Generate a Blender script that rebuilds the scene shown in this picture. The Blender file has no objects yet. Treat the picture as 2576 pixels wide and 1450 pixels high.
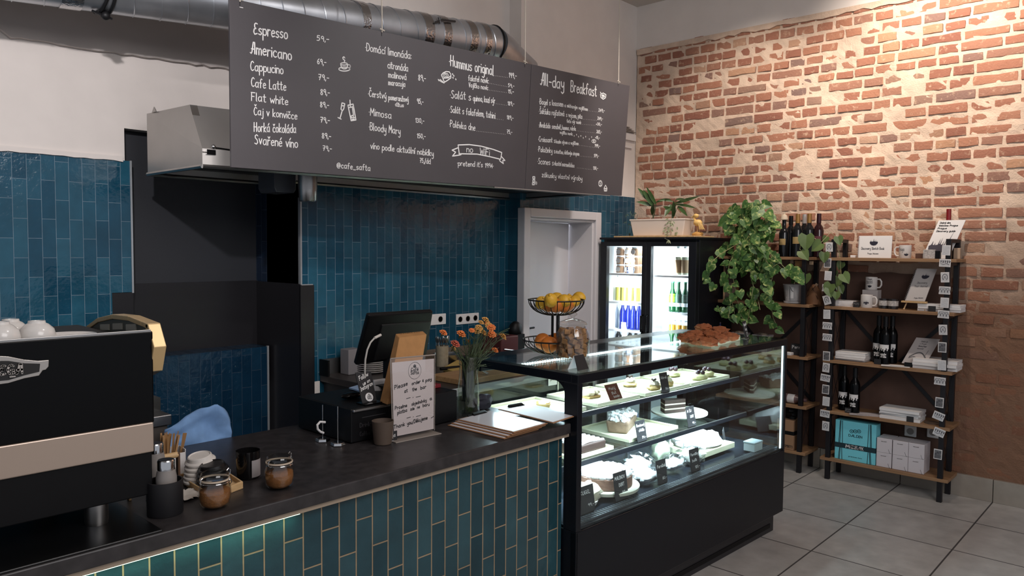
import bpy, math, random
from mathutils import Vector, Matrix, noise
random.seed(7)
PI = math.pi
S = bpy.context.scene
COL = S.collection
# ------------------------------------------------------------------ camera
F, CU, CV, H = 1891.05, 1288.0, 725.0, 1.70
_y, _p, _r = [math.radians(a) for a in (42.57148498, -2.99152182, 0.4778191)]
_f = Vector((math.cos(_y)*math.cos(_p), math.sin(_y)*math.cos(_p), math.sin(_p)))
_rt = Vector((math.sin(_y), -math.cos(_y), 0)); _up = _rt.cross(_f)
RT = math.cos(_r)*_rt + math.sin(_r)*_up
UP = math.cos(_r)*_up - math.sin(_r)*_rt
FW = _f
EYE = Vector((0, 0, H))
cam = bpy.data.cameras.new('camera'); camo = bpy.data.objects.new('camera', cam); COL.objects.link(camo)
cam.sensor_width = 36; cam.lens = F/2576*36; cam.clip_start = .05
camo.matrix_world = Matrix(((RT.x, UP.x, -FW.x, 0), (RT.y, UP.y, -FW.y, 0), (RT.z, UP.z, -FW.z, H), (0, 0, 0, 1)))
S.camera = camo
# ------------------------------------------------------------------ world, lights, exposure
W = bpy.data.worlds.new('world'); S.world = W; W.use_nodes = True
W.node_tree.nodes['Background'].inputs[0].default_value = (.86, .90, 1.0, 1)
W.node_tree.nodes['Background'].inputs[1].default_value = .40
S.view_settings.view_transform = 'Standard'; S.view_settings.look = 'None'
S.view_settings.exposure = 0.25; S.view_settings.gamma = 1.0
S.view_settings.use_curve_mapping = False
try:
    S.cycles.use_denoising = True
    S.cycles.max_bounces = 8; S.cycles.transparent_max_bounces = 24
    S.cycles.glossy_bounces = 4; S.cycles.transmission_bounces = 6; S.cycles.diffuse_bounces = 3
    S.cycles.caustics_reflective = False; S.cycles.caustics_refractive = False
    S.cycles.sample_clamp_indirect = 4
except Exception: pass

def aim(o, a, b):
    d = Vector(b)-Vector(a); o.location = a
    o.rotation_euler = d.to_track_quat('-Z', 'Y').to_euler()
def spot(a, b, power, ang, blend, col=(1, .84, .70), rad=.04):
    l = bpy.data.lights.new('track_spot', 'SPOT'); l.energy = power; l.spot_size = math.radians(ang); l.spot_blend = blend
    l.color = col; l.shadow_soft_size = rad
    o = bpy.data.objects.new('track_spot', l); COL.objects.link(o); aim(o, a, b); return o
def area(a, b, power, sx, sy, col=(1, 1, 1), spread=180):
    l = bpy.data.lights.new('area_light', 'AREA'); l.shape = 'RECTANGLE'; l.size = sx; l.size_y = sy; l.energy = power; l.color = col
    l.spread = math.radians(spread)
    o = bpy.data.objects.new('area_light', l); COL.objects.link(o); aim(o, a, b); return o
WARM = (1, .86, .74)
spot((4.75, 1.30, 3.85), (5.96, 1.42, 2.95), 185, 88, .9, WARM)          # onto the brick wall
spot((4.70, 2.45, 3.85), (5.96, 2.80, 2.2), 85, 84, .8, WARM, .03)      # onto plants and wine
spot((4.1, 1.9, 3.85), (5.2, 3.93, 1.5), 140, 46, .8, (1, .90, .84))      # onto the door corner
spot((.2, 1.3, 3.15), (.75, 4.5, 2.2), 205, 75, .6, (1, .95, .96))       # onto the white wall and blue tiles
spot((2.0, .6, 3.8), (1.6, 2.4, 1.0), 50, 80, .8, (1, .90, .84))         # onto the bar
spot((2.7, 1.0, 3.8), (3.05, 3.3, 2.7), 120, 50, 1.0, (1, .95, .94))     # onto the menu board
area((1.5, -1.2, 3.7), (2.5, 1.5, .8), 105, 2.5, 2.5, (1, .96, .95))     # added general fill from above, behind the camera

# ------------------------------------------------------------------ picking points on real surfaces
def ray(u, v): return RT*((u-CU)/F) - UP*((v-CV)/F) + FW
def at(u, v, x=None, y=None, z=None):
    d = ray(u, v)
    if x is not None: t = (x-EYE.x)/d.x
    elif y is not None: t = (y-EYE.y)/d.y
    else: t = (z-EYE.z)/d.z
    return EYE + d*t
def on_plane(u, v, P, n):
    d = ray(u, v); return EYE + d*(n.dot(P-EYE)/n.dot(d))

# ------------------------------------------------------------------ mesh builder
class MB:
    def __init__(s, M=None): s.v = []; s.f = []; s.m = []; s.M = M or Matrix(); s.k = 0
    def add(s, vs, fs):
        n = len(s.v); M = s.M
        s.v += [tuple(M @ Vector(p)) for p in vs]
        s.f += [tuple(i+n for i in f) for f in fs]; s.m += [s.k]*len(fs); return s
    def box(s, x0, x1, y0, y1, z0, z1):
        return s.add([(x0,y0,z0),(x1,y0,z0),(x1,y1,z0),(x0,y1,z0),(x0,y0,z1),(x1,y0,z1),(x1,y1,z1),(x0,y1,z1)],
                     [(3,2,1,0),(4,5,6,7),(0,1,5,4),(1,2,6,5),(2,3,7,6),(3,0,4,7)])
    def cbox(s, c, sz, rot=None):
        a, b, d = [k/2 for k in sz]; R = rot.to_3x3() if rot else Matrix.Identity(3); c = Vector(c)
        P = [c + R @ Vector(p) for p in [(-a,-b,-d),(a,-b,-d),(a,b,-d),(-a,b,-d),(-a,-b,d),(a,-b,d),(a,b,d),(-a,b,d)]]
        return s.add(P, [(3,2,1,0),(4,5,6,7),(0,1,5,4),(1,2,6,5),(2,3,7,6),(3,0,4,7)])
    def hexa(s, P):   # 8 points: bottom ring then top ring, counter-clockwise from above
        return s.add(P, [(3,2,1,0),(4,5,6,7),(0,1,5,4),(1,2,6,5),(2,3,7,6),(3,0,4,7)])
    def slab(s, q, n):   # 4 corner points, thickness vector n
        q = [Vector(p) for p in q]; n = Vector(n)
        return s.hexa(q + [p+n for p in q])
    def prism(s, poly, fn, a, b):   # poly of 2-D points, fn(p,q,t) -> 3-D
        n = len(poly); vs = [fn(p[0], p[1], a) for p in poly] + [fn(p[0], p[1], b) for p in poly]
        return s.add(vs, [tuple(range(n-1, -1, -1)), tuple(range(n, 2*n))] + [(i, (i+1) % n, n+(i+1) % n, n+i) for i in range(n)])
    def lathe(s, prof, n=24, c=(0, 0, 0), squash=1.0):
        vs = []; fs = []; c = Vector(c)
        for r, z in prof:
            for i in range(n):
                a = 2*PI*i/n; vs.append((c.x+r*math.cos(a), c.y+r*squash*math.sin(a), c.z+z))
        for j in range(len(prof)-1):
            for i in range(n):
                k = (i+1) % n; fs.append((j*n+i, j*n+k, (j+1)*n+k, (j+1)*n+i))
        if prof[0][0] > 1e-5: fs.append(tuple(range(n-1, -1, -1)))
        if prof[-1][0] > 1e-5: fs.append(tuple((len(prof)-1)*n+i for i in range(n)))
        return s.add(vs, fs)
    def tube(s, pts, r, n=8, cap=True, closed=False):
        pts = [Vector(p) for p in pts]; N = len(pts); R = r if isinstance(r, (list, tuple)) else [r]*N
        vs = []; fs = []; up = None
        for i, p in enumerate(pts):
            if closed: t = pts[(i+1) % N]-pts[i-1]
            else: t = pts[min(i+1, N-1)]-pts[max(i-1, 0)]
            if t.length < 1e-9: t = Vector((0, 0, 1))
            t.normalize()
            if up is None: up = Vector((0, 0, 1)) if abs(t.z) < .9 else Vector((1, 0, 0))
            a = t.cross(up)
            if a.length < 1e-6: a = t.orthogonal()
            a.normalize(); b = a.cross(t); up = b
            for k in range(n):
                an = 2*PI*k/n; vs.append(p + (a*math.cos(an)+b*math.sin(an))*R[i])
        L = N if closed else N-1
        for i in range(L):
            j = (i+1) % N
            for k in range(n):
                l = (k+1) % n; fs.append((i*n+k, j*n+k, j*n+l, i*n+l))
        if cap and not closed: fs += [tuple(range(n)), tuple((N-1)*n+k for k in range(n-1, -1, -1))]
        return s.add(vs, fs)
    def ball(s, c, r, nu=14, nv=9, sc=(1, 1, 1), amp=0, fr=3, seed=0):
        vs = []; fs = []; c = Vector(c)
        for j in range(nv+1):
            ph = PI*j/nv
            for i in range(nu):
                th = 2*PI*i/nu; d = Vector((math.sin(ph)*math.cos(th), math.sin(ph)*math.sin(th), -math.cos(ph)))
                k = 1 + (amp*noise.noise(d*fr+Vector((seed*7.1, seed*3.3, 0))) if amp else 0)
                vs.append((c.x+d.x*r*k*sc[0], c.y+d.y*r*k*sc[1], c.z+d.z*r*k*sc[2]))
        for j in range(nv):
            for i in range(nu):
                k = (i+1) % nu; fs.append((j*nu+i, j*nu+k, (j+1)*nu+k, (j+1)*nu+i))
        return s.add(vs, fs)
    def ribbon(s, pts, w, fn):   # 2-D polyline drawn as a round-ended band, fn(x,y)->3-D
        for a, b in zip(pts, pts[1:]):
            dx, dy = b[0]-a[0], b[1]-a[1]; L = math.hypot(dx, dy)
            if L < 1e-9: continue
            nx, ny = -dy/L*w, dx/L*w
            s.add([fn(a[0]-nx, a[1]-ny), fn(b[0]-nx, b[1]-ny), fn(b[0]+nx, b[1]+ny), fn(a[0]+nx, a[1]+ny)], [(0, 1, 2, 3)])
        for p in pts:
            s.add([fn(p[0]+w*math.cos(k*PI/3), p[1]+w*math.sin(k*PI/3)) for k in range(6)], [tuple(range(6))])
        return s

def wm(o):
    M = o.matrix_basis.copy()
    while o.parent: o = o.parent; M = o.matrix_basis @ M
    return M
def obj(name, mb, mats, parent=None, smooth=False, bev=0, world=False, loc=None):
    me = bpy.data.meshes.new(name)
    v = mb.v
    if world and parent is not None:
        I = wm(parent).inverted(); v = [tuple(I @ Vector(p)) for p in v]
    if loc is not None: v = [(p[0]-loc[0], p[1]-loc[1], p[2]-loc[2]) for p in v]
    me.from_pydata(v, [], mb.f)
    for m in (mats if isinstance(mats, (list, tuple)) else [mats]): me.materials.append(m)
    if any(mb.m): me.polygons.foreach_set('material_index', mb.m)
    if smooth:
        me.polygons.foreach_set('use_smooth', [True]*len(me.polygons))
        try: me.set_sharp_from_angle(angle=math.radians(38))
        except Exception: pass
    me.update()
    o = bpy.data.objects.new(name, me); COL.objects.link(o)
    if parent is not None: o.parent = parent
    if loc is not None: o.location = loc
    if bev:
        m = o.modifiers.new('bevel', 'BEVEL'); m.width = bev; m.segments = 2; m.limit_method = 'ANGLE'; m.angle_limit = math.radians(50)
    return o
def tag(o, label, cat, group=None, kind=None):
    if label: o['label'] = label
    if cat: o['category'] = cat
    if group: o['group'] = group
    if kind: o['kind'] = kind
    return o
def thing(name, label, cat, loc=(0, 0, 0), rz=0, group=None):
    o = bpy.data.objects.new(name, None); COL.objects.link(o); o.empty_display_size = .05
    o.location = loc; o.rotation_euler = (0, 0, rz); return tag(o, label, cat, group)
def solo(name, mb, mats, label, cat, group=None, smooth=False, bev=0, base=None):
    """a thing that is one mesh; origin at its base"""
    if base is None:
        xs, ys, zs = zip(*mb.v); base = ((min(xs)+max(xs))/2, (min(ys)+max(ys))/2, min(zs))
    return tag(obj(name, mb, mats, None, smooth, bev, loc=base), label, cat, group)
def struct(name, mb, mats, bev=0, smooth=False):
    o = obj(name, mb, mats, None, smooth, bev); o['kind'] = 'structure'; return o
def dup(root, loc, rz=0, label=None, group=None, rot=None):
    r = root.copy(); COL.objects.link(r); r.location = loc; r.rotation_euler = rot or (0, 0, rz)
    if label: r['label'] = label
    if group: r['group'] = group
    for ch in list(root.children):
        c = ch.copy(); COL.objects.link(c); c.parent = r
        for g in list(ch.children):
            d = g.copy(); COL.objects.link(d); d.parent = c
    return r

# ------------------------------------------------------------------ materials
def srgb(c): return tuple(((k/255)/12.92 if k/255 <= .04045 else ((k/255+.055)/1.055)**2.4) for k in c)
def mat(name, col, rough=.5, metal=0, spec=.5, noise_amt=0, nscale=20, bump=0, bscale=60, emit=None, estr=0, alpha=None, coat=0):
    m = bpy.data.materials.new(name); m.use_nodes = True; nt = m.node_tree; b = nt.nodes['Principled BSDF']
    c = srgb(col) if max(col) > 1 else tuple(col)
    b.inputs['Base Color'].default_value = (*c, 1); b.inputs['Roughness'].default_value = rough; b.inputs['Metallic'].default_value = metal
    b.inputs['Specular IOR Level'].default_value = spec
    if coat: b.inputs['Coat Weight'].default_value = coat; b.inputs['Coat Roughness'].default_value = .05
    if noise_amt or bump:
        tc = nt.nodes.new('ShaderNodeTexCoord')
    if noise_amt:
        n = nt.nodes.new('ShaderNodeTexNoise'); n.inputs['Scale'].default_value = nscale; n.inputs['Detail'].default_value = 4
        nt.links.new(tc.outputs['Object'], n.inputs['Vector'])
        r = nt.nodes.new('ShaderNodeValToRGB'); e = r.color_ramp.elements
        e[0].position = .3; e[1].position = .7
        e[0].color = (*[k*(1-noise_amt) for k in c], 1); e[1].color = (*[min(1, k*(1+noise_amt)) for k in c], 1)
        nt.links.new(n.outputs['Fac'], r.inputs['Fac']); nt.links.new(r.outputs['Color'], b.inputs['Base Color'])
    if bump:
        n2 = nt.nodes.new('ShaderNodeTexNoise'); n2.inputs['Scale'].default_value = bscale; n2.inputs['Detail'].default_value = 4
        nt.links.new(tc.outputs['Object'], n2.inputs['Vector'])
        bp = nt.nodes.new('ShaderNodeBump'); bp.inputs['Strength'].default_value = bump; bp.inputs['Distance'].default_value = .004
        nt.links.new(n2.outputs['Fac'], bp.inputs['Height']); nt.links.new(bp.outputs['Normal'], b.inputs['Normal'])
    if emit:
        b.inputs['Emission Color'].default_value = (*emit, 1); b.inputs['Emission Strength'].default_value = estr
    return m
def glass(name, tint=(1, 1, 1), refl=1.0, rough=.0, solid=.0):
    """clear sheet: lets light straight through and mirrors by Fresnel"""
    m = bpy.data.materials.new(name); m.use_nodes = True; nt = m.node_tree; nt.nodes.clear()
    o = nt.nodes.new('ShaderNodeOutputMaterial'); t = nt.nodes.new('ShaderNodeBsdfTransparent'); g = nt.nodes.new('ShaderNodeBsdfGlossy')
    t.inputs[0].default_value = (*tint, 1); g.inputs['Roughness'].default_value = rough
    fr = nt.nodes.new('ShaderNodeLayerWeight'); fr.inputs[0].default_value = .5
    pw = nt.nodes.new('ShaderNodeMath'); pw.operation = 'POWER'; pw.inputs[1].default_value = 5
    mu = nt.nodes.new('ShaderNodeMath'); mu.operation = 'MULTIPLY_ADD'; mu.inputs[1].default_value = .94*min(1, refl); mu.inputs[2].default_value = .05*refl
    mu.use_clamp = True; mx = nt.nodes.new('ShaderNodeMixShader')
    nt.links.new(fr.outputs['Facing'], pw.inputs[0]); nt.links.new(pw.outputs[0], mu.inputs[0]); nt.links.new(mu.outputs[0], mx.inputs[0])
    nt.links.new(t.outputs[0], mx.inputs[1]); nt.links.new(g.outputs[0], mx.inputs[2]); nt.links.new(mx.outputs[0], o.inputs[0])
    return m
def tile_mat(name, c1, c2, grout, w=.0655, h=.204, rough=.16, mort=.02, bump=.35, axis='XZ', off=.5, glaze=1.0):
    m = bpy.data.materials.new(name); m.use_nodes = True; nt = m.node_tree; b = nt.nodes['Principled BSDF']; L = nt.links.new
    tc = nt.nodes.new('ShaderNodeTexCoord'); sp = nt.nodes.new('ShaderNodeSeparateXYZ'); cb = nt.nodes.new('ShaderNodeCombineXYZ')
    L(tc.outputs['Object'], sp.inputs[0])
    if len(axis) == 2 and axis != 'XY':
        L(sp.outputs['Z'], cb.inputs['X']); L(sp.outputs[axis[0]], cb.inputs['Y'])
    else:
        L(sp.outputs['X'], cb.inputs['X']); L(sp.outputs['Y'], cb.inputs['Y'])
    br = nt.nodes.new('ShaderNodeTexBrick'); br.offset = off; br.inputs['Scale'].default_value = 1
    br.inputs['Brick Width'].default_value = h; br.inputs['Row Height'].default_value = w
    br.inputs['Mortar Size'].default_value = mort*w; br.inputs['Mortar Smooth'].default_value = .3; br.inputs['Bias'].default_value = 0
    br.inputs['Color1'].default_value = (*srgb(c1), 1); br.inputs['Color2'].default_value = (*srgb(c2), 1); br.inputs['Mortar'].default_value = (*srgb(grout), 1)
    L(cb.outputs[0], br.inputs['Vector'])
    n = nt.nodes.new('ShaderNodeTexNoise'); n.inputs['Scale'].default_value = 9; n.inputs['Detail'].default_value = 5
    L(tc.outputs['Object'], n.inputs['Vector'])
    mx = nt.nodes.new('ShaderNodeMixRGB'); mx.blend_type = 'OVERLAY'; mx.inputs[0].default_value = .35
    L(br.outputs['Color'], mx.inputs[1]); L(n.outputs['Fac'], mx.inputs[2]); L(mx.outputs[0], b.inputs['Base Color'])
    n2 = nt.nodes.new('ShaderNodeTexNoise'); n2.inputs['Scale'].default_value = 28; n2.inputs['Detail'].default_value = 3
    L(tc.outputs['Object'], n2.inputs['Vector'])
    ml = nt.nodes.new('ShaderNodeMath'); ml.operation = 'MULTIPLY_ADD'; ml.inputs[1].default_value = -2.0
    L(br.outputs['Fac'], ml.inputs[0]); L(n2.outputs['Fac'], ml.inputs[2])
    bp = nt.nodes.new('ShaderNodeBump'); bp.inputs['Strength'].default_value = bump; bp.inputs['Distance'].default_value = .004
    L(ml.outputs[0], bp.inputs['Height']); L(bp.outputs['Normal'], b.inputs['Normal'])
    rr = nt.nodes.new('ShaderNodeMapRange'); rr.inputs['To Min'].default_value = rough; rr.inputs['To Max'].default_value = .8
    L(br.outputs['Fac'], rr.inputs['Value']); L(rr.outputs[0], b.inputs['Roughness'])
    return m
def wood_mat(name, c1, c2, axis='Y', rough=.5, sc=3.0):
    m = bpy.data.materials.new(name); m.use_nodes = True; nt = m.node_tree; b = nt.nodes['Principled BSDF']; L = nt.links.new
    tc = nt.nodes.new('ShaderNodeTexCoord'); mp = nt.nodes.new('ShaderNodeMapping')
    s = [40, 40, 40]; s['XYZ'.index(axis)] = 2.5; mp.inputs['Scale'].default_value = [k*sc/3 for k in s]
    n = nt.nodes.new('ShaderNodeTexNoise'); n.inputs['Scale'].default_value = 1; n.inputs['Detail'].default_value = 6; n.inputs['Distortion'].default_value = .4
    r = nt.nodes.new('ShaderNodeValToRGB'); e = r.color_ramp.elements; e[0].position = .32; e[1].position = .68
    e[0].color = (*srgb(c1), 1); e[1].color = (*srgb(c2), 1)
    L(tc.outputs['Object'], mp.inputs[0]); L(mp.outputs[0], n.inputs['Vector']); L(n.outputs['Fac'], r.inputs[0]); L(r.outputs[0], b.inputs['Base Color'])
    b.inputs['Roughness'].default_value = rough
    return m
BLACK = mat('black_plastic', (12, 12, 14), .45, spec=.25)
BLACKM = mat('black_metal', (10, 10, 12), .5, spec=.2, noise_amt=.1)
BLACKG = mat('black_gloss', (5, 5, 6), .22, spec=.18)
DARK = mat('charcoal', (30, 29, 32), .6)
WHITE = mat('white_paint', (226, 222, 220), .5)
PAPER = mat('paper_white', (222, 219, 218), .75)
CERAM = mat('white_ceramic', (226, 222, 218), .18)
STEEL = mat('brushed_steel', (168, 166, 164), .32, 1, noise_amt=.08, nscale=8)
CHROME = mat('chrome', (205, 205, 205), .1, 1)
CHALK = mat('chalk_white', (240, 238, 236), .8)
INK = mat('ink_black', (22, 20, 24), .7)
NAVY = mat('ink_navy', (24, 22, 40), .7)
GREYINK = mat('ink_grey', (98, 96, 98), .8)
GLASS = glass('clear_glass'); GLASST = glass('tinted_glass', (.93, .98, .97)); GLASSW = glass('jar_glass', (.95, .95, .94), 1.3)
WOODL = wood_mat('oak_board', (128, 98, 66), (164, 130, 92), 'Y')
WOODC = wood_mat('light_wood', (188, 152, 106), (214, 180, 134), 'X')
CARD = mat('kraft_card', (168, 122, 74), .8, noise_amt=.08, nscale=30)
BRASS = mat('pale_brass', (206, 176, 128), .35, .3)

# ------------------------------------------------------------------ single-stroke handwriting
G = dict(a="3.3,3.6 2,4 .7,3.6 0,2.2 .3,.7 1.3,0 2.5,.5 3.3,1.8;3.3,4 3.3,.4 3.7,0", b="0,7 0,0 2,0 3.2,1 3.2,3 2,4 0,3.2", c="3,3.3 2,4 .8,3.7 0,2 .6,.4 2,0 3,.6",
 d="3.3,7 3.3,0;3.3,3.4 1.8,4 .4,3.3 0,1.8 .6,.3 1.8,0 3.3,.8", e="0,2 3,2.4 2.6,3.7 1.4,4 .2,3 0,1.3 1,0 3,.6", f="2.8,6.5 1.9,7 1,6 1,0;-.2,3.8 2.4,3.8",
 g="3.3,3.5 2,4 .6,3.6 0,2 .8,.4 2.4,.4 3.3,1.6;3.3,4 3.3,-2 2,-3 .4,-2.4", h="0,7 0,0;0,2.8 1.5,4 3,3.2 3,0", i="0,4 0,0;0,5.4 0,5.8", j="1.2,4 1.2,-2 .2,-3 -.6,-2.4;1.2,5.4 1.2,5.8",
 k="0,7 0,0;2.8,4 0,1.6 3,0", l="0,7 0,.4 .6,0", m="0,4 0,0;0,2.8 1.1,4 2.2,3.4 2.2,0;2.2,2.8 3.3,4 4.4,3.2 4.4,0", n="0,4 0,0;0,2.8 1.5,4 3,3.2 3,0",
 o="1.6,4 .4,3.4 0,2 .5,.4 1.7,0 3,.7 3.3,2.2 2.8,3.5 1.6,4", p="0,4 0,-3;0,3.3 2,4 3.3,3 3.3,1 2,0 0,.7", q="3.3,4 3.3,-3;3.3,3.3 1.4,4 0,3 0,1 1.4,0 3.3,.7", r="0,4 0,0;0,2.6 1.2,4 2.4,3.7",
 s="2.8,3.5 1.4,4 .2,3.3 .6,2.3 2.2,1.8 2.8,.9 1.6,0 0,.5", t="1,6.5 1,.6 1.8,0 2.6,.4;-.3,4.4 2.5,4.4", u="0,4 0,1 1,0 2.2,.2 3,1.4;3,4 3,0", v="0,4 1.5,0 3,4", w="0,4 1,0 2.2,3 3.4,0 4.4,4",
 x="0,4 3,0;3,4 0,0", y="0,4 .4,1.4 1.6,.8 3,2;3,4 3,-2 1.6,-3 .2,-2.2", z="0,4 3,4 0,0 3,0",
 A="-.4,.4 .4,0 1.1,1 2.2,7 3.4,7 3.6,0;.6,2.8 3.7,2.8", B="0,7 0,0 2.4,0 3.7,1.2 3.4,3 2,3.7 0,3.7;0,7 2.4,7 3.2,6 3,4.4 2,3.7", C="3.4,6 2.2,7 .9,6.3 0,3.5 .7,.8 2.1,0 3.5,.9", D="0,7 0,0 2,.2 3.6,1.8 3.7,4.6 2.4,6.6 0,7",
 E="3.4,6.6 2,7 .8,6.2 .9,4.4 2.2,3.8;2.2,3.8 .5,3.3 0,1.5 1,.1 3.3,.8", F="0,7 0,0;-.5,7 3.4,7;0,3.8 2.6,3.8", G="3.4,6 2.2,7 .9,6.3 0,3.5 .7,.8 2.1,0 3.5,.9 3.5,3 2,3", H="0,7 0,0;3.4,7 3.4,0;-.5,3.6 3.9,3.6",
 I="0,7 0,0;-.8,7 .8,7;-.8,0 .8,0", J="2,7 2,1 1,0 0,.8", K="0,7 0,0;3.2,7 0,3 3.4,0", L="0,7 0,0 3,0", M="0,0 .4,7 2.2,2.5 4,7 4.4,0", N="0,0 0,7 3.2,0 3.2,7", O="2,7 .5,6 0,3.5 .6,.9 2,0 3.4,.9 4,3.5 3.4,6 2,7",
 P="0,7 0,0;0,7 2.2,7 3.5,5.6 2.8,3.8 0,3.2", R="0,7 0,0;0,7 2.2,7 3.4,5.6 2.6,3.9 0,3.4;1.4,3.5 3.5,0", S="3.3,6.2 2,7 .5,6.2 .6,4.6 2.6,3.2 3.2,1.4 1.8,0 0,.7", T="0,7 4,7;2,7 2,0", U="0,7 0,1.5 1,0 2.6,0 3.5,1.5 3.5,7",
 V="0,7 1.8,0 3.6,7", W="0,7 1.2,0 2.6,5 4,0 5.2,7", X="0,7 3.6,0;3.6,7 0,0", Y="0,7 1.8,3.5 3.6,7;1.8,3.5 1.8,0", Z="0,7 3.4,7 0,0 3.4,0;.7,3.6 2.8,3.6")
G.update({'0': "1.5,6 .3,5 0,3 .4,.9 1.5,0 2.7,.9 3,3 2.6,5.2 1.5,6", '1': "0,4.6 1.2,6 1.2,0", '2': "0,5 1.2,6 2.6,5.2 2.4,3.6 0,0 3,0", '3': "0,5.4 1.4,6 2.6,5 1.2,3.3 2.8,2 2,.2 0,.4", '4': "2,6 0,2 3,2;2.2,4 2.2,0", '5': "2.8,6 .5,6 .2,3.5 2,3.8 2.9,2.2 2,.3 0,.3",
 '6': "2.4,6 .8,4.6 0,2 .8,.1 2.3,.3 2.8,1.8 1.8,3.2 .2,2.4", '7': "0,6 3,6 1.2,0;.4,3 2.6,3.2", '8': "1.5,3.2 .3,4.4 .8,5.8 2.2,5.8 2.7,4.5 1.5,3.2 .2,1.6 .8,.1 2.3,.1 2.9,1.6 1.5,3.2", '9': "2.7,4 1.4,2.8 .2,3.8 .4,5.4 1.6,6 2.7,5 2.7,0",
 ',': ".4,.5 0,-1.2", '.': "0,0 .1,.1", '-': "0,2.6 2.4,2.6", ':': "0,.4 0,.8;0,3.2 0,3.6", '_': "0,-.6 3.4,-.6", '/': "0,-1 2.4,7", '+': "0,2.6 2.4,2.6;1.2,1.4 1.2,3.8", "'": "0,7 -.2,5.6", '&': "2,6.5 2,.5;3,4.4 1,4 .8,2.6 3,1.6 1,1", '@': "3.6,3 2.6,4.2 1.4,3.4 1.6,1.8 2.8,1.6 3.8,3.6;3.7,4 3.6,1.6 4.8,1.8 5.2,3.6 4,5.8 2,5.8 .2,4.2 .2,1.6 1.8,-.2 4.2,.2", '~': "0,2.2 .8,1.4 2,4", '*': "0,2.9 .25,2.9", '!': "0,7 0,2;0,0 .1,.1", '?': "0,5.8 1.4,7 2.6,5.6 1.2,3.4 1.2,2;1.2,0 1.3,.1"})
ACC = {'á': 'a/', 'í': 'i/', 'é': 'e/', 'ý': 'y/', 'ó': 'o/', 'ú': 'u/', 'č': 'cv', 'š': 'sv', 'ž': 'zv', 'ř': 'rv', 'ě': 'ev', 'ň': 'nv', 'Č': 'Cv', 'Š': 'Sv', 'Ř': 'Rv', 'ů': 'uo'}
def glyph(ch):
    acc = None
    if ch in ACC: ch, acc = ACC[ch]
    if ch not in G: return [], 3.2
    P = [[tuple(map(float, q.split(','))) for q in st.split()] for st in G[ch].split(';')]
    if acc and ch in 'ij': P = P[:1]
    w = max(p[0] for st in P for p in st)
    if acc:
        top = 8.0 if ch.isupper() else 5.0; cx = w/2
        P = P + {'/': [[(cx-.3, top), (cx+.9, top+1.6)]], 'v': [[(cx-1, top+1.3), (cx, top+.1), (cx+1, top+1.4)]], 'o': [[(cx-.5, top+.5), (cx, top+1), (cx+.5, top+.5), (cx, top), (cx-.5, top+.5)]]}[acc]
    return P, w+1.35
def write(mb, text, A, B, h, w, fn, jit=.12, slant=0.0):
    """A,B: 2-D baseline ends; h: capital height; w: half stroke width"""
    tot = 0; gl = []
    for ch in text:
        P, wd = glyph(ch); gl.append((P, tot)); tot += wd
    tot -= 1.35
    ux, uy = (B[0]-A[0])/tot, (B[1]-A[1])/tot; vs = h/7.0
    rnd = random.Random(len(text)*13+ord(text[0]))
    for P, x0 in gl:
        dy = rnd.uniform(-jit, jit)*2
        for st in P:
            pts = [(A[0]+(x0+p[0]+slant*p[1])*ux, A[1]+(x0+p[0])*uy+(p[1]+dy)*vs) for p in st]
            mb.ribbon(pts, w, fn)
# ================================================================== the room
XB = 5.962; YD = 3.926; YM = 4.05; YP = 4.50; YN = 4.59; XR = 2.505; ZC = 3.93
PLASTER = mat('white_plaster', (222, 214, 208), .85, noise_amt=.03, nscale=6, bump=.1, bscale=40)
TAUPE = mat('taupe_plaster', (128, 119, 114), .9, noise_amt=.05, nscale=5)
TEAL = tile_mat('teal_wall_tile', (14, 62, 84), (36, 84, 104), (104, 124, 138), rough=.12, mort=.025, bump=.5)
TEAL_SHADED = tile_mat('teal_wall_tile_shaded', (14, 30, 50), (22, 38, 58), (60, 72, 86), rough=.15, axis='YZ')  # same teal tile, coloured darker for the shade inside the recess
TEALF = tile_mat('bar_front_tile', (18, 52, 62), (44, 76, 84), (150, 130, 104), w=.0648, rough=.2, mort=.045, bump=.8)
CLAD = mat('dark_cladding', (30, 29, 32), .32, spec=.4)
FLOOR = tile_mat('floor_tile', (172, 168, 164), (182, 178, 174), (66, 63, 62), w=.5815, h=.58, rough=.34, mort=.009, bump=.05, axis='XY', off=0)
for n in FLOOR.node_tree.nodes:
    if n.bl_idname == 'ShaderNodeTexCoord': tcn = n
    if n.bl_idname == 'ShaderNodeSeparateXYZ': spn = n
    if n.bl_idname == 'ShaderNodeMapRange': n.inputs['To Min'].default_value = .34
mpn = FLOOR.node_tree.nodes.new('ShaderNodeMapping'); mpn.inputs['Location'].default_value = (-(4.24 % .58), -(.99 % .5815), 0)
FLOOR.node_tree.links.new(tcn.outputs['Object'], mpn.inputs[0]); FLOOR.node_tree.links.new(mpn.outputs[0], spn.inputs[0])
struct('floor', MB().box(-4, XB+.2, -4, YN+.2, -.1, 0), FLOOR)
struct('ceiling', MB().box(-4, XB+.2, -4, YN+.3, ZC, ZC+.1), mat('ceiling_white', (206, 198, 190), .9))
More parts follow.
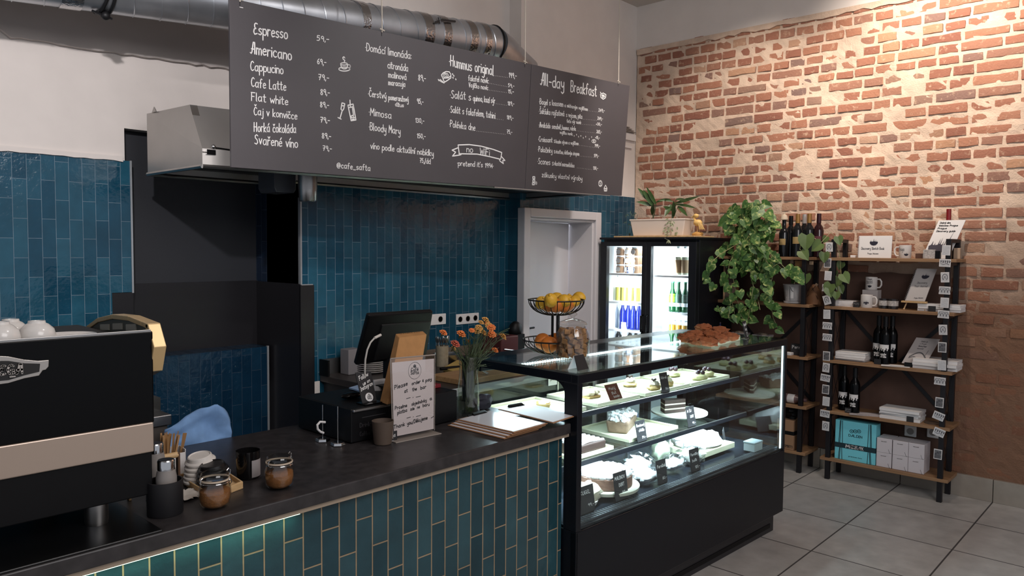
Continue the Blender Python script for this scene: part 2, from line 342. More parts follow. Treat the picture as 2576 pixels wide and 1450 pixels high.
# back wall, door part, with the door opening
DX0, DX1, DZ1 = 4.44, 5.275, 1.955
b = MB()
b.box(4.36, DX0, YD, YD+.25, 0, 2.185); b.box(DX1, XB, YD, YD+.25, 0, 2.185); b.box(DX0, DX1, YD, YD+.25, DZ1, 2.185)
struct('wall_back_door_side', b, TEAL)
struct('wall_back_door_side_upper', MB().box(4.36, XB, YD+.006, YD+.25, 2.185, ZC), PLASTER)
b = MB(); b.box(XR, 4.36, YM, YM+.4, 0, 2.16)
struct('wall_back_main', b, TEAL)
struct('wall_back_main_upper', MB().box(XR, 4.36, YM+.004, YM+.4, 2.16, ZC), PLASTER)
struct('wall_recess_return', MB().box(XR, XR+.06, YM+.002, YN, 1.47, 2.3), TEAL_SHADED)
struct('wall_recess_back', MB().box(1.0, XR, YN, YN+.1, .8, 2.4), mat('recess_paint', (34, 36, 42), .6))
# pier with a step towards the recess, teal tiles, white plaster above
PX = 1.694
b = MB(); b.box(-4, PX, YP, YN+.1, 1.434, 2.178); b.box(-4, 1.582, YP, YN+.1, .0, 1.434)
struct('wall_pier', b, TEAL)
b = MB(); b.box(-4, PX-.03, YP+.004, YN+.1, 2.178, ZC); b.box(PX-.03, XR+.3, YP+.004, YN+.1, 2.36, ZC)
struct('wall_pier_upper', b, PLASTER)
# ragged lip of plaster over the tiles
rn = random.Random(3); top = []; xs = [-.2+.05*i for i in range(38)]
b = MB(); pl = [(x, 2.172+rn.uniform(-.004, .004)) for x in xs if x < PX-.005]
b.prism(pl + [(pl[-1][0], 2.2), (pl[0][0], 2.2)], lambda p, q, t: (p, t, q), YP-.012, YP+.01)
struct('trim_1', b, PLASTER)
# metal edge trims on the tile corners
TRIMM = mat('tile_edge_trim', (178, 182, 186), .35, .6)
struct('trim_2', MB().box(PX-.006, PX+.004, YP-.006, YP+.02, 1.43, 2.18), TRIMM)
b = MB(); b.box(XR-.006, XR+.004, YM-.006, YM+.02, 1.47, 2.0); b.box(XR, XR+.08, YM-.005, YM+.01, 1.464, 1.472)
struct('trim_3', b, TRIMM)
# dark splash cladding that wraps the lower part of the recess
b = MB(); b.box(1.582, PX, YP-.004, YP+.01, .3, 1.432); b.box(PX, XR, YN-.02, YN, 1.03, 1.478); b.box(XR-.01, XR, YM, YN-.02, .2, 1.474); b.box(XR-.01, XR+.083, YM-.012, YM+.004, .2, 1.466)
struct('trim_4', b, CLAD)
# low tiled box at the foot of the recess
b = MB(); b.box(1.2, 2.47, 4.39, YN-.02, .3, 1.062)
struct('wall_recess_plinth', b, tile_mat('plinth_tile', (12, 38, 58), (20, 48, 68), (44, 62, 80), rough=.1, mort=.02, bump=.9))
struct('trim_5', MB().box(2.464, 2.476, 4.384, 4.40, .3, 1.066), TRIMM)
# downstand beam over the white wall, in greyer plaster with a ragged edge
rn = random.Random(5)
pl = [(-.3+.04*i, 2.735+.018*max(0, (-.3+.04*i))/1.2+rn.uniform(-.006, .006)) for i in range(36)]
pl = [p for p in pl if p[0] > 1.1]
pl = [(1.12+.045*i, 2.745+.042*(.045*i)+rn.uniform(-.006, .006)) for i in range(36)]
b = MB(); b.prism(pl + [(pl[-1][0], ZC), (pl[0][0], ZC)], lambda p, q, t: (p, t, q), YP-.03, YP+.01)
pl2 = [(-4, 2.85), (.6, 2.85), (1.06, 2.785), (1.12, 2.745)]
b.prism(pl2 + [(1.12, ZC), (-4, ZC)], lambda p, q, t: (p, t, q), YP-.03, YP+.01)
struct('wall_pier_beam', b, mat('beam_plaster', (186, 178, 174), .9, noise_amt=.04, nscale=5))
# right-hand wall: plaster head, bricks below
struct('wall_right_upper', MB().box(XB-.012, XB+.2, -4, YD+.1, 3.535, ZC), PLASTER)
def brick_mat():
    m = bpy.data.materials.new('old_brick'); m.use_nodes = True; nt = m.node_tree; bs = nt.nodes['Principled BSDF']; L = nt.links.new
    ge = nt.nodes.new('ShaderNodeNewGeometry'); tc = nt.nodes.new('ShaderNodeTexCoord')
    r = nt.nodes.new('ShaderNodeValToRGB'); e = r.color_ramp.elements
    cs = [(0, (140, 92, 76)), (.3, (156, 106, 86)), (.55, (168, 118, 94)), (.72, (152, 110, 92)), (.86, (124, 102, 96)), (.93, (180, 136, 106)), (1, (174, 142, 122))]
    e[0].position, e[0].color = 0, (*srgb(cs[0][1]), 1); e[1].position, e[1].color = 1, (*srgb(cs[-1][1]), 1)
    for p, c in cs[1:-1]: q = e.new(p); q.color = (*srgb(c), 1)
    L(ge.outputs['Random Per Island'], r.inputs[0])
    n = nt.nodes.new('ShaderNodeTexNoise'); n.inputs['Scale'].default_value = 22; n.inputs['Detail'].default_value = 8; n.inputs['Roughness'].default_value = .7
    L(tc.outputs['Object'], n.inputs['Vector'])
    r2 = nt.nodes.new('ShaderNodeValToRGB'); r2.color_ramp.elements[0].position = .56; r2.color_ramp.elements[1].position = .68
    L(n.outputs['Fac'], r2.inputs[0])
    mx = nt.nodes.new('ShaderNodeMixRGB'); mx.inputs[2].default_value = (*srgb((206, 176, 150)), 1)
    mu = nt.nodes.new('ShaderNodeMath'); mu.operation = 'MULTIPLY'; mu.inputs[1].default_value = .7; L(r2.outputs[0], mu.inputs[0]); L(mu.outputs[0], mx.inputs[0]); L(r.outputs[0], mx.inputs[1])
    L(mx.outputs[0], bs.inputs['Base Color']); bs.inputs['Roughness'].default_value = .9
    n2 = nt.nodes.new('ShaderNodeTexNoise'); n2.inputs['Scale'].default_value = 70; n2.inputs['Detail'].default_value = 6; L(tc.outputs['Object'], n2.inputs['Vector'])
    bp = nt.nodes.new('ShaderNodeBump'); bp.inputs['Strength'].default_value = .7; bp.inputs['Distance'].default_value = .006
    L(n2.outputs['Fac'], bp.inputs['Height']); L(bp.outputs['Normal'], bs.inputs['Normal'])
    return m
BRICK = brick_mat()
MORTAR = mat('lime_mortar', (208, 184, 164), .95, noise_amt=.16, nscale=9, bump=1.0, bscale=90)
def brown_wash_falloff(m, amount):      # brown of the lower wall, deepened as the light falls off; uneven upper edge
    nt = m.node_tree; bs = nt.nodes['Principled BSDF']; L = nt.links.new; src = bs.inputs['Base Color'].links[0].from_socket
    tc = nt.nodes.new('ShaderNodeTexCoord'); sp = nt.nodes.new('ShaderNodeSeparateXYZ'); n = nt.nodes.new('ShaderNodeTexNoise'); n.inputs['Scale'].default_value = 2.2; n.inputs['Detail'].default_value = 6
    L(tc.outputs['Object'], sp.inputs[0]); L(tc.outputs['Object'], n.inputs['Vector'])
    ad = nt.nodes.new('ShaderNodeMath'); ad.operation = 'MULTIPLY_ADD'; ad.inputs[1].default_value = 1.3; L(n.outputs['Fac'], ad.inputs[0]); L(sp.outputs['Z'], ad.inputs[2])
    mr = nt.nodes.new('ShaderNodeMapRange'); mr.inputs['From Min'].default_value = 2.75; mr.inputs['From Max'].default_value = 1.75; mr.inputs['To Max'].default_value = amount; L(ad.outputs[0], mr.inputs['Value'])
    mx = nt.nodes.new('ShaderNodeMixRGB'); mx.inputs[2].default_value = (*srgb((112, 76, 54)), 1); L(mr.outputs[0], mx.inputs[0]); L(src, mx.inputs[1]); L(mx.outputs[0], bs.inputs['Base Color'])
brown_wash_falloff(MORTAR, .92); brown_wash_falloff(BRICK, .72)
rn = random.Random(11)
mo = MB(); br = MB()
# mortar bed as a rough height field
Y0, Y1, Z0, Z1 = -1.6, YD, .14, 3.54
ny, nz = 150, 96
vs = []; fs = []
for j in range(nz+1):
    for i in range(ny+1):
        y = Y0+(Y1-Y0)*i/ny; z = Z0+(Z1-Z0)*j/nz
        d = .006*noise.noise(Vector((y*9, z*9, 1))) + .006*noise.noise(Vector((y*30, z*30, 4)))
        vs.append((XB-.004+d, y, z))
for j in range(nz):
    for i in range(ny): k = j*(ny+1)+i; fs.append((k, k+ny+1, k+ny+2, k+1))
mo.add(vs, fs)
mo.box(XB+.02, XB+.2, -4, YD+.1, 0, 3.6)
def pillow(y0, y1, z0, z1, out, sd):
    nu, nv = (7 if y1-y0 > .18 else 5), 4
    vs = []; fs = []
    for j in range(nv+1):
        for i in range(nu+1):
            u, v = i/nu, j/nv
            ed = (i in (0, nu)) or (j in (0, nv))
            jt = .004
            y = y0+(y1-y0)*u+jt*noise.noise(Vector((y0*31+u*3, z0*17+v*3, sd)))*1.6
            z = z0+(z1-z0)*v+jt*noise.noise(Vector((y0*13+u*3, z0*29+v*3, sd+9)))*1.6
            if i in (0, nu) and j in (0, nv): y += (.008 if i == 0 else -.008); z += (.006 if j == 0 else -.006)
            x = XB+.012 if ed else XB-out-.005*noise.noise(Vector((y*26, z*26, sd)))
            if not ed and (i in (1, nu-1) or j in (1, nv-1)): x += .003
            vs.append((x, y, z))
    # pull the second ring close to the edge for a firm arris
    for j in range(nv):
        for i in range(nu): k = j*(nu+1)+i; fs.append((k, k+nu+1, k+nu+2, k+1))
    W_ = nu+1
    for j in range(1, nv):
        for i in range(1, nu):
            x, y, z = vs[j*W_+i]
            if i == 1: y = vs[j*W_][1]+.006
            if i == nu-1: y = vs[j*W_+nu][1]-.006
            if j == 1: z = vs[i][2]+.006
            if j == nv-1: z = vs[nv*W_+i][2]-.006
            vs[j*W_+i] = (x, y, z)
    br.add(vs, fs)
z = .16; row = 0
while z < 3.49:
    hgt = rn.uniform(.062, .072); pitch = hgt + rn.uniform(.010, .017)
    y = YD - .01 - rn.uniform(0, .12)
    while y > Y0:
        wdt = rn.choice([.122, .128, .13, .135, .12, .14, .125, .25]) if y > 1.5 else rn.choice([.13, .14, .27, .25, .13])
        y0 = y-wdt; zz = z + .004*noise.noise(Vector((y*2, z*2, 3)))
        hidden = 1.33 < (y+y0)/2 < 2.9 and z < 1.54 + .03*noise.noise(Vector((y*5, 0, 0)))
        gap = rn.random() < .035
        if not hidden and not gap:
            low = max(0, min(1, (1.5-z)/1.0))*(1 if y < 1.4 else .3)
            out = rn.uniform(.005, .017)*(1-.5*low)
            pillow(y0, y, zz, zz+hgt+rn.uniform(-.004, .003), out, row)
        y = y0 - rn.uniform(.007, .015)
    z += pitch; row += 1
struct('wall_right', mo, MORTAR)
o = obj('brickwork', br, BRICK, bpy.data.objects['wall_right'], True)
o['kind'] = 'structure'
# smooth dark plaster patch behind the racks and its ragged top
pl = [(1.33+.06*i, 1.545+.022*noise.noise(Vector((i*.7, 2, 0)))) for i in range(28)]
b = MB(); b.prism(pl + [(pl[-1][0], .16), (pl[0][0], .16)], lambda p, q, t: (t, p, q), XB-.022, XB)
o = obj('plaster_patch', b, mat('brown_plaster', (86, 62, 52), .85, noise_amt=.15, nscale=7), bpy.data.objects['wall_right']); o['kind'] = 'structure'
# ragged strip of mortar under the plaster head
rn = random.Random(8); pl = [(-1.6+.06*i, 3.50+rn.uniform(-.012, .012)) for i in range(93)]
b = MB(); b.prism(pl + [(YD, 3.54), (-1.6, 3.54)], lambda p, q, t: (t, p, q), XB-.02, XB)
struct('trim_6', b, MORTAR)
# tiled baseboard along the brick wall
b = MB(); y = YD
for j in (2.733, 2.152, 1.571, .99, .41, -.17, -.75, -1.33):
    b.box(XB-.03, XB, j+.002, y-.002, 0, .155); y = j
struct('baseboard_right', b, mat('baseboard_tile', (150, 142, 132), .4, noise_amt=.05), bev=.002)
# door casing and the leaf standing ajar into the next room
DOORW = mat('door_white', (206, 202, 204), .45)
b = MB(); y0, y1 = YD-.055, YD+.02
b.box(4.352, 4.425, y0, y1, 0, 2.02); b.box(5.285, 5.36, y0, y1, 0, 2.02); b.box(4.425, 5.285, y0, y1, 1.95, 2.02)
b.box(4.425, 4.447, YD-.03, YD+.25, 0, 1.94); b.box(5.263, 5.285, YD-.03, YD+.25, 0, 1.94); b.box(4.425, 5.285, YD-.03, YD+.25, 1.93, 1.95)
struct('trim_7', b, DOORW, bev=.006)
dr = thing('door_1', None, None, (5.25, YD+.22, 0), math.radians(9)); dr['kind'] = 'structure'
obj('door_leaf', MB().box(-.80, 0, 0, .04, .01, 1.925), DOORW, dr, bev=.003)
b = MB(); b.tube([(-.735, 0, 1.06), (-.735, -.045, 1.06), (-.725, -.055, 1.06), (-.655, -.055, 1.06)], .008); b.cbox((-.735, -.004, 1.0), (.03, .008, .19))
obj('door_handle', b, BLACKM, dr, True)
struct('wall_back_passage', MB().box(4.3, 6.1, 5.1, 5.2, 0, 2.6), mat('passage_wall', (196, 196, 202), .8))
area((4.9, 4.75, 2.3), (4.9, 4.4, 1.0), 16, .5, .3, (.86, .9, 1))
# ================================================================== the bar
CY = math.radians(-2.6)
EX = Vector((math.cos(CY), math.sin(CY), 0)); EY = Vector((-math.sin(CY), math.cos(CY), 0))
CL = Vector((2.489, 1.907, 0))                      # front left foot corner of the cake case
def cw(s, t, z): return CL + EX*s + EY*t + Vector((0, 0, z))
ZT = .968; YF = 1.93
TOPM = mat('dark_stone_laminate', (46, 43, 44), .38, noise_amt=.35, nscale=26, bump=.05)
t = thing('bar_counter', 'long bar counter faced with vertical dark teal tiles under a pale metal strip', 'bar counter', (1.1, 1.98, 0))
obj('tiled_front', MB().box(-.6, 2.485, 1.985, 2.03, 0, .925), TEALF, t, world=True)
obj('carcass', MB().box(-.6, 2.46, 2.03, 2.66, .02, .925), DARK, t, world=True)
obj('metal_strip', MB().box(-.6, 2.487, 1.948, 1.985, .906, .925), mat('champagne_strip', (176, 158, 138), .4, .2), t, world=True, bev=.002)
ledm = mat('led_strip_white', (230, 255, 225), .5, emit=(.72, 1, .70), estr=5)
obj('led_strip', MB().box(-.6, 1.205, 1.962, 1.972, .900, .906), ledm, t, world=True)
area((.30, 1.958, .897), (.30, 1.975, .6), .55, 1.8, .012, (.62, 1, .62), 150)
b = MB(); b.box(-.6, 2.475, YF, 2.725, .925, ZT)
solo('worktop', b, TOPM, 'long dark stone-patterned worktop lying on the tiled bar counter', 'worktop', bev=.004, base=(1, 2.3, .925))
solo('bar_mat', MB().box(-.5, .79, YF+.004, 2.6, ZT, ZT+.006), mat('black_rubber', (10, 10, 11), .3), 'black rubber mat lying on the worktop under the espresso machine', 'mat', bev=.002)
# ---------------------------------------------------------------- espresso machine
MXR = .825; MY = 2.06; MYB = 2.60; MXL = -.05
t = thing('espresso_machine', 'large black espresso machine with a cream band across its back panel', 'coffee machine', (.4, 2.3, ZT+.006))
def P3(x, y, z): return (x, y, z)
obj('body', MB().box(MXL, MXR-.01, MY+.012, MYB, 1.03, 1.45), BLACKM, t, world=True, bev=.006)
obj('back_panel', MB().box(MXL, MXR, MY, MY+.014, 1.225, 1.472), BLACKG, t, world=True, bev=.004)
CREAM = mat('cream_metal', (176, 158, 144), .3, .35)
obj('cream_band', MB().box(MXL, MXR-.004, MY-.004, MY+.014, 1.147, 1.227), CREAM, t, world=True, bev=.003)
obj('lower_panel', MB().box(MXL, MXR-.006, MY+.004, MY+.02, 1.03, 1.147), BLACKM, t, world=True, bev=.003)
obj('cup_rail', MB().box(MXL, MXR-.006, MY-.002, MY+.004, 1.470, 1.477), STEEL, t, world=True, bev=.001)
for x, y in ((.69, 2.10), (.05, 2.10), (.69, 2.54), (.05, 2.54)):
    b = MB(); b.lathe([(.0, .0), (.026, .0), (.028, .01), (.028, .058), (0, .058)], 20, (x, y, ZT+.006)); obj('leg', b, STEEL, t, True, world=True)
# curved side wings with a pale edge
for x0 in (MXR-.004, MXL-.03):
    prof = [(2.62, 1.40), (2.56, 1.445), (2.46, 1.478), (2.34, 1.497), (2.22, 1.50), (2.13, 1.492), (2.085, 1.488), (2.05, 1.43), (2.075, 1.36), (2.16, 1.33), (2.35, 1.30), (2.60, 1.30)]
    b = MB(); b.prism([(p[0]+(.0 if i > 9 else .0), p[1]) for i, p in enumerate(prof)], lambda p, q, s: (s, p, q), x0+.004, x0+.03)
    w = obj('side_wing', b, mat('wing_grey', (74, 74, 66), .5), t, world=True)
    b = MB(); e = prof[:7]
    for (a, c), (d, g) in zip(e, e[1:]):
        b.hexa([(x0, a, c-.012), (x0+.034, a, c-.012), (x0+.034, d, g-.012), (x0, d, g-.012), (x0, a, c+.002), (x0+.034, a, c+.002), (x0+.034, d, g+.002), (x0, d, g+.002)])
    b.prism([(2.085, 1.489), (2.047, 1.43), (2.075, 1.36), (2.10, 1.36), (2.10, 1.489)], lambda p, q, s: (s, p, q), x0, x0+.034)
    obj('wing_edge', b, BRASS, w, world=True, bev=.002)
    b = MB()
    for k in range(3):
        y = 2.44-.10*k; zz = 1.462+.010*min(k, 1.5); b.hexa([(x0+.001, y-.07, zz-.012), (x0+.006, y-.07, zz-.012), (x0+.006, y, zz-.018), (x0+.001, y, zz-.018), (x0+.001, y-.07, zz+.006), (x0+.006, y-.07, zz+.006), (x0+.006, y, zz), (x0+.001, y, zz)])
    obj('wing_slot', b, mat('slot_pale', (150, 148, 138), .5), w, world=True)
# badge: a cup outline with letters
bx = lambda u, v: at(u, v, y=MY-.003)
out = [(-70, 960), (-40, 915), (0, 896), (20, 897), (60, 905), (95, 908), (122, 906), (121, 922), (114, 930), (106, 932), (97, 945), (60, 952), (20, 964), (-10, 968), (-45, 968)]
inn = [(-58, 955), (-35, 922), (0, 908), (20, 908), (60, 914), (99, 915), (97, 935), (60, 944), (20, 956), (-10, 959), (-40, 960)]
def flat(mb, poly, y, th=.004):
    q = [at(u, v, y=MY) for u, v in poly]; mb.prism([(p.x, p.z) for p in q], lambda a, c, s: (a, s, c), y-th, y); return mb
bd = obj('badge', flat(MB(), out, MY), mat('badge_silver', (186, 180, 174), .3, .7), t, world=True, bev=.001)
obj('badge_field', flat(MB(), inn, MY-.004, .002), mat('badge_black', (16, 13, 14), .5), bd, world=True)
b = MB(); q0 = at(-26, 946, y=MY); q1 = at(53, 938, y=MY)
write(b, 'VEGA', (q0.x, q0.z), (q1.x, q1.z), .022, .0024, lambda a, c: (a, MY-.0100, c), jit=0)
q0 = at(21, 945, y=MY); b.box(q0.x, q0.x+.012, MY-.0105, MY-.0085, q0.z-.004, q0.z-.001)
obj('badge_lettering', b, mat('letter_grey', (168, 162, 158), .6), bd, world=True)
# upside-down white cups on the warmer
def cup_proto(name, label, cat, s=1.0):
    t = thing(name, label, cat)
    b = MB(); b.lathe([(.036*s, 0), (.041*s, .002), (.042*s, .018*s), (.038*s, .035*s), (.026*s, .047*s), (.020*s, .050*s), (.019*s, .056*s), (.013*s, .056*s), (.012*s, .052*s), (0, .052*s)], 24)
    obj('bowl', b, CERAM, t, True)
    b = MB(); b.tube([(.038*s, 0, .034*s), (.055*s, 0, .032*s), (.060*s, 0, .020*s), (.052*s, 0, .008*s), (.041*s, 0, .010*s)], .004*s, 8); obj('handle', b, CERAM, t, True)
    return t
CUP0 = cup_proto('coffee_cup', 'white coffee cup upside down on the espresso machine, nearest its curved wing', 'cup')
solo('saucer', MB().lathe([(0, 0), (.04, 0), (.066, .010), (.070, .013), (.066, .013), (.04, .004), (0, .004)], 28, (.66, 2.2, 1.452)), CERAM, 'white saucer lying on the espresso machine beside the curved wing', 'saucer', smooth=True)
cups = [(.583, 2.17, 1.452, 1.6, 'white coffee cup upside down on the espresso machine, nearest its curved wing'),
        (.548, 2.26, 1.452, .3, 'white coffee cup upside down on the machine, in the back row beside the wing'),
        (.50, 2.15, 1.456, 2.2, 'white coffee cup upside down on the machine, second from the wing in the front row'),
        (.455, 2.24, 1.470, .8, 'white coffee cup upside down, topmost of the cups on the espresso machine'),
        (.405, 2.13, 1.460, 2.9, 'white coffee cup upside down on the machine, third from the wing in the front row'),
        (.35, 2.22, 1.458, 1.2, 'white coffee cup upside down on the machine at the edge of the photo')]
for i, (x, y, z, rz, lb) in enumerate(cups):
    o = CUP0 if i == 0 else dup(CUP0, (0, 0, 0), 0)
    o.location = (x, y, z); o.rotation_euler = (0, 0, rz); o['label'] = lb; o['group'] = 'cups on the espresso machine'
# ---------------------------------------------------------------- things at the near end of the worktop
def T(u, v, z=ZT): return at(u, v, z=z)
def clip_jar(loc, rz, label, fill):
    t = thing('clip_jar', label, 'jar', loc, rz, 'clip-top jars')
    obj('glass_body', MB().lathe([(.0, .002), (.030, .002), (.040, .012), (.044, .035), (.043, .055), (.037, .072), (.038, .078), (.036, .078), (.035, .072), (.041, .055), (.042, .035), (.038, .014), (.028, .006), (0, .006)], 32), GLASSW, t, True)
    obj('filling', MB().lathe([(0, .0065), (.028, .0065), (.037, .015), (.041, .035), (.0405, .050), (.03, .054), (0, .056)], 28), fill, t, True)
    ld = obj('lid', MB().lathe([(0, .083), (.034, .083), (.039, .085), (.039, .090), (.036, .098), (.034, .100), (0, .099)], 32), GLASSW, t, True)
    obj('seal', MB().lathe([(.036, .079), (.040, .079), (.040, .083), (.036, .083), (.036, .079)], 32), mat('seal_rubber', (196, 178, 158), .6), ld, True)
    b = MB(); n = 28
    b.tube([(.0395*math.cos(2*PI*k/n), .0395*math.sin(2*PI*k/n), .074) for k in range(n)], .0014, 6, closed=True)
    b.tube([(.040, 0, .074), (.050, 0, .082), (.053, 0, .094), (.046, 0, .100), (.040, 0, .095)], .0014, 6)
    b.tube([(.046, .006, .074), (.052, .006, .060), (.050, 0, .052), (.052, -.006, .060), (.046, -.006, .074)], .0014, 6)
    b.tube([(-.040, 0, .074), (-.047, 0, .080), (-.044, 0, .090), (-.038, 0, .092)], .0014, 6)
    obj('wire_clip', b, CHROME, t, True)
    return t
BSUG = mat('brown_sugar', (150, 96, 46), .9, noise_amt=.15, nscale=160, bump=.6, bscale=300)
p = T(541, 1277); clip_jar(p, .2, 'clip-top glass jar of brown sugar standing in front of the wooden tray', BSUG)
p = T(703, 1228); clip_jar(p, .3, 'clip-top glass jar of brown sugar standing alone on the worktop beside the candle', BSUG)
# candle tumbler
t = thing('candle_jar', 'dark glass candle tumbler with a blank pale label', 'candle', T(624, 1202))
obj('tumbler', MB().lathe([(0, 0), (.033, 0), (.036, .004), (.037, .088), (.034, .088), (.033, .03), (0, .03)], 28), mat('smoked_glass', (16, 15, 16), .08), t, True)
b = MB(); n = 10
for k in range(n):
    a0, a1 = -1.75+1.5*k/n, -1.75+1.5*(k+1)/n; r = .0375
    b.add([(r*math.cos(a0), r*math.sin(a0), .008), (r*math.cos(a1), r*math.sin(a1), .008), (r*math.cos(a1), r*math.sin(a1), .062), (r*math.cos(a0), r*math.sin(a0), .062)], [(0, 1, 2, 3)])
obj('paper_label', b, mat('label_grey', (150, 144, 144), .7), t, True)
# wooden tray with two stacks of lids
TR = thing('wooden_tray', 'small light wooden tray carrying a white and a black stack of cup lids', 'tray', (0, 0, ZT))
q = [T(446, 1212), T(528, 1262), T(612, 1230), T(545, 1185)]; c = sum(q, Vector())/4
TR.location = (c.x, c.y, ZT)
b = MB(); b.slab([(p.x, p.y, ZT) for p in q], (0, 0, .008)); obj('tray_base', b, WOODC, TR, world=True, bev=.002)
b = MB()
for i in range(4):
    a, d = q[i], q[(i+1) % 4]; n_ = (c-a).normalized()*.010; m_ = (c-d).normalized()*.010
    b.hexa([(a.x, a.y, ZT+.006), (d.x, d.y, ZT+.006), (d.x+m_.x, d.y+m_.y, ZT+.006), (a.x+n_.x, a.y+n_.y, ZT+.006), (a.x, a.y, ZT+.022), (d.x, d.y, ZT+.022), (d.x+m_.x, d.y+m_.y, ZT+.022), (a.x+n_.x, a.y+n_.y, ZT+.022)])
obj('tray_rim', b, WOODC, TR, world=True, bev=.002)
def lid_proto(m, label):
    r = .043
    return tag(obj('cup_lid', MB().lathe([(r, 0), (r+.002, .002), (r+.002, .007), (r-.001, .010), (r-.005, .012), (r-.008, .022), (r-.011, .024), (r-.014, .021), (0, .021), (0, .020), (r-.008, .010), (r-.002, .0)], 32), m, smooth=True), label, 'cup lid')
LIDW = mat('white_lid', (214, 208, 202), .45); LIDB = mat('black_lid', (15, 15, 16), .35)
ordn = ['lowest', 'second from the bottom', 'third from the bottom', 'fourth from the bottom', 'topmost']
for col, m, pu, pv, tilt, nn in (('white', LIDW, 500, 1213, .30, 5), ('black', LIDB, 533, 1222, .22, 4)):
    base = T(pu, pv, ZT+.008); pr = None
    for k in range(nn):
        lb = 'white plastic cup lid, %s of the %s stack on the wooden tray' % ('topmost' if k == nn-1 else ordn[k], col)
        if col == 'black': lb = lb.replace('white plastic', 'black plastic')
        if k == 0: pr = lid_proto(m, lb); o = pr
        else: o = pr.copy(); COL.objects.link(o); o['label'] = lb
        o['group'] = col + ' cup lids on the tray'
        tl = tilt*(k/(nn-1))*.55
        o.location = (base.x+.002*k, base.y+.001*k, ZT+.009+.0135*k + .006*k*tl); o.rotation_euler = (tl*.4, -tl, 0)
# crumpled paper doily
b = MB(); rnn = random.Random(2); n = 16; c = T(470, 1250)
vs = [(c.x+.055*u_/7*1.1-.02, c.y+.05*v_/7, ZT+.004+.010*abs(noise.noise(Vector((u_*.9, v_*.9, 3))))+.006*abs(noise.noise(Vector((u_*2.3, v_*2.1, 8))))) for v_ in range(-7, 8) for u_ in range(-7, 8) if True]
fs = [(j*15+i, j*15+i+1, (j+1)*15+i+1, (j+1)*15+i) for j in range(14) for i in range(14) if (i-7)**2+(j-7)**2 < 52]
b.add(vs, fs); solo('paper_doily', b, mat('paper_crinkled', (205, 198, 190), .9), 'crumpled white paper doily lying beside the black shaker cup', 'doily', smooth=True)
# black cup holding shakers
p = T(416, 1292)
t = thing('shaker_cup', 'matt black cup holding a steel-topped glass shaker', 'cup', p)
obj('cup_wall', MB().lathe([(0, 0), (.044, 0), (.046, .003), (.046, .093), (.042, .093), (.042, .008), (0, .008)], 32), mat('cup_black', (24, 23, 26), .55), t, True)
for i, (u, v, hh, lb) in enumerate(((425, 1292, .14, 'glass sugar shaker with a steel cap standing in the black cup'), (396, 1262, .165, 'taller glass shaker with a steel cap standing behind the black cup'))):
    q = p + Vector((.004, 0, .008)) if i == 0 else T(392, 1258)
    s = thing('shaker', lb, 'shaker', (q.x, q.y, q.z+.001), 0, 'glass shakers')
    obj('glass_tube', MB().lathe([(0, 0), (.026, 0), (.027, hh-.05), (.024, hh-.032), (.024, hh-.028), (0, hh-.028)], 24), mat('frosted_glass', (140, 134, 130), .3), s, True)
    obj('steel_cap', MB().lathe([(.021, hh-.030), (.0225, hh-.029), (.0225, hh-.004), (.020, hh), (0, hh)], 24), CHROME, s, True)
# carton of wooden stirrers with a wooden handled frame
p = T(432, 1196)
t = thing('stirrer_carton', 'white carton full of wooden stirrers beside the espresso machine', 'carton', (p.x, p.y, ZT), math.radians(-6))
b = MB(); b.box(-.045, .035, -.03, -.027, 0, .075); b.box(-.045, .035, .027, .03, 0, .085); b.box(-.045, -.042, -.03, .03, 0, .085); b.box(.032, .035, -.03, .03, 0, .085); b.box(-.045, .035, -.03, .03, 0, .004)
obj('carton_wall', b, PAPER, t, bev=.001)
STK = wood_mat('stirrer_wood', (160, 118, 76), (188, 148, 104), 'Z')
rnn = random.Random(4); st = None
for k in range(22):
    if st is None:
        st = tag(obj('stirrer', MB().box(-.003, .003, -.0008, .0008, 0, .13), STK), 'thin wooden stirrer standing in the white carton', 'stirrer', 'stirrers in the carton'); o = st
    else: o = st.copy(); COL.objects.link(o)
    x, y = rnn.uniform(-.036, .026), rnn.uniform(-.022, .022)
    o.location = Matrix.Translation(t.location) @ Matrix.Rotation(math.radians(-6), 4, 'Z') @ Vector((x, y, .005)); o.rotation_euler = (rnn.uniform(-.12, .12), .12+x*3+rnn.uniform(-.08, .08), rnn.uniform(-1, 1))
p = T(424, 1236)
t = thing('wooden_caddy', 'low wooden caddy frame with a round dowel handle in front of the stirrers', 'caddy', (p.x, p.y, ZT))
b = MB(); b.tube([(-.11, 0, .105), (.028, 0, .105)], .009, 12); obj('dowel', b, WOODC, t, True)
obj('caddy_side', MB().box(.026, .033, -.008, .008, 0, .112), wood_mat('dark_slat', (64, 44, 30), (86, 60, 40), 'Z'), t, bev=.001); obj('caddy_side', MB().box(-.115, -.108, -.008, .008, 0, .112), WOODC, t, bev=.001)
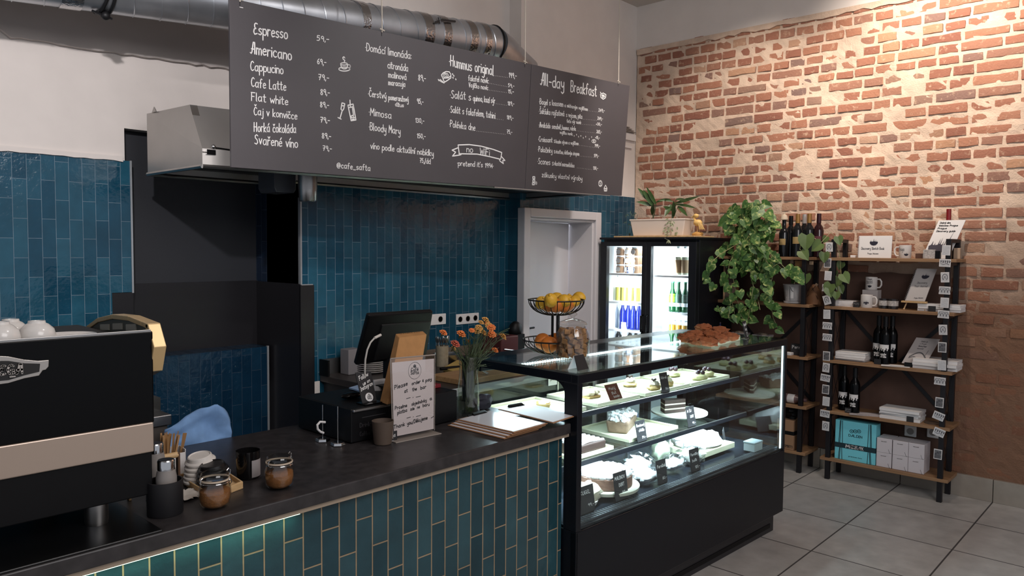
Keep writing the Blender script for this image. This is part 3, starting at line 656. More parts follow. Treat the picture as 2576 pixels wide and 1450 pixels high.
# cloth hanging over a box behind the worktop, steel grinder top
b = MB(); nx, nz_ = 26, 16
q00, q10 = T(419, 1126), T(585, 1098)
vs = []
for j in range(nz_+1):
    for i in range(nx+1):
        u = i/nx; w = j/nz_
        x = q00.x+(q10.x-q00.x)*u; y = 2.735+.016*noise.noise(Vector((u*5, w*3, 1)))+.01*math.sin(u*9+w*4)+.03*w
        topz = .05+.030*math.sin(min(1, u/.85)*PI*.62)*1.0 + .05*u*(1 if u < .8 else max(0, (1-u)/.2))
        z = ZT-.01+(topz+.02)*w + .006*noise.noise(Vector((u*8, w*5, 5)))
        vs.append((x, y, z))
fs = [(j*(nx+1)+i, j*(nx+1)+i+1, (j+1)*(nx+1)+i+1, (j+1)*(nx+1)+i) for j in range(nz_) for i in range(nx)]
b.add(vs, fs)
o = solo('tea_towel', b, mat('towel_blue', (120, 158, 206), .9, noise_amt=.14, nscale=18, bump=.2, bscale=30), 'pale blue tea towel bunched along the back edge of the worktop', 'towel', smooth=True)
m = o.modifiers.new('thick', 'SOLIDIFY'); m.thickness = .006
q = at(400, 1040, y=2.85)
t = thing('grinder', 'steel-topped grey grinder standing behind the espresso machine', 'grinder', (q.x-.02, 2.92, 0))
zt = at(420, 1058, y=2.85).z
x1 = at(432, 1040, y=2.85).x
obj('grinder_body', MB().box(x1-.26, x1-.012, 2.86, 3.05, 0, zt-.02), mat('grinder_grey', (74, 68, 64), .6), t, world=True, bev=.003)
obj('steel_top', MB().box(x1-.28, x1, 2.85, 3.06, zt-.02, zt+.02), STEEL, t, world=True, bev=.003)
obj('hopper', MB().prism([(x1-.28, zt+.02), (x1, zt+.02), (x1, zt+.07), (x1-.11, zt+.125), (x1-.28, zt+.125)], lambda p, q, s: (p, s, q), 2.95, 2.96), mat('smoke_acrylic', (58, 58, 56), .2), t, world=True)
# ================================================================== till corner
zb = ZT
pA = T(883, 1119); pB = T(1151, 1058)
X0, X1, YB0 = pA.x, at(1150, 1020, y=pA.y).x, pA.y
zc = at(886, 1030, y=YB0).z
pR = at(822, 1013, x=X0)
YB1 = YB0 + .36
print('drawer', X0, X1, YB0, zc, pR)
t = thing('cash_drawer', 'matt black cash drawer box standing at the back of the worktop', 'cash drawer', ((X0+X1)/2, (YB0+YB1)/2, zb))
obj('drawer_case', MB().box(X0, X1, YB0, YB1, zb+.004, zc), BLACK, t, world=True, bev=.004)
obj('front_lip', MB().box(X0+.005, X0+.175, YB0-.012, YB0+.004, zc-.012, zc-.003), STEEL, t, world=True, bev=.002)
b = MB(); b.box(X0+.05, X0+.16, YB0-.0015, YB0, zc-.040, zc-.038)
obj('drawer_gap', b, mat('grey_line', (52, 50, 52), .6), t, world=True)
for dx in (.02, X1-X0-.03):
    for dy in (.02, .3): obj('foot', MB().box(X0+dx, X0+dx+.02, YB0+dy, YB0+dy+.02, zb, zb+.005), BLACK, t, world=True)
b = MB()
for i, s in enumerate(('Drink', 'Coffee')):
    a = at(905, 1076+22*i, y=YB0); e = at(931, 1072+22*i, y=YB0); write(b, s, (a.x, a.z), (e.x, e.z), .016, .0011, lambda p, q: (p, YB0-.001, q))
obj('faint_lettering', b, mat('letter_dim', (52, 50, 54), .7), t, world=True)
# POS screen seen from behind, leaning on its foot
def quad_at(px, ys): return [at(u, v, y=y) for (u, v), y in zip(px, ys)]
q = quad_at([(895, 920), (1073, 897), (1090, 784), (928, 794)], [YB0+.28, YB0+.28, YB0+.15, YB0+.15])
t = thing('till_screen', 'large black till screen seen from behind, leaning back on its foot', 'screen', ((q[0].x+q[1].x)/2, YB0+.27, zc))
n_ = (q[1]-q[0]).cross(q[3]-q[0]).normalized()
if n_.y < 0: n_ = -n_
obj('screen_back', MB().slab(q, n_*.022), BLACK, t, world=True, bev=.006)
m_ = lambda a, c: q[0]*(1-a)*(1-c)+q[1]*a*(1-c)+q[2]*a*c+q[3]*(1-a)*c - n_*.004
obj('back_cover', MB().slab([m_(.22, .06), m_(.98, .06), m_(.98, .80), m_(.22, .80)], n_*.012), mat('screen_cover', (20, 20, 22), .5), t, world=True, bev=.004)
c0 = m_(.5, .3); b = MB(); b.tube([(c0.x, c0.y+.05, c0.z), (c0.x, c0.y+.05, zc+.02)], .025, 12); b.box(c0.x-.09, c0.x+.09, c0.y-.05, c0.y+.10, zc, zc+.018)
obj('foot_stand', b, BLACK, t, True, world=True)
# tall kraft box leaning against the screen
tl = at(995, 840, y=YB0+.10); tr = at(1064, 833, y=YB0+.10); fl = at(1005, 850, y=YB0+.06); fr = at(1074, 842, y=YB0+.06)
bl = at(955, 1012, z=zc+.002); dx = (tr-tl); bl = Vector((bl.x, YB0+.155, zc+.002)); bl = at(955, 1012, z=zc+.002)
br_ = bl + Vector((dx.x, 0, 0)); off = fl-tl; flb = bl + Vector((off.x, off.y*1.5, 0)); frb = br_ + Vector((off.x, off.y*1.5, 0))
flb.z = frb.z = zc+.002
t = solo('kraft_box', MB().hexa([flb, frb, br_, bl, fl, fr, tr, tl]), [CARD], 'tall brown kraft box leaning back on the cash drawer', 'box', bev=.003)
b = MB(); a = tl*.72+tr*.28; a = (tl*.7+fl*.3); e = (tr*.7+fr*.3); up3 = (tl-fl)*.5
write(b, 'STORYTEL', (.12, 0), (.88, 0), .5, .012, lambda p, q: a+(e-a)*p+up3*q+Vector((0, 0, .0008)), jit=0)
obj('box_lettering', b, mat('kraft_print', (96, 66, 38), .8), t, world=True)
# gooseneck USB lamp
t = thing('gooseneck_lamp', 'thin white gooseneck lamp rising behind the chalk card', 'lamp', (0, 0, zc))
q0 = at(918, 955, y=YB0+.07); pts = [at(u, v, y=YB0+.07) for u, v in ((918, 985), (918, 930), (919, 905), (924, 880), (932, 862), (942, 851), (952, 846))]
t.location = (q0.x, YB0+.07, zc)
pts[0].z = zc+.004
b = MB(); b.tube(pts[:-1], .0036, 8); obj('neck', b, mat('lamp_white', (176, 172, 166), .5), t, True, world=True)
b = MB(); b.tube([pts[-2], pts[-1], pts[-1]+(pts[-1]-pts[-2])*.6], .0055, 10); obj('lamp_head', b, mat('lamp_white2', (196, 190, 182), .5), t, True, world=True)
obj('lamp_base', MB().lathe([(0, 0), (.02, 0), (.02, .006), (.006, .01), (0, .01)], 16, (pts[0].x, pts[0].y, zc)), BLACK, t, True, world=True)
# chalk card with sticker
q = [at(913, 1019, y=YB0+.035), at(949, 1013, y=YB0+.035), at(933, 934, y=YB0+.075), at(894, 938, y=YB0+.075)]
zoff = zc+.004-min(q[0].z, q[1].z)
t = thing('chalk_card', 'small black chalk card with a round white sticker standing on the cash drawer', 'card', (q[0].x, q[0].y, zc))
n_ = (q[1]-q[0]).cross(q[3]-q[0]).normalized(); n_ = n_ if n_.y > 0 else -n_
obj('card_board', MB().slab(q, n_*.004), DARK, t, world=True, bev=.001)
mm = lambda a, c: q[0]*(1-a)*(1-c)+q[1]*a*(1-c)+q[2]*a*c+q[3]*(1-a)*c - n_*.001
b = MB(); hq = lambda p, r: mm(p, r)
for s, x0, y0, x1, y1, h in (('Follow', .14, .74, .76, .86, .13), ('us on', .30, .58, .80, .68, .10), ('Instagram', .10, .42, .93, .56, .12)): write(b, s, (x0, y0), (x1, y1), h, .012, hq)
obj('chalk_lettering', b, CHALK, t, world=True)
b = MB(); b.add([mm(.52+.26*math.cos(2*PI*k/28), .20+.135*math.sin(2*PI*k/28)) - n_*.0008 for k in range(28)], [tuple(range(28))]); st = obj('round_sticker', b, PAPER, t, world=True)
b = MB(); sk = lambda p, r: mm(p, r)-n_*.0016
for s, x0, y0, x1, h in (('Café', .40, .20, .64, .05), ('Šafta', .38, .14, .66, .05)): write(b, s, (x0, y0), (x1, y0), h, .008, sk)
b.ribbon([(.48, .28), (.52, .30), (.56, .28), (.55, .26), (.49, .26), (.48, .28)], .010, sk)
obj('sticker_print', b, GREYINK, st, world=True)
b = MB(); b.hexa([(q[0].x-.01, q[0].y-.03, zc), (q[1].x+.01, q[1].y-.03, zc), (q[1].x+.01, q[1].y+.03, zc), (q[0].x-.01, q[0].y+.03, zc), (q[0].x-.01, q[0].y-.03, zc+.006), (q[1].x+.01, q[1].y-.03, zc+.006), (q[1].x+.01, q[1].y+.03, zc+.006), (q[0].x-.01, q[0].y+.03, zc+.006)])
obj('card_foot', b, BLACKG, t, world=True, bev=.001)
# A4 sign in a clear stand
q = [T(988, 1104, ZT+.012), T(1093, 1083, ZT+.012), None, None]
yS = (q[0].y+q[1].y)/2
q[2] = at(1094, 893, y=q[1].y); q[3] = at(982, 903, y=q[0].y)
t = thing('order_sign', 'white handwritten order sign in a clear acrylic stand on the worktop', 'sign', ((q[0].x+q[1].x)/2, yS, ZT))
n_ = (q[1]-q[0]).cross(q[3]-q[0]).normalized(); n_ = n_ if n_.y > 0 else -n_
mm = lambda a, c: q[0]*(1-a)*(1-c)+q[1]*a*(1-c)+q[2]*a*c+q[3]*(1-a)*c
obj('paper_sheet', MB().slab([mm(.03, .02), mm(.98, .02), mm(.98, .95), mm(.03, .95)], n_*.0006), mat('sign_paper', (206, 194, 192), .7), t, world=True)
b = MB(); b.slab([mm(0, 0)-n_*.0022, mm(1, 0)-n_*.0022, mm(1, 1)-n_*.0022, mm(0, 1)-n_*.0022], n_*.0012); b.slab([mm(0, 0)+n_*.002, mm(1, 0)+n_*.002, mm(1, 1)+n_*.002, mm(0, 1)+n_*.002], n_*.0012)
obj('acrylic_sheet', b, GLASS, t, world=True)
ACR = mat('acrylic_edge', (150, 140, 132), .15, spec=.8)
b = MB(); b.tube([mm(0, 0), mm(0, 1)], .0022, 6); b.tube([mm(0, 1), mm(1, 1)], .0028, 6); b.tube([mm(1, 1), mm(1, 0)], .0016, 6)
obj('acrylic_edge', b, ACR, t, world=True)
e_ = (q[1]-q[0]).normalized(); f_ = Vector((e_.y, -e_.x, 0))
b = MB(); a0 = Vector((q[0].x, q[0].y, ZT))-e_*.006; a1 = Vector((q[1].x, q[1].y, ZT))+e_*.012
b.hexa([a0+f_*.03, a1+f_*.03, a1-f_*.04, a0-f_*.04] + [p+Vector((0, 0, .004)) for p in (a0+f_*.03, a1+f_*.03, a1-f_*.04, a0-f_*.04)])
obj('stand_foot', b, ACR, t, world=True, bev=.001)
b = MB(); fw = lambda p, r: mm(p, r)-n_*.0008; fw2 = lambda p, r: mm(p, r)-n_*.0038
for s, x0, y0, x1, y1, h in (('Please', .07, .61, .36, .645, .05), ('order', .46, .64, .66, .655, .04), ('&', .70, .66, .73, .66, .04), ('pay', .78, .655, .92, .67, .04),
    ('at', .29, .555, .36, .56, .042), ('the', .47, .56, .57, .565, .042), ('bar', .66, .57, .79, .575, .042), ('Prosíme', .07, .355, .34, .37, .042), ('objednávky', .45, .375, .80, .40, .04), ('a', .88, .41, .93, .41, .04),
    ('platba', .12, .295, .34, .31, .042), ('zde', .42, .315, .51, .32, .035), ('na', .58, .325, .64, .33, .035), ('baru', .71, .335, .87, .34, .04), ('Thank', .03, .12, .28, .135, .045), ('you/Děkujeme', .34, .135, .82, .165, .045), ('~', .91, .165, .97, .17, .035)):
    write(b, s, (x0, y0), (x1, y1), h, .0052, fw)
for y0 in (.475, .225):
    for x0, x1 in ((.33, .42), (.48, .49), (.55, .66)): b.ribbon([(x0, y0), (x1, y0+.006)], .004, fw)
b.ribbon([(.53+.145*math.cos(2*PI*k/36), .82+.108*math.sin(2*PI*k/36)) for k in range(37)], .0022, fw)
for s, x0, y0, x1, h in (('Café', .45, .815, .61, .042), ('Šafta', .44, .775, .62, .04)): write(b, s, (x0, y0), (x1, y0), h, .0045, fw)
b.ribbon([(.505, .88), (.53, .895), (.555, .88), (.55, .865), (.51, .865), (.505, .88), (.53, .87), (.555, .88)], .007, fw)
obj('sign_lettering', b, INK, t, world=True)
# tips cup and its tag
p = T(963, 1117)
t = thing('tips_cup', 'dark clay cup standing in front of the cash drawer', 'cup', p)
obj('cup_wall', MB().lathe([(0, 0), (.030, 0), (.033, .003), (.041, .088), (.038, .088), (.031, .008), (0, .008)], 32), mat('clay_dark', (84, 70, 60), .7), t, True)
p = T(986, 1112)
t = thing('tips_tag', 'small black tag with chalk writing standing between the clay cup and the sign', 'tag', p, math.radians(-8))
obj('tag_board', MB().box(-.022, .022, -.001, .002, 0, .040), DARK, t)
b = MB(); write(b, 'Tips', (-.016, .014), (.014, .018), .016, .0011, lambda a, c: (a, -.0016, c)); obj('tag_lettering', b, CHALK, t)
obj('tag_foot', MB().cbox((0, .004, .003), (.014, .016, .006)), CHROME, t, bev=.001)
# two slim card posts
for i, (u, v, top, lb) in enumerate(((812, 1111, 1018, 'slim chrome card post, the one at the rear corner of the cash drawer'), (850, 1121, 1022, 'slim chrome card post, the one at the front corner of the cash drawer'))):
    p = T(u, v)
    t = thing('card_post', lb, 'post', p, .4, 'card posts')
    obj('post_foot', MB().lathe([(0, 0), (.026, 0), (.028, .003), (.026, .012), (.018, .014), (0, .014)], 6), CHROME, t, bev=.001)
    h = at(u+6, top, y=p.y).z-ZT
    obj('post_rod', MB().lathe([(0, .012), (.0022, .012), (.0022, h), (0, h)], 10), CHROME, t, True)
b = MB(); pts = [at(u, v, y=YB0+.10) for u, v in ((818, 1063), (805, 1062), (798, 1070), (799, 1080), (806, 1087), (814, 1090))]; b.tube(pts, .0045, 8)
solo('white_cable', b, PAPER, 'short white cable looping out behind the cash drawer', 'cable', smooth=True)
# ---------------------------------------------------------------- vase of flowers and the stone
p = T(1178, 1046)
VL = Vector((p.x, p.y, ZT))
t = thing('glass_vase', 'clear glass vase of water holding the orange flowers', 'vase', VL)
pr = [(0, .004), (.046, .004), (.049, .010), (.050, .06), (.047, .13), (.041, .19), (.043, .25), (.047, .262), (.044, .262), (.040, .25), (.038, .19), (.044, .13), (.047, .06), (.045, .016), (0, .016)]
obj('vase_wall', MB().lathe([(r*.98, z) for r, z in pr], 32), GLASSW, t, True)
obj('water', MB().lathe([(0, .017), (.042, .017), (.044, .06), (.0425, .10), (0, .10)], 24), glass('water', (.86, .9, .84), 1.0), t, True)
GREEN = mat('stem_green', (58, 72, 44), .6, noise_amt=.2, nscale=40); OR = mat('petal_orange', (214, 122, 62), .7, noise_amt=.2, nscale=60); YEL = mat('petal_yellow', (206, 156, 84), .7, noise_amt=.2, nscale=60); RED = mat('petal_red', (176, 84, 64), .7, noise_amt=.2, nscale=60)
rnn = random.Random(9)
FL = [(1221, 806, YEL, 1.0), (1230, 820, YEL, .9), (1215, 838, YEL, 1), (1205, 825, YEL, .9), (1236, 825, OR, 1), (1200, 833, YEL, 1), (1237, 842, OR, 1.1), (1264, 848, YEL, 1.1), (1187, 832, OR, .7), (1245, 882, OR, .9), (1160, 841, OR, 1.1), (1115, 838, OR, .9), (1145, 866, RED, 1.1), (1176, 860, OR, .7), (1140, 878, YEL, .7), (1224, 812, OR, .8), (1210, 812, YEL, .7)]
for i, (u, v, m, s) in enumerate(FL):
    dy = rnn.uniform(-.07, .07)
    q = at(u, v, y=VL.y+dy)
    where = {0: 'topmost', 11: 'leftmost', 10: 'large', 12: 'reddish', 7: 'drooping', 9: 'lowest on the right side'}.get(i)
    col = 'yellow' if m is YEL else ('red' if m is RED else 'orange')
    fl = thing('cut_flower', None, 'flower', (VL.x, VL.y, ZT+.02), 0, 'flowers in the glass vase')
    fl['label'] = {0: 'topmost pale yellow flower in the glass vase', 11: 'orange flower reaching furthest towards the till from the glass vase', 10: 'large orange flower standing apart over the cutlery side of the vase', 12: 'reddish flower low on the till side of the vase', 7: 'drooping yellow flower on a long stem towards the cake case', 9: 'orange flower hanging lowest over the cake case frame'}.get(i) or '%s carnation-like flower in the dense upper part of the glass vase' % col
    b = MB()
    base = (VL.x+rnn.uniform(-.02, .02), VL.y+rnn.uniform(-.02, .02), ZT+.02)
    neck = (VL.x+(q.x-VL.x)*.22+rnn.uniform(-.008, .008), VL.y+rnn.uniform(-.012, .012), ZT+.24)
    mid = (neck[0]*.45+q.x*.55+rnn.uniform(-.01, .01), neck[1]*.5+q.y*.5, neck[2]*.5+q.z*.5+.012)
    b.tube([base, neck, mid, tuple(q)], [.0016, .0019, .0016, .0014], 5)
    for k in range(5):   # narrow leaves on the stem
        w = rnn.random(); a = Vector(neck).lerp(q, w*.8); d = Vector((rnn.uniform(-.05, .05), rnn.uniform(-.04, .04), rnn.uniform(.02, .06)))
        sd = Vector((.004, .002, 0)); b.add([a-sd*.3, a+d*.5-sd, a+d, a+d*.5+sd], [(0, 1, 2, 3)])
    obj('stem', b, GREEN, fl, True, world=True)
    b = MB(); r = .0175*s
    dirv = Vector((rnn.uniform(-.5, .5), -.5, .7)).normalized(); side = dirv.orthogonal().normalized(); oth = dirv.cross(side)
    for ring, (rr, nn, lift) in enumerate(((1, 9, .1), (.72, 8, .5), (.42, 6, .9))):
        for k in range(nn):
            an = 2*PI*(k+ring*.37)/nn; dv = side*math.cos(an)+oth*math.sin(an); tv = dirv.cross(dv)
            tip = q+dv*r*rr*1.15+dirv*r*lift*.7; mdp = q+dv*r*rr*.7+dirv*r*lift*.75
            b.add([q+dirv*r*.1*ring, mdp+tv*r*.34, tip+tv*r*.22+dirv*r*.08, tip-dirv*r*.06, tip-tv*r*.22+dirv*r*.05, mdp-tv*r*.34], [(0, 1, 2, 3, 4, 5)])
    hd = obj('bloom', b, m, fl, world=True)
    b = MB(); b.tube([q-dirv*r*1.3, q-dirv*r*.6, q], [r*.10, r*.28, r*.36], 8); obj('calyx', b, mat('calyx', (84, 84, 50), .6) if i == 0 else bpy.data.materials['calyx'], hd, True, world=True)
b = MB(); rnn = random.Random(21)
for k in range(70):
    u = rnn.choice([rnn.gauss(1205, 22), rnn.gauss(1190, 15)]); v = rnn.uniform(840, 925); u += (905-v)*.12
    q = at(u, v, y=VL.y+rnn.uniform(-.05, .05)); a = Vector((VL.x+rnn.uniform(-.02, .02), VL.y+rnn.uniform(-.02, .02), ZT+.2))
    b.tube([a, a.lerp(q, .5)+Vector((0, 0, .008)), q], .0012, 4)
    d = (q-a).normalized(); sd = Vector((.0045, .002, 0))
    b.add([q, q+d*.02-sd, q+d*.045, q+d*.02+sd], [(0, 1, 2, 3)])
for u, v, u2, v2 in ((1235, 845, 1278, 832), (1255, 838, 1282, 826), (1262, 838, 1280, 842), (1250, 845, 1262, 835)):
    b.tube([at(u, v, y=VL.y), at(u2, v2, y=VL.y)], .0016, 5)
solo('flower_greenery', b, GREEN, 'tangle of thin green stems and narrow leaves filling the glass vase', 'greenery', base=(VL.x, VL.y, ZT+.2))
bpy.data.objects['flower_greenery']['kind'] = 'stuff'
p = T(1222, 1030)
solo('dark_stone', MB().ball((p.x, p.y+.02, ZT+.032), .05, 18, 12, (1.0, .7, .68), .35, 2.2, 3), mat('stone_dark', (42, 44, 54), .9, bump=.6, bscale=50), 'rough dark stone lying beside the glass vase', 'stone', smooth=True)
# ---------------------------------------------------------------- menus on clipboards
def board_on(q, z, th): return MB().slab([(p.x, p.y, z) for p in q], (0, 0, th))
HARD = mat('hardboard', (150, 108, 74), .7); PAP2 = mat('menu_paper', (206, 204, 210), .55); FOIL = mat('menu_sleeve', (214, 214, 220), .16, spec=.8)
qa = [T(1150, 1069), T(1293, 1103), T(1378, 1079), T(1232, 1047)]
qb = [T(1253, 1046), T(1392, 1082), T(1464, 1058), T(1328, 1032)]
lay = [('lowest clipboard of the pile, its board showing at the till side', qa, -.055, 0), ('second clipboard up in the pile of menus', qa, -.035, 1), ('third clipboard up, just under the one with the shiny sleeve', qa, -.012, 2), ('clipboard with a shiny sleeved menu, on the till side of the pile', qa, 0, 3), ('clipboard with a plain white sheet, lying topmost and over the cake case edge', qb, 0, 4)]
sh_ = Vector((-1, .25, 0))
for lb, q, off, k in lay:
    z = ZT+.001+.006*k; qq = [p-sh_*off*1.0 if False else p+sh_*(-off)*.8 for p in q]
    t = thing('clipboard', lb, 'clipboard', (sum(p.x for p in qq)/4, sum(p.y for p in qq)/4, z), 0, 'clipboard menus')
    obj('board', board_on(qq, z, .0035), HARD, t, world=True, bev=.001)
    c = sum(qq, Vector())/4; pin = [c.lerp(p, .95) for p in qq]
    obj('menu_sheet', board_on(pin, z+.0035, .0012), FOIL if k == 3 else PAP2, t, world=True)
    a, d = qq[3], qq[0]; mid = a.lerp(d, .36) if k == 3 else a.lerp(d, .45); e_ = (d-a).normalized(); s_ = (c-mid).normalized()
    b = MB(); b.hexa([mid-e_*.045+Vector((0, 0, z+.005-ZT)), mid+e_*.045+Vector((0, 0, z+.005-ZT)), mid+e_*.045+s_*.02+Vector((0, 0, z+.005-ZT)), mid-e_*.045+s_*.02+Vector((0, 0, z+.005-ZT)), mid-e_*.04+Vector((0, 0, z+.015-ZT)), mid+e_*.04+Vector((0, 0, z+.015-ZT)), mid+e_*.04+s_*.012+Vector((0, 0, z+.010-ZT)), mid-e_*.04+s_*.012+Vector((0, 0, z+.010-ZT))])
    obj('clip', b, BLACK, t, world=True, bev=.001)
# ---------------------------------------------------------------- back counter along the tiled wall
ZB = .90; YB = 3.12
t = thing('back_counter', 'dark back counter with a pale lit front edge along the tiled wall', 'counter', (3.45, 3.6, 0))
obj('cabinet', MB().box(2.66, 4.3, YB+.04, YM-.004, 0, ZB-.04), DARK, t, world=True, bev=.003)
obj('counter_slab', MB().box(2.632, 4.34, YB, YM-.004, ZB-.04, ZB), mat('slab_grey', (58, 52, 50), .4), t, world=True, bev=.003)
obj('lit_edge', MB().box(2.632, 4.34, YB-.008, YB, ZB-.048, ZB-.002), mat('edge_led_spill', (206, 212, 216), .4), t, world=True)  # front edge coloured white for the LED light spilling on it
obj('upstand', MB().box(3.35, 4.34, YM-.018, YM-.004, ZB, ZB+.075), mat('upstand_beige', (104, 92, 80), .6), t, world=True, bev=.002)
obj('steel_splash', MB().box(2.640, 3.2, YM-.020, YM-.004, ZB, ZB+.098), STEEL, t, world=True)
obj('end_edge', MB().box(2.628, 2.640, YM-.10, YM-.004, ZB, ZB+.10), BLACK, t, world=True)
struct('trim_8', MB().box(2.558, 2.628, YM-.008, YM, .15, .862), PLASTER)
def BC(u, v, z=ZB): return at(u, v, z=z)
zs = ZB
pr = None
pp = at(951, 943, z=zs)
for k in range(9):
    lb = 'white plate, %s of the pile beside the till screen' % ('topmost' if k == 8 else 'lowest' if k == 0 else ['second from the bottom', 'third from the bottom', 'fourth from the bottom', 'fifth from the bottom', 'fourth from the top', 'third from the top', 'second from the top'][k-1])
    if pr is None: pr = obj('dinner_plate', MB().lathe([(0, 0), (.06, 0), (.066, .004), (.105, .013), (.106, .016), (.065, .007), (0, .006)], 36), CERAM, smooth=True); o = pr
    else: o = pr.copy(); COL.objects.link(o)
    tag(o, lb, 'plate', 'plates in the pile'); o.location = (pp.x+.02+.001*(k % 3), pp.y+.10, zs+.001+.0125*k)
pq = at(838, 940, z=zs)
b = MB(); vs = []
for j in range(9):
    for i in range(9): vs.append((pq.x-.06+.15*i/8+.01*noise.noise(Vector((i*.6, j*.7, 2))), pq.y+.02+.03*noise.noise(Vector((i*.5, j*.5, 6)))+.05*j/8, zs+.003+.13*j/8*(1-.15*abs(i-5)/5)+.01*noise.noise(Vector((i, j, 1)))))
b.add(vs, [(j*9+i, j*9+i+1, j*9+i+10, j*9+i+9) for j in range(8) for i in range(8)])
solo('paper_bag', b, mat('bag_paper', (156, 148, 146), .9), 'crumpled pale paper bag standing on the back counter', 'bag', smooth=True)
p1 = at(877, 945, z=zs)
solo('napkin_box', MB().box(p1.x, p1.x+.10, p1.y, p1.y+.09, zs+.001, zs+.16), mat('napkin_grey', (128, 124, 126), .8), 'pale grey box standing between the paper bag and the plates', 'box', bev=.004)
p1 = at(902, 932, z=zs)
t = thing('price_stand', 'small clear stand with a white card beside the pile of plates', 'card stand', (p1.x, p1.y-.05, zs))
obj('white_card', MB().box(-.045, .045, 0, .004, .003, .09), PAPER, t); obj('stand_frame', MB().box(-.05, -.046, -.004, .01, 0, .095).box(.046, .05, -.004, .01, 0, .095).box(-.05, .05, -.004, .01, 0, .003), STEEL, t)
p1 = T(948, 985, 1.1)
q = [at(1214/1, 0, y=3) for _ in range(0)]
p1 = at(948, 987, y=YB0+.24)
t = thing('ice_cream_cup', 'tapered paper cup with crumpled tissue standing behind the chalk card', 'cup', (p1.x, p1.y, zc))
hz = at(952, 985, y=YB0+.24).z-zc
obj('cup_wall', MB().lathe([(0, 0), (.012, 0), (.022, hz), (.020, hz), (.010, .004), (0, .004)], 20), mat('cup_beige', (150, 136, 118), .7), t, True)
obj('tissue', MB().ball((0, 0, hz+.004), .021, 12, 8, (1, 1, .8), .5, 3, 2), PAPER, t, True)
p1 = at(955, 972, y=YB0+.26)
solo('receipt_pad', MB().box(p1.x-.028, p1.x+.03, p1.y, p1.y+.008, zc+.001, at(955, 955, y=YB0+.26).z), PAPER, 'white receipt pad standing against the foot of the till screen', 'pad')
q = [at(877, 979, z=zc+.002), at(905, 988, z=zc+.002), at(912, 976, z=zc+.002), at(895, 974, z=zc+.002)]
solo('blue_notepad', MB().slab([at(878, 979, z=zc+.004), at(906, 987, z=zc+.004), at(930, 974, z=zc+.004), at(902, 972, z=zc+.004)], (0, 0, .006)), mat('pad_blue', (150, 176, 210), .6), 'pale blue notepad lying on the cash drawer', 'notepad')
p1 = at(885, 1002, z=zc+.001)
solo('card_reader', MB().ball((p1.x, p1.y, zc+.012), .045, 16, 8, (1.1, .55, .27)), BLACKG, 'small rounded black card reader lying on the cash drawer', 'card reader', smooth=True)
# right of the sign: napkin dispenser and red box on the drawer
xq = at(1100, 990, y=YB0+.10); zt_ = at(1100, 907, y=YB0+.10).z; zr = at(1100, 966, y=YB0+.10).z
solo('red_box', MB().box(xq.x-.05, xq.x+.012, YB0+.09, YB0+.15, zc+.001, zr), mat('box_red', (122, 24, 34), .5), 'small dark red box standing on the cash drawer behind the sign', 'box', bev=.002)
t = thing('pump_bottle', 'pale grey bottle with a chrome top standing behind the order sign', 'bottle', (xq.x, YB0+.22, zc))
hz = at(1100, 905, y=YB0+.22).z-zc
obj('bottle_body', MB().lathe([(0, 0), (.020, 0), (.021, .003), (.021, hz-.03), (.012, hz-.02), (0, hz-.02)], 20), mat('bottle_grey', (150, 146, 142), .4), t, True)
obj('bottle_top', MB().lathe([(.012, hz-.02), (.012, hz-.005), (.008, hz), (0, hz)], 16), CHROME, t, True)
# cutlery jar
p1 = BC(1112, 921, ZB); hz = at(1112, 870, y=p1.y).z-ZB
t = thing('cutlery_jar', 'tall ribbed jar full of cutlery on the back counter', 'cutlery jar', (p1.x, p1.y, ZB))
obj('jar_wall', MB().lathe([(0, 0), (.042, 0), (.044, hz), (.040, hz), (.038, .01), (0, .01)], 24), mat('jar_beige', (150, 138, 116), .6, noise_amt=.1, nscale=60), t, True)
rnn = random.Random(3); pr = None
for k in range(12):
    if pr is None:
        b = MB(); b.box(-.003, .003, -.001, .001, 0, .15); b.ball((0, 0, .172), .011, 10, 8, (1, .3, 2.1)); pr = obj('spoon', b, STEEL, smooth=True); o = pr
    else: o = pr.copy(); COL.objects.link(o)
    tag(o, 'steel spoon standing handle down in the ribbed jar', 'spoon', 'spoons in the cutlery jar')
    a = rnn.uniform(0, 6.28); r = rnn.uniform(.005, .024); o.location = (p1.x+r*math.cos(a), p1.y+r*math.sin(a), ZB+.012); o.rotation_euler = (-.22*math.sin(a), .22*math.cos(a), a)
# bowl, cutting boards, tongs, block, slicer
p1 = BC(1140, 922); solo('mixing_bowl', MB().lathe([(0, 0), (.05, 0), (.09, .05), (.095, .07), (.09, .07), (.085, .05), (.045, .006), (0, .006)], 28, (p1.x+.05, p1.y+.12, ZB)), STEEL, 'steel mixing bowl behind the flower vase on the back counter', 'bowl', smooth=True)
q = [BC(1115, 935), BC(1153, 950), BC(1200, 925), BC(1150, 915)]
solo('yellow_board', MB().slab([(p.x, p.y, ZB+.001) for p in q], (0, 0, .025)), mat('board_yellow', (206, 172, 96), .6), 'yellow cutting board lying on the back counter behind the vase', 'cutting board', bev=.003)
q0, q1 = BC(1108, 929, ZB+.03), BC(1140, 925, ZB+.03)
solo('knife', MB().tube([q0, q1, q1+(q1-q0)*.5], [.010, .010, .008], 8), BLACK, 'black-handled knife lying on the yellow cutting board', 'knife', smooth=True)
q = [BC(1118, 958), BC(1150, 968), BC(1170, 955), BC(1130, 948)]
solo('bread_cloth', MB().slab([(p.x, p.y, ZB+.001) for p in q], (0, 0, .012)), mat('cloth_brown', (112, 98, 84), .9, bump=.5, bscale=80), 'folded brown cloth on the back counter in front of the yellow cutting board', 'cloth', bev=.004)
xa = at(1206, 948, y=3.5).x; xb_ = at(1300, 930, y=3.5).x
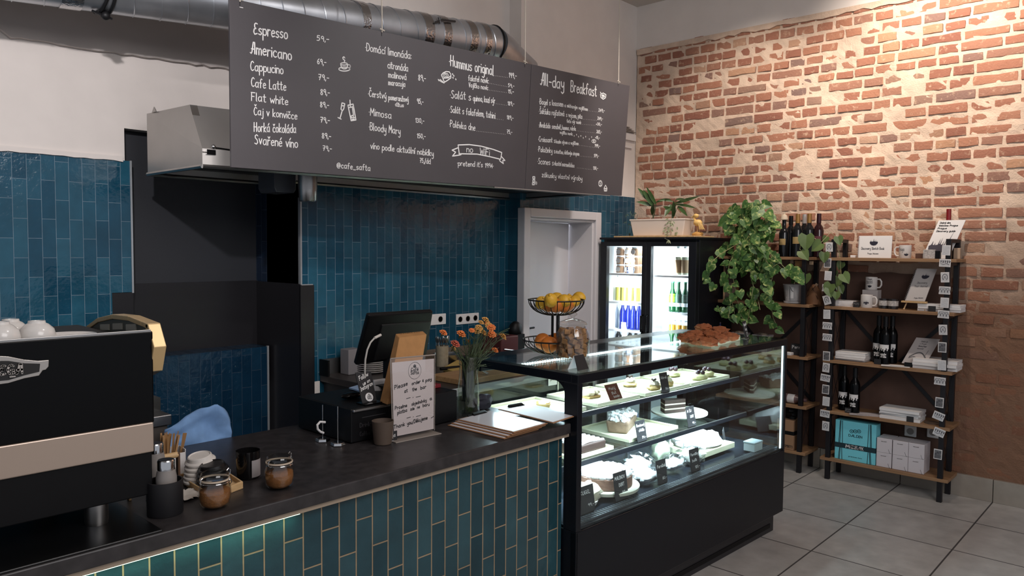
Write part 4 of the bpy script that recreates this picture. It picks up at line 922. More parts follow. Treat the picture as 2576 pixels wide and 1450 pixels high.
solo('chopping_board', MB().box(3.0, 3.62, 3.14, 3.42, ZB+.001, ZB+.035), wood_mat('beech', (164, 126, 84), (190, 150, 104), 'X'), 'thick beech chopping board on the back counter behind the cake case', 'chopping board', bev=.004)
t = thing('meat_slicer', 'dark red and black slicer at the end of the back counter by the door', 'slicer', (4.15, 3.8, ZB))
xs = at(1262, 860, y=3.9).x
obj('slicer_body', MB().box(xs-.13, xs+.06, 3.78, 3.98, ZB, ZB+.15), mat('slicer_red', (84, 34, 34), .5), t, world=True, bev=.01)
b = MB(); b.ball((xs+.11, 3.86, ZB+.18), .06, 16, 10, (1, .8, 1.1)); b.box(xs+.07, xs+.15, 3.8, 3.95, ZB, ZB+.15); obj('slicer_head', b, BLACK, t, True, world=True)
b = MB(); b.tube([(xs-.12, 3.76, ZB+.06), (xs+.02, 3.76, ZB+.035), (xs+.16, 3.76, ZB+.05)], .005, 6); obj('slicer_rail', b, CHROME, t, True, world=True)
p0, p1 = at(1213, 922, y=3.15), at(1226, 950, y=3.15)
b = MB(); b.tube([(p0.x, 3.22, ZB+.09), (p0.x+.03, 3.18, ZB+.06), (p1.x, 3.15, ZB+.043)], .006, 6); b.tube([(p0.x+.03, 3.23, ZB+.09), (p0.x+.045, 3.19, ZB+.06), (p1.x+.012, 3.155, ZB+.043)], .006, 6)
solo('steel_tongs', b, CHROME, 'pair of steel tongs lying at the end of the chopping board', 'tongs', smooth=True)
# wall sockets
def sockets(name, label, u0, u1, v0, v1, n, plug=None):
    a, e = at(u0, v1, y=YM), at(u1, v0, y=YM); w = (e.x-a.x); h = .078; z0 = at((u0+u1)/2, (v0+v1)/2, y=YM).z-h/2
    t = thing(name, label, 'socket', (a.x+w/2, YM, z0)); sw = w/n
    obj('frame', MB().box(a.x, e.x, YM-.009, YM, z0, z0+h), WHITE, t, world=True, bev=.003)
    for k in range(n):
        cx = a.x+sw*(k+.5); b = MB()
        M = Matrix.Translation((cx, YM-.009, z0+h/2)) @ Matrix.Rotation(PI/2, 4, 'X'); b.M = M
        b.lathe([(.0225, 0), (.0225, .002), (.020, .002), (.019, -.001), (0, -.001)], 24)
        f = obj('outlet', b, mat('outlet_shadow', (150, 144, 140), .5) if 'outlet_shadow' not in bpy.data.materials else bpy.data.materials['outlet_shadow'], t, True, world=True)
        b = MB(); b.box(cx-.010, cx-.006, YM-.0106, YM-.0096, z0+h/2-.002, z0+h/2+.002); b.box(cx+.006, cx+.010, YM-.0106, YM-.0096, z0+h/2-.002, z0+h/2+.002); b.box(cx-.002, cx+.002, YM-.0106, YM-.0096, z0+h/2+.010, z0+h/2+.014)
        obj('pin_hole', b, INK, f, world=True)
sockets('wall_socket', 'white double wall socket half hidden behind the till screen', 1062, 1120, 792, 817, 2)
sockets('wall_socket', 'white triple wall socket on the teal tiles above the flowers', 1146, 1203, 790, 814, 3)
# ================================================================== extractor hood, duct, menu board
HS = mat('hood_steel', (176, 172, 168), .42, .75, noise_amt=.06, nscale=4)
HD = mat('hood_under', (40, 38, 40), .5, .4)
zb_, zs_, zt_ = 2.085, 2.178, 2.42
FLp, FRp = Vector((1.70, 3.625, 0)), Vector((4.31, 3.19, 0)); BRp = Vector((4.45, 4.045, 0)); BMp = Vector((2.46, 4.045, 0)); BNp = Vector((2.46, 4.28, 0)); BLp = Vector((1.70, 4.28, 0))
fn_ = Vector((-(FRp-FLp).normalized().y, (FRp-FLp).normalized().x, 0))
t = thing('extractor_hood', 'long steel extractor hood over the dark recess, behind the menu board', 'extractor hood', (3.0, 3.8, zb_))
TFL, TFR = FLp+fn_*.215, FRp+fn_*.215
up = lambda p, z: (p.x, p.y, z)
b = MB()
b.add([up(FLp, zb_), up(FRp, zb_), up(FRp, zs_), up(FLp, zs_), up(TFR, zt_), up(TFL, zt_)], [(0, 1, 2, 3), (3, 2, 4, 5)])
obj('front_panel', b, HS, t, world=True)
b = MB(); b.add([up(FLp, zb_), up(FLp, zs_), up(TFL, zt_), up(BLp, zt_), up(BLp, zb_)], [(0, 1, 2, 3, 4)]); obj('side_panel', b, HS, t, world=True)
b = MB(); b.add([up(FRp, zb_), up(FRp, zs_), up(TFR, zt_), up(BRp, zt_), up(BRp, zb_)], [(4, 3, 2, 1, 0)])
obj('side_panel', b, HS, t, world=True)
b = MB(); b.add([up(p, zt_) for p in (TFL, TFR, BRp, BMp, BNp, BLp)], [(0, 1, 2, 3, 4, 5)]); b.add([up(BMp, zb_), up(BRp, zb_), up(BRp, zt_), up(BMp, zt_), up(BNp, zb_), up(BLp, zb_), up(BLp, zt_), up(BNp, zt_)], [(0, 1, 2, 3), (4, 5, 6, 7), (0, 3, 7, 4)])
obj('top_panel', b, HS, t, world=True)
b = MB(); b.add([up(p, zb_+.05) for p in (FLp, FRp, BRp, BMp, BNp, BLp)], [(5, 4, 3, 2, 1, 0)]); obj('underside', b, HD, t, world=True)
b = MB()
for p, q in ((FLp, FRp), (FRp, BRp), (BRp, BMp), (BMp, BNp), (BNp, BLp), (BLp, FLp)): b.tube([(p.x, p.y, zb_+.006), (q.x, q.y, zb_+.006)], .011, 6)
obj('gutter_rim', b, STEEL, t, world=True)
b = MB(); p, q = FLp.lerp(FRp, .0), FLp.lerp(FRp, .012)
b.hexa([up(p, zs_-.01)]*0 or [up(p-fn_*.004, zs_-.02), up(q-fn_*.004, zs_-.02), up(q, zs_-.02), up(p, zs_-.02), up(TFL-fn_*.004, zt_), up(TFL.lerp(TFR, .014)-fn_*.004, zt_), up(TFL.lerp(TFR, .014), zt_), up(TFL, zt_)])
obj('corner_strap', b, CHROME, t, world=True)
b = MB(); c0 = FLp+Vector((.05, -.012, zs_)); b.box(c0.x-.035, c0.x+.01, c0.y-.005, c0.y+.02, c0.z-.028, c0.z-.004); b.ball((c0.x, c0.y, c0.z+.012), .012, 8, 6); b.tube([(c0.x+.01, c0.y, c0.z+.008), (c0.x+.21, c0.y-.035, c0.z-.004)], .004, 6); b.ball((c0.x+.2, c0.y-.035, c0.z-.004), .008, 8, 6)
obj('hinge_stay', b, CHROME, t, True, world=True)
b = MB(); tp = at(387, 268, x=1.70); b.add([(1.70, tp.y-.03, zt_-.002), (1.70, tp.y+.03, zt_-.002), (1.70, tp.y, tp.z)], [(0, 1, 2)]); b.add([(1.703, tp.y-.03, zt_-.002), (1.703, tp.y+.03, zt_-.002), (1.703, tp.y, tp.z)], [(2, 1, 0)]); obj('lug', b, HS, t, world=True)
# box and canister hanging from the hood's underside rim
p = at(690, 458, y=3.95)
xa, xb_ = at(690, 470, y=3.90).x, at(745, 470, y=3.90).x; za, zb2 = at(720, 485, y=3.90).z, at(720, 455, y=3.90).z
solo('junction_box', MB().prism([(xa, zb2), (xa, za+.025), (xa+.015, za), (xb_-.015, za), (xb_, za+.02), (xb_, zb_+.045)] if False else [(xa, za+.025), (xa+.015, za), (xb_-.015, za), (xb_, za+.02), (xb_, zb_+.049), (xa, zb_+.049)], lambda a, c, s: (a, s, c), 3.90, 4.08 if xb_ < 2.46 else 4.02), mat('box_grey', (72, 74, 80), .5), 'grey box hanging under the rim of the extractor hood', 'box', bev=.004)
c0 = at(774, 470, y=3.80); zl = at(774, 506, y=3.80).z
b = MB(); b.lathe([(0, zl-.004), (.044, zl-.004), (.050, zl+.004), (.052, zl+.06), (.054, zl+.075), (.054, zb_+.049), (0, zb_+.049)], 28, (c0.x, c0.y, 0))
solo('canister_lamp', b, STEEL, 'steel cylindrical lamp hanging under the extractor hood at the tile corner', 'lamp', smooth=True)
# spiral duct
A = at(390, -17, y=3.95); B = at(1205, 107, y=3.75)
d = (B-A).normalized(); a0 = A - d*1.6; R_ = .128
DUCTM = mat('galvanised', (188, 192, 198), .34, .85, noise_amt=.18, nscale=5, bump=.12, bscale=14)
C_ = at(1238, 112, y=3.74)
t = thing('ventilation_duct', 'fat galvanised spiral air duct running above the menu board', 'duct', (A.x, A.y, A.z))
L_ = (C_-a0).length; pts = [a0 + (C_-a0)*k/60 for k in range(61)]
obj('duct_tube', MB().tube(pts, R_, 28), DUCTM, t, True, world=True)
b = MB(); rx = (C_-a0).normalized(); o1 = rx.orthogonal().normalized(); o2 = rx.cross(o1)
turns = int(L_/.125); hp = []
for k in range(turns*24):
    an = 2*PI*k/24; s = L_*k/(turns*24); hp.append(a0 + rx*s + (o1*math.cos(an)+o2*math.sin(an))*(R_+.0015))
b.tube(hp, .003, 4); obj('spiral_seam', b, DUCTM, t, True, world=True)
E1 = at(1272, 138, y=3.80); E2 = at(1318, 172, y=3.92)
obj('elbow', MB().tube([C_, E1+(C_-E1)*.15, E1, E1+(E2-E1)*.2, E2, E2+Vector((.1, .1, -.25))], [R_*.98, R_*.98, R_*.93, R_*.9, R_*.86, R_*.85], 28), DUCTM, t, True, world=True)
b = MB(); b.tube([C_-rx*.004, C_+rx*.008], R_+.006, 28); obj('clamp_ring', b, BLACK, t, True, world=True)
TAPE = mat('foil_tape', (196, 196, 198), .18, 1, bump=1.0, bscale=60)
def band(u, wd):
    best = min(range(400), key=lambda k: abs((lambda q: CU+F*(q-EYE).dot(RT)/(q-EYE).dot(FW))(a0+(C_-a0)*k/400)-u)); s = a0+(C_-a0)*best/400
    obj('tape_band', MB().tube([s-rx*wd/2, s+rx*wd/2], R_+.005, 28), TAPE, t, True, world=True)
for u, wd in ((172, .09), (895, .055), (1055, .07), (1098, .06), (1165, .06), (1200, .05)): band(u, wd)
b = MB(); hu = 255
k = min(range(400), key=lambda k: abs((lambda q: CU+F*(q-EYE).dot(RT)/(q-EYE).dot(FW))(a0+(C_-a0)*k/400)-262)); s = a0+(C_-a0)*k/400
for off in (-.025, .02):
    rg = []
    for j in range(19):
        an = -PI*.5-PI*.62+PI*1.24*j/18; rg.append(s+rx*off*(1-abs(j-9)/14) + Vector((0, math.cos(an), math.sin(an)))*(R_+.006))
    b.tube(rg, .008, 6)
b.ball(s+Vector((0, -.02, -R_-.02)), .022, 10, 8); b.tube([s+Vector((-.06, -.02, -R_-.01)), s+Vector((.03, -.02, -R_-.03))], .006, 6)
obj('hanger_strap', b, mat('strap_dark', (34, 34, 36), .5, .5), t, True, world=True)
b = MB(); w0 = at(1112, 52, y=3.6); b.tube([at(1095, 56, y=3.66), at(1112, 50, y=3.66), at(1145, 54, y=3.66)], .007, 6); b.tube([at(1104, 43, y=3.66), at(1108, 58, y=3.66)], .008, 6)
obj('damper_lever', b, mat('lever_dark', (40, 38, 38), .5), t, True, world=True)
# ---------------------------------------------------------------- menu board
ba = math.radians(-6.7); BE = Vector((math.cos(ba), math.sin(ba), 0)); BN = Vector((-math.sin(ba), math.cos(ba), 0)); BP = Vector((1.759, 3.45, 0))
def bp2(u, v): p = on_plane(u, v, BP, BN); return ((p-BP).dot(BE), p.z)
def bfn(off): return lambda s, z: tuple(BP + BE*s + Vector((0, 0, z)) - BN*off)
BOARD = mat('board_charcoal', (70, 66, 69), .55, noise_amt=.06, nscale=3)
seam = bp2(1337, 163)[0]
ctl, ctr, cbr, cbl = (0, bp2(583, -4)[1]), bp2(1584, 216), bp2(1564, 493), (0, bp2(582, 421)[1])
lerp2 = lambda a, c, k: (a[0]+(c[0]-a[0])*k, a[1]+(c[1]-a[1])*k)
ks = seam/ctr[0]; st_, sb_ = lerp2(ctl, ctr, ks), lerp2(cbl, cbr, ks)
t = thing('menu_board', 'long hanging chalkboard menu made of two dark panels with white handwriting', 'menu board', tuple(BP+BE*1.4+Vector((0, 0, 2.08))))
def panel(q):
    b = MB(); f, g = bfn(0), bfn(-.018); b.hexa([f(*q[0]), f(*q[1]), g(*q[1]), g(*q[0]), f(*q[3]), f(*q[2]), g(*q[2]), g(*q[3])]); return b
obj('board_panel', panel([cbl, (sb_[0]-.0012, sb_[1]), (st_[0]-.0016, st_[1]), ctl]), BOARD, t, world=True, bev=.001)
obj('board_panel', panel([(sb_[0]+.0012, sb_[1]), cbr, ctr, (st_[0]+.0016, st_[1])]), BOARD, t, world=True, bev=.001)
b = MB(); f, g = bfn(-.004), bfn(-.016); b.hexa([f(sb_[0]-.25, sb_[1]-.006), f(cbr[0]-.12, cbr[1]-.006), g(cbr[0]-.12, cbr[1]-.006), g(sb_[0]-.25, sb_[1]-.006), f(sb_[0]-.25, sb_[1]), f(cbr[0]-.12, cbr[1]), g(cbr[0]-.12, cbr[1]), g(sb_[0]-.25, sb_[1])])
obj('edge_strip', b, mat('edge_pale', (176, 164, 158), .5), t, world=True)
fn1 = bfn(.0012)
TXT = [('Espresso', 638, 86, 723, 98.5, 29), ('59,-', 797, 102.5, 827, 105.5, 15), ('Americano', 630.5, 134, 733, 152, 29), ('69,-', 798, 161, 820, 163.5, 15), ('Cappucino', 630, 177, 712, 187, 24), ('79,-', 801, 200.5, 827, 203, 16),
 ('Cafe Latte', 632, 217.6, 719, 229, 23), ('89,-', 806, 238, 829, 240, 16), ('Flat white', 632.5, 253, 724, 264, 21), ('89,-', 805, 269, 827, 271, 15), ('Čaj v konvičce', 638.5, 289, 747, 300.5, 20), ('79,-', 806, 307.5, 829, 309.5, 15),
 ('Horká čokoláda', 639, 331, 744, 335, 23), ('89,-', 809.5, 347.5, 832, 349.5, 15), ('Svařené víno', 640.5, 362, 748.6, 372, 24), ('79,-', 812, 378.5, 834, 380.5, 14),
 ('*Domácí limonáda:', 919, 128, 1034, 149, 20), ('citronáda', 975, 172, 1026, 180, 18), ('malinová', 977, 194.5, 1022, 201.5, 16), ('89,-', 1052, 201.5, 1070.5, 204, 16), ('maracuja', 977, 213.6, 1019, 218.5, 14),
 ('*Čerstvý', 926, 243, 971, 249, 17), ('pomeranžový', 977, 251, 1027, 257, 14), ('džus', 994, 267, 1015, 270, 10), ('95,-', 1049, 260, 1064.5, 262, 14), ('*Mimosa', 928, 290, 984, 299, 19), ('130,-', 1045, 308, 1066.5, 310, 13), ('*Bloody Mary', 928, 327, 1006.5, 338.5, 19),
 ('150,-', 1049, 347, 1070, 349, 13), ('víno podle aktuální nabídky', 932, 374, 1090, 393, 16), ('75,/dcl', 1056, 409, 1083, 413, 13), ('@cafe_safta', 847, 422.5, 931, 430, 15),
 ('*Hummus original', 1130, 166, 1240.7, 190, 27), ('199,-', 1280, 194.5, 1299, 197, 14), ('falafel navíc', 1178, 203, 1228.6, 209.5, 14), ('59,-', 1278, 219, 1293, 221, 10), ('Vajíčko navíc', 1179, 219, 1227.5, 226.5, 12), ('15,-', 1278, 234, 1292, 235.5, 10),
 ('*Salát s', 1132, 247, 1184, 252.5, 20), ('quinoa, kozí sýr', 1190, 253.5, 1245, 260.5, 15), ('189,-', 1277, 264.5, 1293, 266, 11), ('*Salát s falafelem, tahini', 1131, 283, 1245, 298.5, 17), ('189,-', 1275, 299.5, 1291, 302, 11), ('*Polévka dne', 1130, 319, 1195, 329, 17), ('75,-', 1275, 336, 1288, 337.5, 11),
 ('no', 1173.5, 383, 1189, 384.5, 17), ('WiFi', 1207, 387.5, 1231, 392, 16), ("*pretend it's 1994*", 1150, 416.5, 1241, 423, 13),
 ('All-day', 1360, 213, 1418, 224.5, 30), ('Breakfast', 1435.5, 230, 1500, 243, 28), ('*Bagel s lososem', 1356, 262, 1416, 268.5, 14), ('a míchaným vajíčkem', 1420, 269, 1478, 279, 9), ('249,-', 1505.6, 281, 1520.5, 282.5, 9),
 ('*Šakšuka rajčatová', 1356, 286, 1419, 292.5, 14), ('s vejcem, pita', 1424, 294, 1464, 299, 12), ('249,-', 1503, 301.5, 1516, 303, 9), ('feta sýr navíc', 1425.5, 308.5, 1461.5, 312.5, 9), ('+30,-', 1499, 315.5, 1513.6, 316.5, 8),
 ('*Avokádo sendvič,', 1355, 320.5, 1412, 326, 13), ('hummus, rukola', 1414, 326, 1448, 329, 11), ('265,-', 1500.6, 335, 1513, 336, 9), ('vajíčko navíc', 1408, 336.7, 1440, 341, 8), ('+15,-', 1497, 349.5, 1508, 350.5, 8),
 ('*Croissant s', 1354, 356, 1396, 359.5, 13), ('kozím sýrem a vajíčkem', 1398, 360, 1454.7, 365.5, 9), ('199,-', 1496, 370, 1508.7, 371.5, 9), ('*Palačinky s', 1353, 381.5, 1396, 386, 13), ('ricottou, datlovým sirupem', 1398, 386, 1456.5, 392, 10), ('179,-', 1494, 395.5, 1506, 396.5, 9),
 ('*Scones s', 1352, 412.5, 1392, 416, 15), ('vlastní marmeládou', 1394, 416, 1444, 421.5, 11), ('130,-', 1492, 426.5, 1503.7, 427.5, 9), ('zákusky vlastní výroby', 1363, 445.5, 1464, 454.5, 12)]
b1, b2 = MB(), MB()
for s, u0, v0, u1, v1, hp in TXT:
    A2, B2 = bp2(u0, v0), bp2(u1, v1); h2 = bp2(u0, v0-hp)[1]-A2[1]
    write(b1 if u0 < 1337 else b2, s, A2, B2, h2, max(.0021, min(.0042, h2*.05)) if h2 > .03 else .0019, fn1, slant=.02)
for mb, rows in ((b1, [(1243, 190.5, 1276, 195), (1232, 210, 1274, 218), (1231, 227, 1273, 233), (1248, 261, 1273, 265), (1247, 299, 1265, 302), (1199, 330, 1270, 338)]), (b2, [(1482, 279, 1503, 282), (1467, 300, 1500, 303), (1466, 313, 1496, 315.5), (1451, 329.5, 1498, 335), (1458, 366, 1494, 371), (1459, 393, 1492, 396), (1452, 422.5, 1488, 427)])):
    for u0, v0, u1, v1 in rows:
        n = int((u1-u0)/4)
        for k in range(n+1):
            p = bp2(u0+(u1-u0)*k/n, v0+(v1-v0)*k/n); mb.ribbon([p, (p[0]+.0005, p[1])], .0016, fn1)
for k, (u, v) in enumerate(((1444, 341), (1450, 338), (1455, 343), (1461, 341), (1467, 346), (1473, 343), (1482, 349), (1488, 344))):
    p = bp2(u, v); b2.ribbon([p, (p[0], p[1]-.006)], .0028, fn1)
obj('chalk_lettering', b1, CHALK, t, world=True); obj('chalk_lettering', b2, CHALK, t, world=True)
def draw(mb, polys, w=.0028):
    for pl in polys: mb.ribbon([bp2(u, v) for u, v in pl], w, fn1)
def ell(cu, cv, ru, rv, a0=0, a1=2*PI, n=20): return [(cu+ru*math.cos(a0+(a1-a0)*k/n), cv+rv*math.sin(a0+(a1-a0)*k/n)) for k in range(n+1)]
b = MB()
draw(b, [ell(866, 174, 14, 5), ell(865, 161, 8.5, 3), [(856.5, 161), (859, 171), (864, 173.5), (870, 173), (873, 170), (874.5, 162)], ell(877, 167, 4, 4, -1.6, 1.6), [(866, 156), (867, 152), (863, 149), (862, 145), (865, 143), (867, 146)]])
draw(b, [[(860, 259), (867, 261), (864.5, 274), (861, 279), (857.5, 275), (858.5, 268), (860, 259)], [(859, 266), (866, 267)], [(860.5, 279), (855, 298)], [(850, 296), (858, 300)]])
draw(b, [[(875, 265), (888, 262), (895, 302), (883, 304), (875, 265)], [(877, 271), (889, 269)], [(881, 270), (880, 252)], [(886, 268), (889, 290)], [(883, 292), (888, 290), (889, 296), (884, 297), (883, 292)], [(889, 297), (892, 296)], [(885, 301), (891, 300)]])
draw(b, [[(1110, 189), (1114, 184), (1122, 180), (1130, 181), (1134, 188), (1134, 196), (1126, 202), (1118, 207), (1110, 189)], ell(1121, 190, 6.5, 5.5), ell(1121, 190, 3, 2.6), [(1113, 197), (1128, 196), (1134, 190)], [(1102, 200), (1110, 206), (1117, 209)], [(1103, 203), (1111, 203)], [(1107, 200), (1115, 207)]])
for u, v in ((1138, 186), (1141, 190), (1139, 195), (1146, 199)): draw(b, [[(u, v), (u+.6, v+1.6)]], .004)
draw(b, [[(1152, 365), (1180, 364), (1210, 368), (1240, 376), (1262, 384), (1259, 401), (1230, 394), (1200, 388), (1155, 387), (1152, 365)], [(1152, 372), (1137, 378), (1146, 383), (1138, 393), (1158, 390)], [(1154, 387), (1160, 389)], [(1261, 394), (1270, 404), (1264, 404), (1266, 412), (1257, 405), (1256, 401)]], .0032)
obj('chalk_drawing', b, CHALK, t, world=True)
b = MB(); draw(b, [[(1510, 232), (1513, 237), (1517, 234), (1520, 236), (1524, 238), (1523, 246), (1517, 250), (1511, 245), (1510, 237)], [(1513, 240), (1518, 239), (1521, 243), (1515, 246)], [(1514, 243), (1520, 240)]], .003); obj('chalk_drawing', b, CHALK, t, world=True)
b = MB(); draw(b, [ell(1493.5, 355.5, 5, 4), ell(1493.5, 355.5, 1.3, 1.6, n=8)], .0026); obj('chalk_drawing', b, CHALK, t, world=True)
b = MB(); draw(b, [[(1340, 445), (1345, 445), (1345, 450), (1340, 450), (1340, 445)], [(1340, 453), (1345, 453), (1345, 458), (1340, 458), (1340, 453)], [(1339, 460), (1344, 460), (1344, 465), (1339, 465), (1339, 460)], ell(1348.5, 461, 1.6, 3)], .0035); obj('chalk_drawing', b, CHALK, t, world=True)
b = MB(); draw(b, [ell(1510, 462, 4.5, 7.5), ell(1510, 460, 2, 3), [(1507, 467), (1513, 466)], [(1519, 474), (1523, 466), (1527, 474), (1519, 474), (1520, 481), (1526, 481), (1527, 474)], [(1522, 475), (1522, 480)], [(1525, 475), (1524, 480)]], .0026); obj('chalk_drawing', b, CHALK, t, world=True)
b = MB(); p0 = bp2(603, 18); b.ribbon([p0, (p0[0]+.015, p0[1])], .002, fn1)
obj('screw_head', b, PAPER, t, world=True)
b = MB()
for u, v in ((603, 3), (960, 80), (1320, 160), (1555, 209)):
    s_, z_ = bp2(u, v); b.ribbon([(s_, z_), (s_, z_-.022)], .0018, fn1)
obj('cord_hole', b, INK, t, world=True)
for u, v, lb in ((603, 3, 'thin white suspension wire at the till end of the menu board'), (960, 80, 'thin white suspension wire in front of the duct tape, second along the menu board'), (1320, 160, 'thin white suspension wire at the seam of the two menu panels'), (1555, 209, 'thin white suspension wire at the brick wall end of the menu board')):
    s_, z_ = bp2(u, v); p = BP+BE*s_-BN*.004; b = MB(); b.tube([(p.x, p.y, z_-.004), (p.x-.006, p.y, ZC)], .0032, 6); b.tube([(p.x-.018, p.y-.004, z_+.012), (p.x+.014, p.y-.004, z_+.006)], .004, 5)
    solo('suspension_wire', b, mat('cord_white', (196, 186, 172), .7) if 'cord_white' not in bpy.data.materials else bpy.data.materials['cord_white'], lb, 'wire', 'suspension wires of the menu board', base=(p.x, p.y, z_))
# small vent bracket high on the door wall
t = thing('wall_vent', 'small white wall vent beside the end of the menu board, near the brick corner', 'vent', (5.86, YD, 2.69))
obj('vent_box', MB().box(5.72, 5.93, YD-.02, YD+.006, 2.70, 2.76), WHITE, t, world=True, bev=.003)
b = MB()
for k in range(4): b.box(5.73, 5.92-.03*k, YD-.03+.004*k, YD+.006, 2.775+.013*k, 2.781+.013*k)
obj('louvre', b, mat('louvre_grey', (150, 142, 136), .5), t, world=True)
obj('vent_foot', MB().box(5.74, 5.88, YD-.012, YD+.006, 2.63, 2.65), WHITE, t, world=True)
# ================================================================== refrigerated cake case
LS, DT = 1.945, .74
CM = Matrix.Translation(CL) @ Matrix.Rotation(CY, 4, 'Z')
t = thing('cake_case', 'black glass refrigerated cake case lit white inside, at the end of the bar', 'display case', tuple(CL), CY)
CASE = t
CBLK = mat('case_black', (15, 18, 25), .3, spec=.3)
b = MB(); b.box(.0, LS, 0, DT, .12, .50); obj('base_body', b, CBLK, t, bev=.004)
b = MB(); b.box(.03, LS-.04, .04, DT-.04, .0, .12); obj('plinth', b, mat('plinth_black', (34, 33, 36), .5), t, bev=.003)
b = MB(); b.box(.02, LS-.09, .036, .04, .03, .055); obj('plinth_vent', b, BLACKM, t)
# frame: top ring, posts
b = MB(); ft0, ft1 = 1.135, 1.172
b.box(0, LS, 0, .035, ft0, ft1); b.box(0, LS, DT-.14, DT, ft0-.02, ft1); b.box(0, .05, .035, DT-.14, ft0, ft1); b.box(LS-.03, LS, .035, DT-.14, ft0, ft1)
obj('top_frame', b, CBLK, t, bev=.002)
for s0, s1, d0, d1 in ((0, .032, 0, .075), (LS-.022, LS, 0, .022), (0, .04, DT-.05, DT), (LS-.04, LS, DT-.05, DT)):
    obj('corner_post', MB().box(s0, s1, d0, d1, .50, ft0), CBLK, t, bev=.003)
obj('corner_post', MB().box(0, .012, .0, .03, .0, .5), CBLK, t)
# rounded gusset at the near top corner of the end frame
b = MB(); n = 8; ar = [(.075, ft0), (.075, ft0-.07)] + [(.075+.07-.07*math.cos(PI/2*k/n), ft0-.07+.07*math.sin(PI/2*k/n)) for k in range(n+1)]
b.prism([(.07, ft0)] + [(.075+.06*(1-math.cos(PI/2*k/n)), ft0-.06+.06*math.sin(PI/2*k/n)) for k in range(n+1)] + [(.07, ft0-.06)] if False else [(.07, ft0+.001)] + [(.07, ft0-.06)] + [(.075+.06*(1-math.cos(PI/2*k/n)), ft0-.06+.06*math.sin(PI/2*k/n)) for k in range(1, n+1)], lambda p, q, s: (s, p, q), .004, .03)
obj('corner_gusset', b, CBLK, t)
obj('top_glass', MB().box(.004, LS-.004, .004, DT-.14, ft1, ft1+.006), GLASST, t)
obj('front_glass', MB().box(.034, LS-.024, .006, .010, .50, ft0), GLASST, t)
obj('side_glass', MB().box(.006, .010, .077, DT-.05, .50, ft0), GLASST, t)
obj('side_glass', MB().box(LS-.012, LS-.008, .024, DT-.05, .50, ft0), glass('side_mirror_glass', (.92, .96, .97), 2.6), t)
obj('rear_door', MB().box(.04, LS/2+.02, DT-.035, DT-.030, .50, ft0-.02), GLASST, t); obj('rear_door', MB().box(LS/2-.02, LS-.04, DT-.022, DT-.017, .50, ft0-.02), GLASST, t)
obj('deck', MB().box(.012, LS-.012, .012, DT-.04, .500, .510), mat('deck_dark', (44, 50, 60), .25, .5), t)
b = MB(); b.box(.03, LS-.03, .030, .075, .511, .520)
gm = mat('grille_steel', (140, 150, 160), .35, .9)
gr = obj('air_grille', b, gm, t)
b = MB()
for k in range(94): b.box(.035+.0200*k, .044+.0200*k, .034, .071, .5202, .5206)
g2 = obj('grille_slots', b, mat('slot_black', (14, 16, 20), .7), gr)
# shelves
SH = [(.905, .300, .70), (.690, .245, .70)]
for z, d0, d1 in SH:
    s_ = obj('shelf_glass', MB().box(.02, LS-.022, d0, d1, z-.008, z), GLASST, t)
    obj('shelf_edge', MB().box(.02, LS-.022, d0-.004, d0, z-.020, z+.001), mat('edge_dark', (26, 30, 38), .3, .5) if 'edge_dark' not in bpy.data.materials else bpy.data.materials['edge_dark'], s_)
    obj('price_rail', MB().box(.02, LS-.022, d0-.0015, d0+.006, z+.0005, z+.004), STEEL, s_)
    for s0 in (.30, .96, 1.62): obj('shelf_bracket', MB().box(s0, s0+.008, d0+.02, d1, z-.022, z-.008), STEEL, s_)
for s0 in (.02, .66, 1.30, LS-.03): obj('upright', MB().box(s0, s0+.010, .70, .712, .51, ft0), STEEL, t)
# light strips
LEDC = mat('case_led', (255, 255, 255), .5, emit=(.78, .92, 1), estr=9)
st = obj('front_led', MB().box(.06, LS-.05, .040, .050, ft0-.006, ft0-.001), LEDC, t)
b = MB()
for k in range(96): b.box(.10+.0185*k, .107+.0185*k, DT-.155, DT-.148, ft0-.018, ft0-.008)
obj('rear_led', b, mat('led_dots', (255, 255, 255), .5, emit=(.8, .95, 1), estr=16), t)
obj('corner_led', MB().box(LS-.034, LS-.027, .012, .020, .51, ft0), mat('corner_led', (255, 255, 255), .5, emit=(.75, .9, 1), estr=1.6), t)
CLED = (.74, .90, 1)
def caselight(s, d, z, s2, d2, z2, pw, L, sp=150):
    a, b_ = CM @ Vector((s, d, z)), CM @ Vector((s2, d2, z2)); o = area(a, b_, pw, L, .03, CLED, sp)
    dv = (Vector(b_)-Vector(a)).normalized(); xv = EX.copy(); yv = dv.cross(xv).normalized() * -1; xv = yv.cross(-dv).normalized()
    o.matrix_world = Matrix(((xv.x, yv.x, -dv.x, a.x), (xv.y, yv.y, -dv.y, a.y), (xv.z, yv.z, -dv.z, a.z), (0, 0, 0, 1)))
caselight(LS/2, .055, ft0-.012, LS/2, .36, .5, 15, 1.8, 58)
caselight(LS/2, DT-.165, ft0-.022, LS/2, .25, .6, 16, 1.8)
caselight(LS/2, .31, .880, LS/2, .40, .5, 5, 1.8)
caselight(LS/2, .255, .665, LS/2, .35, .5, 7, 1.8)
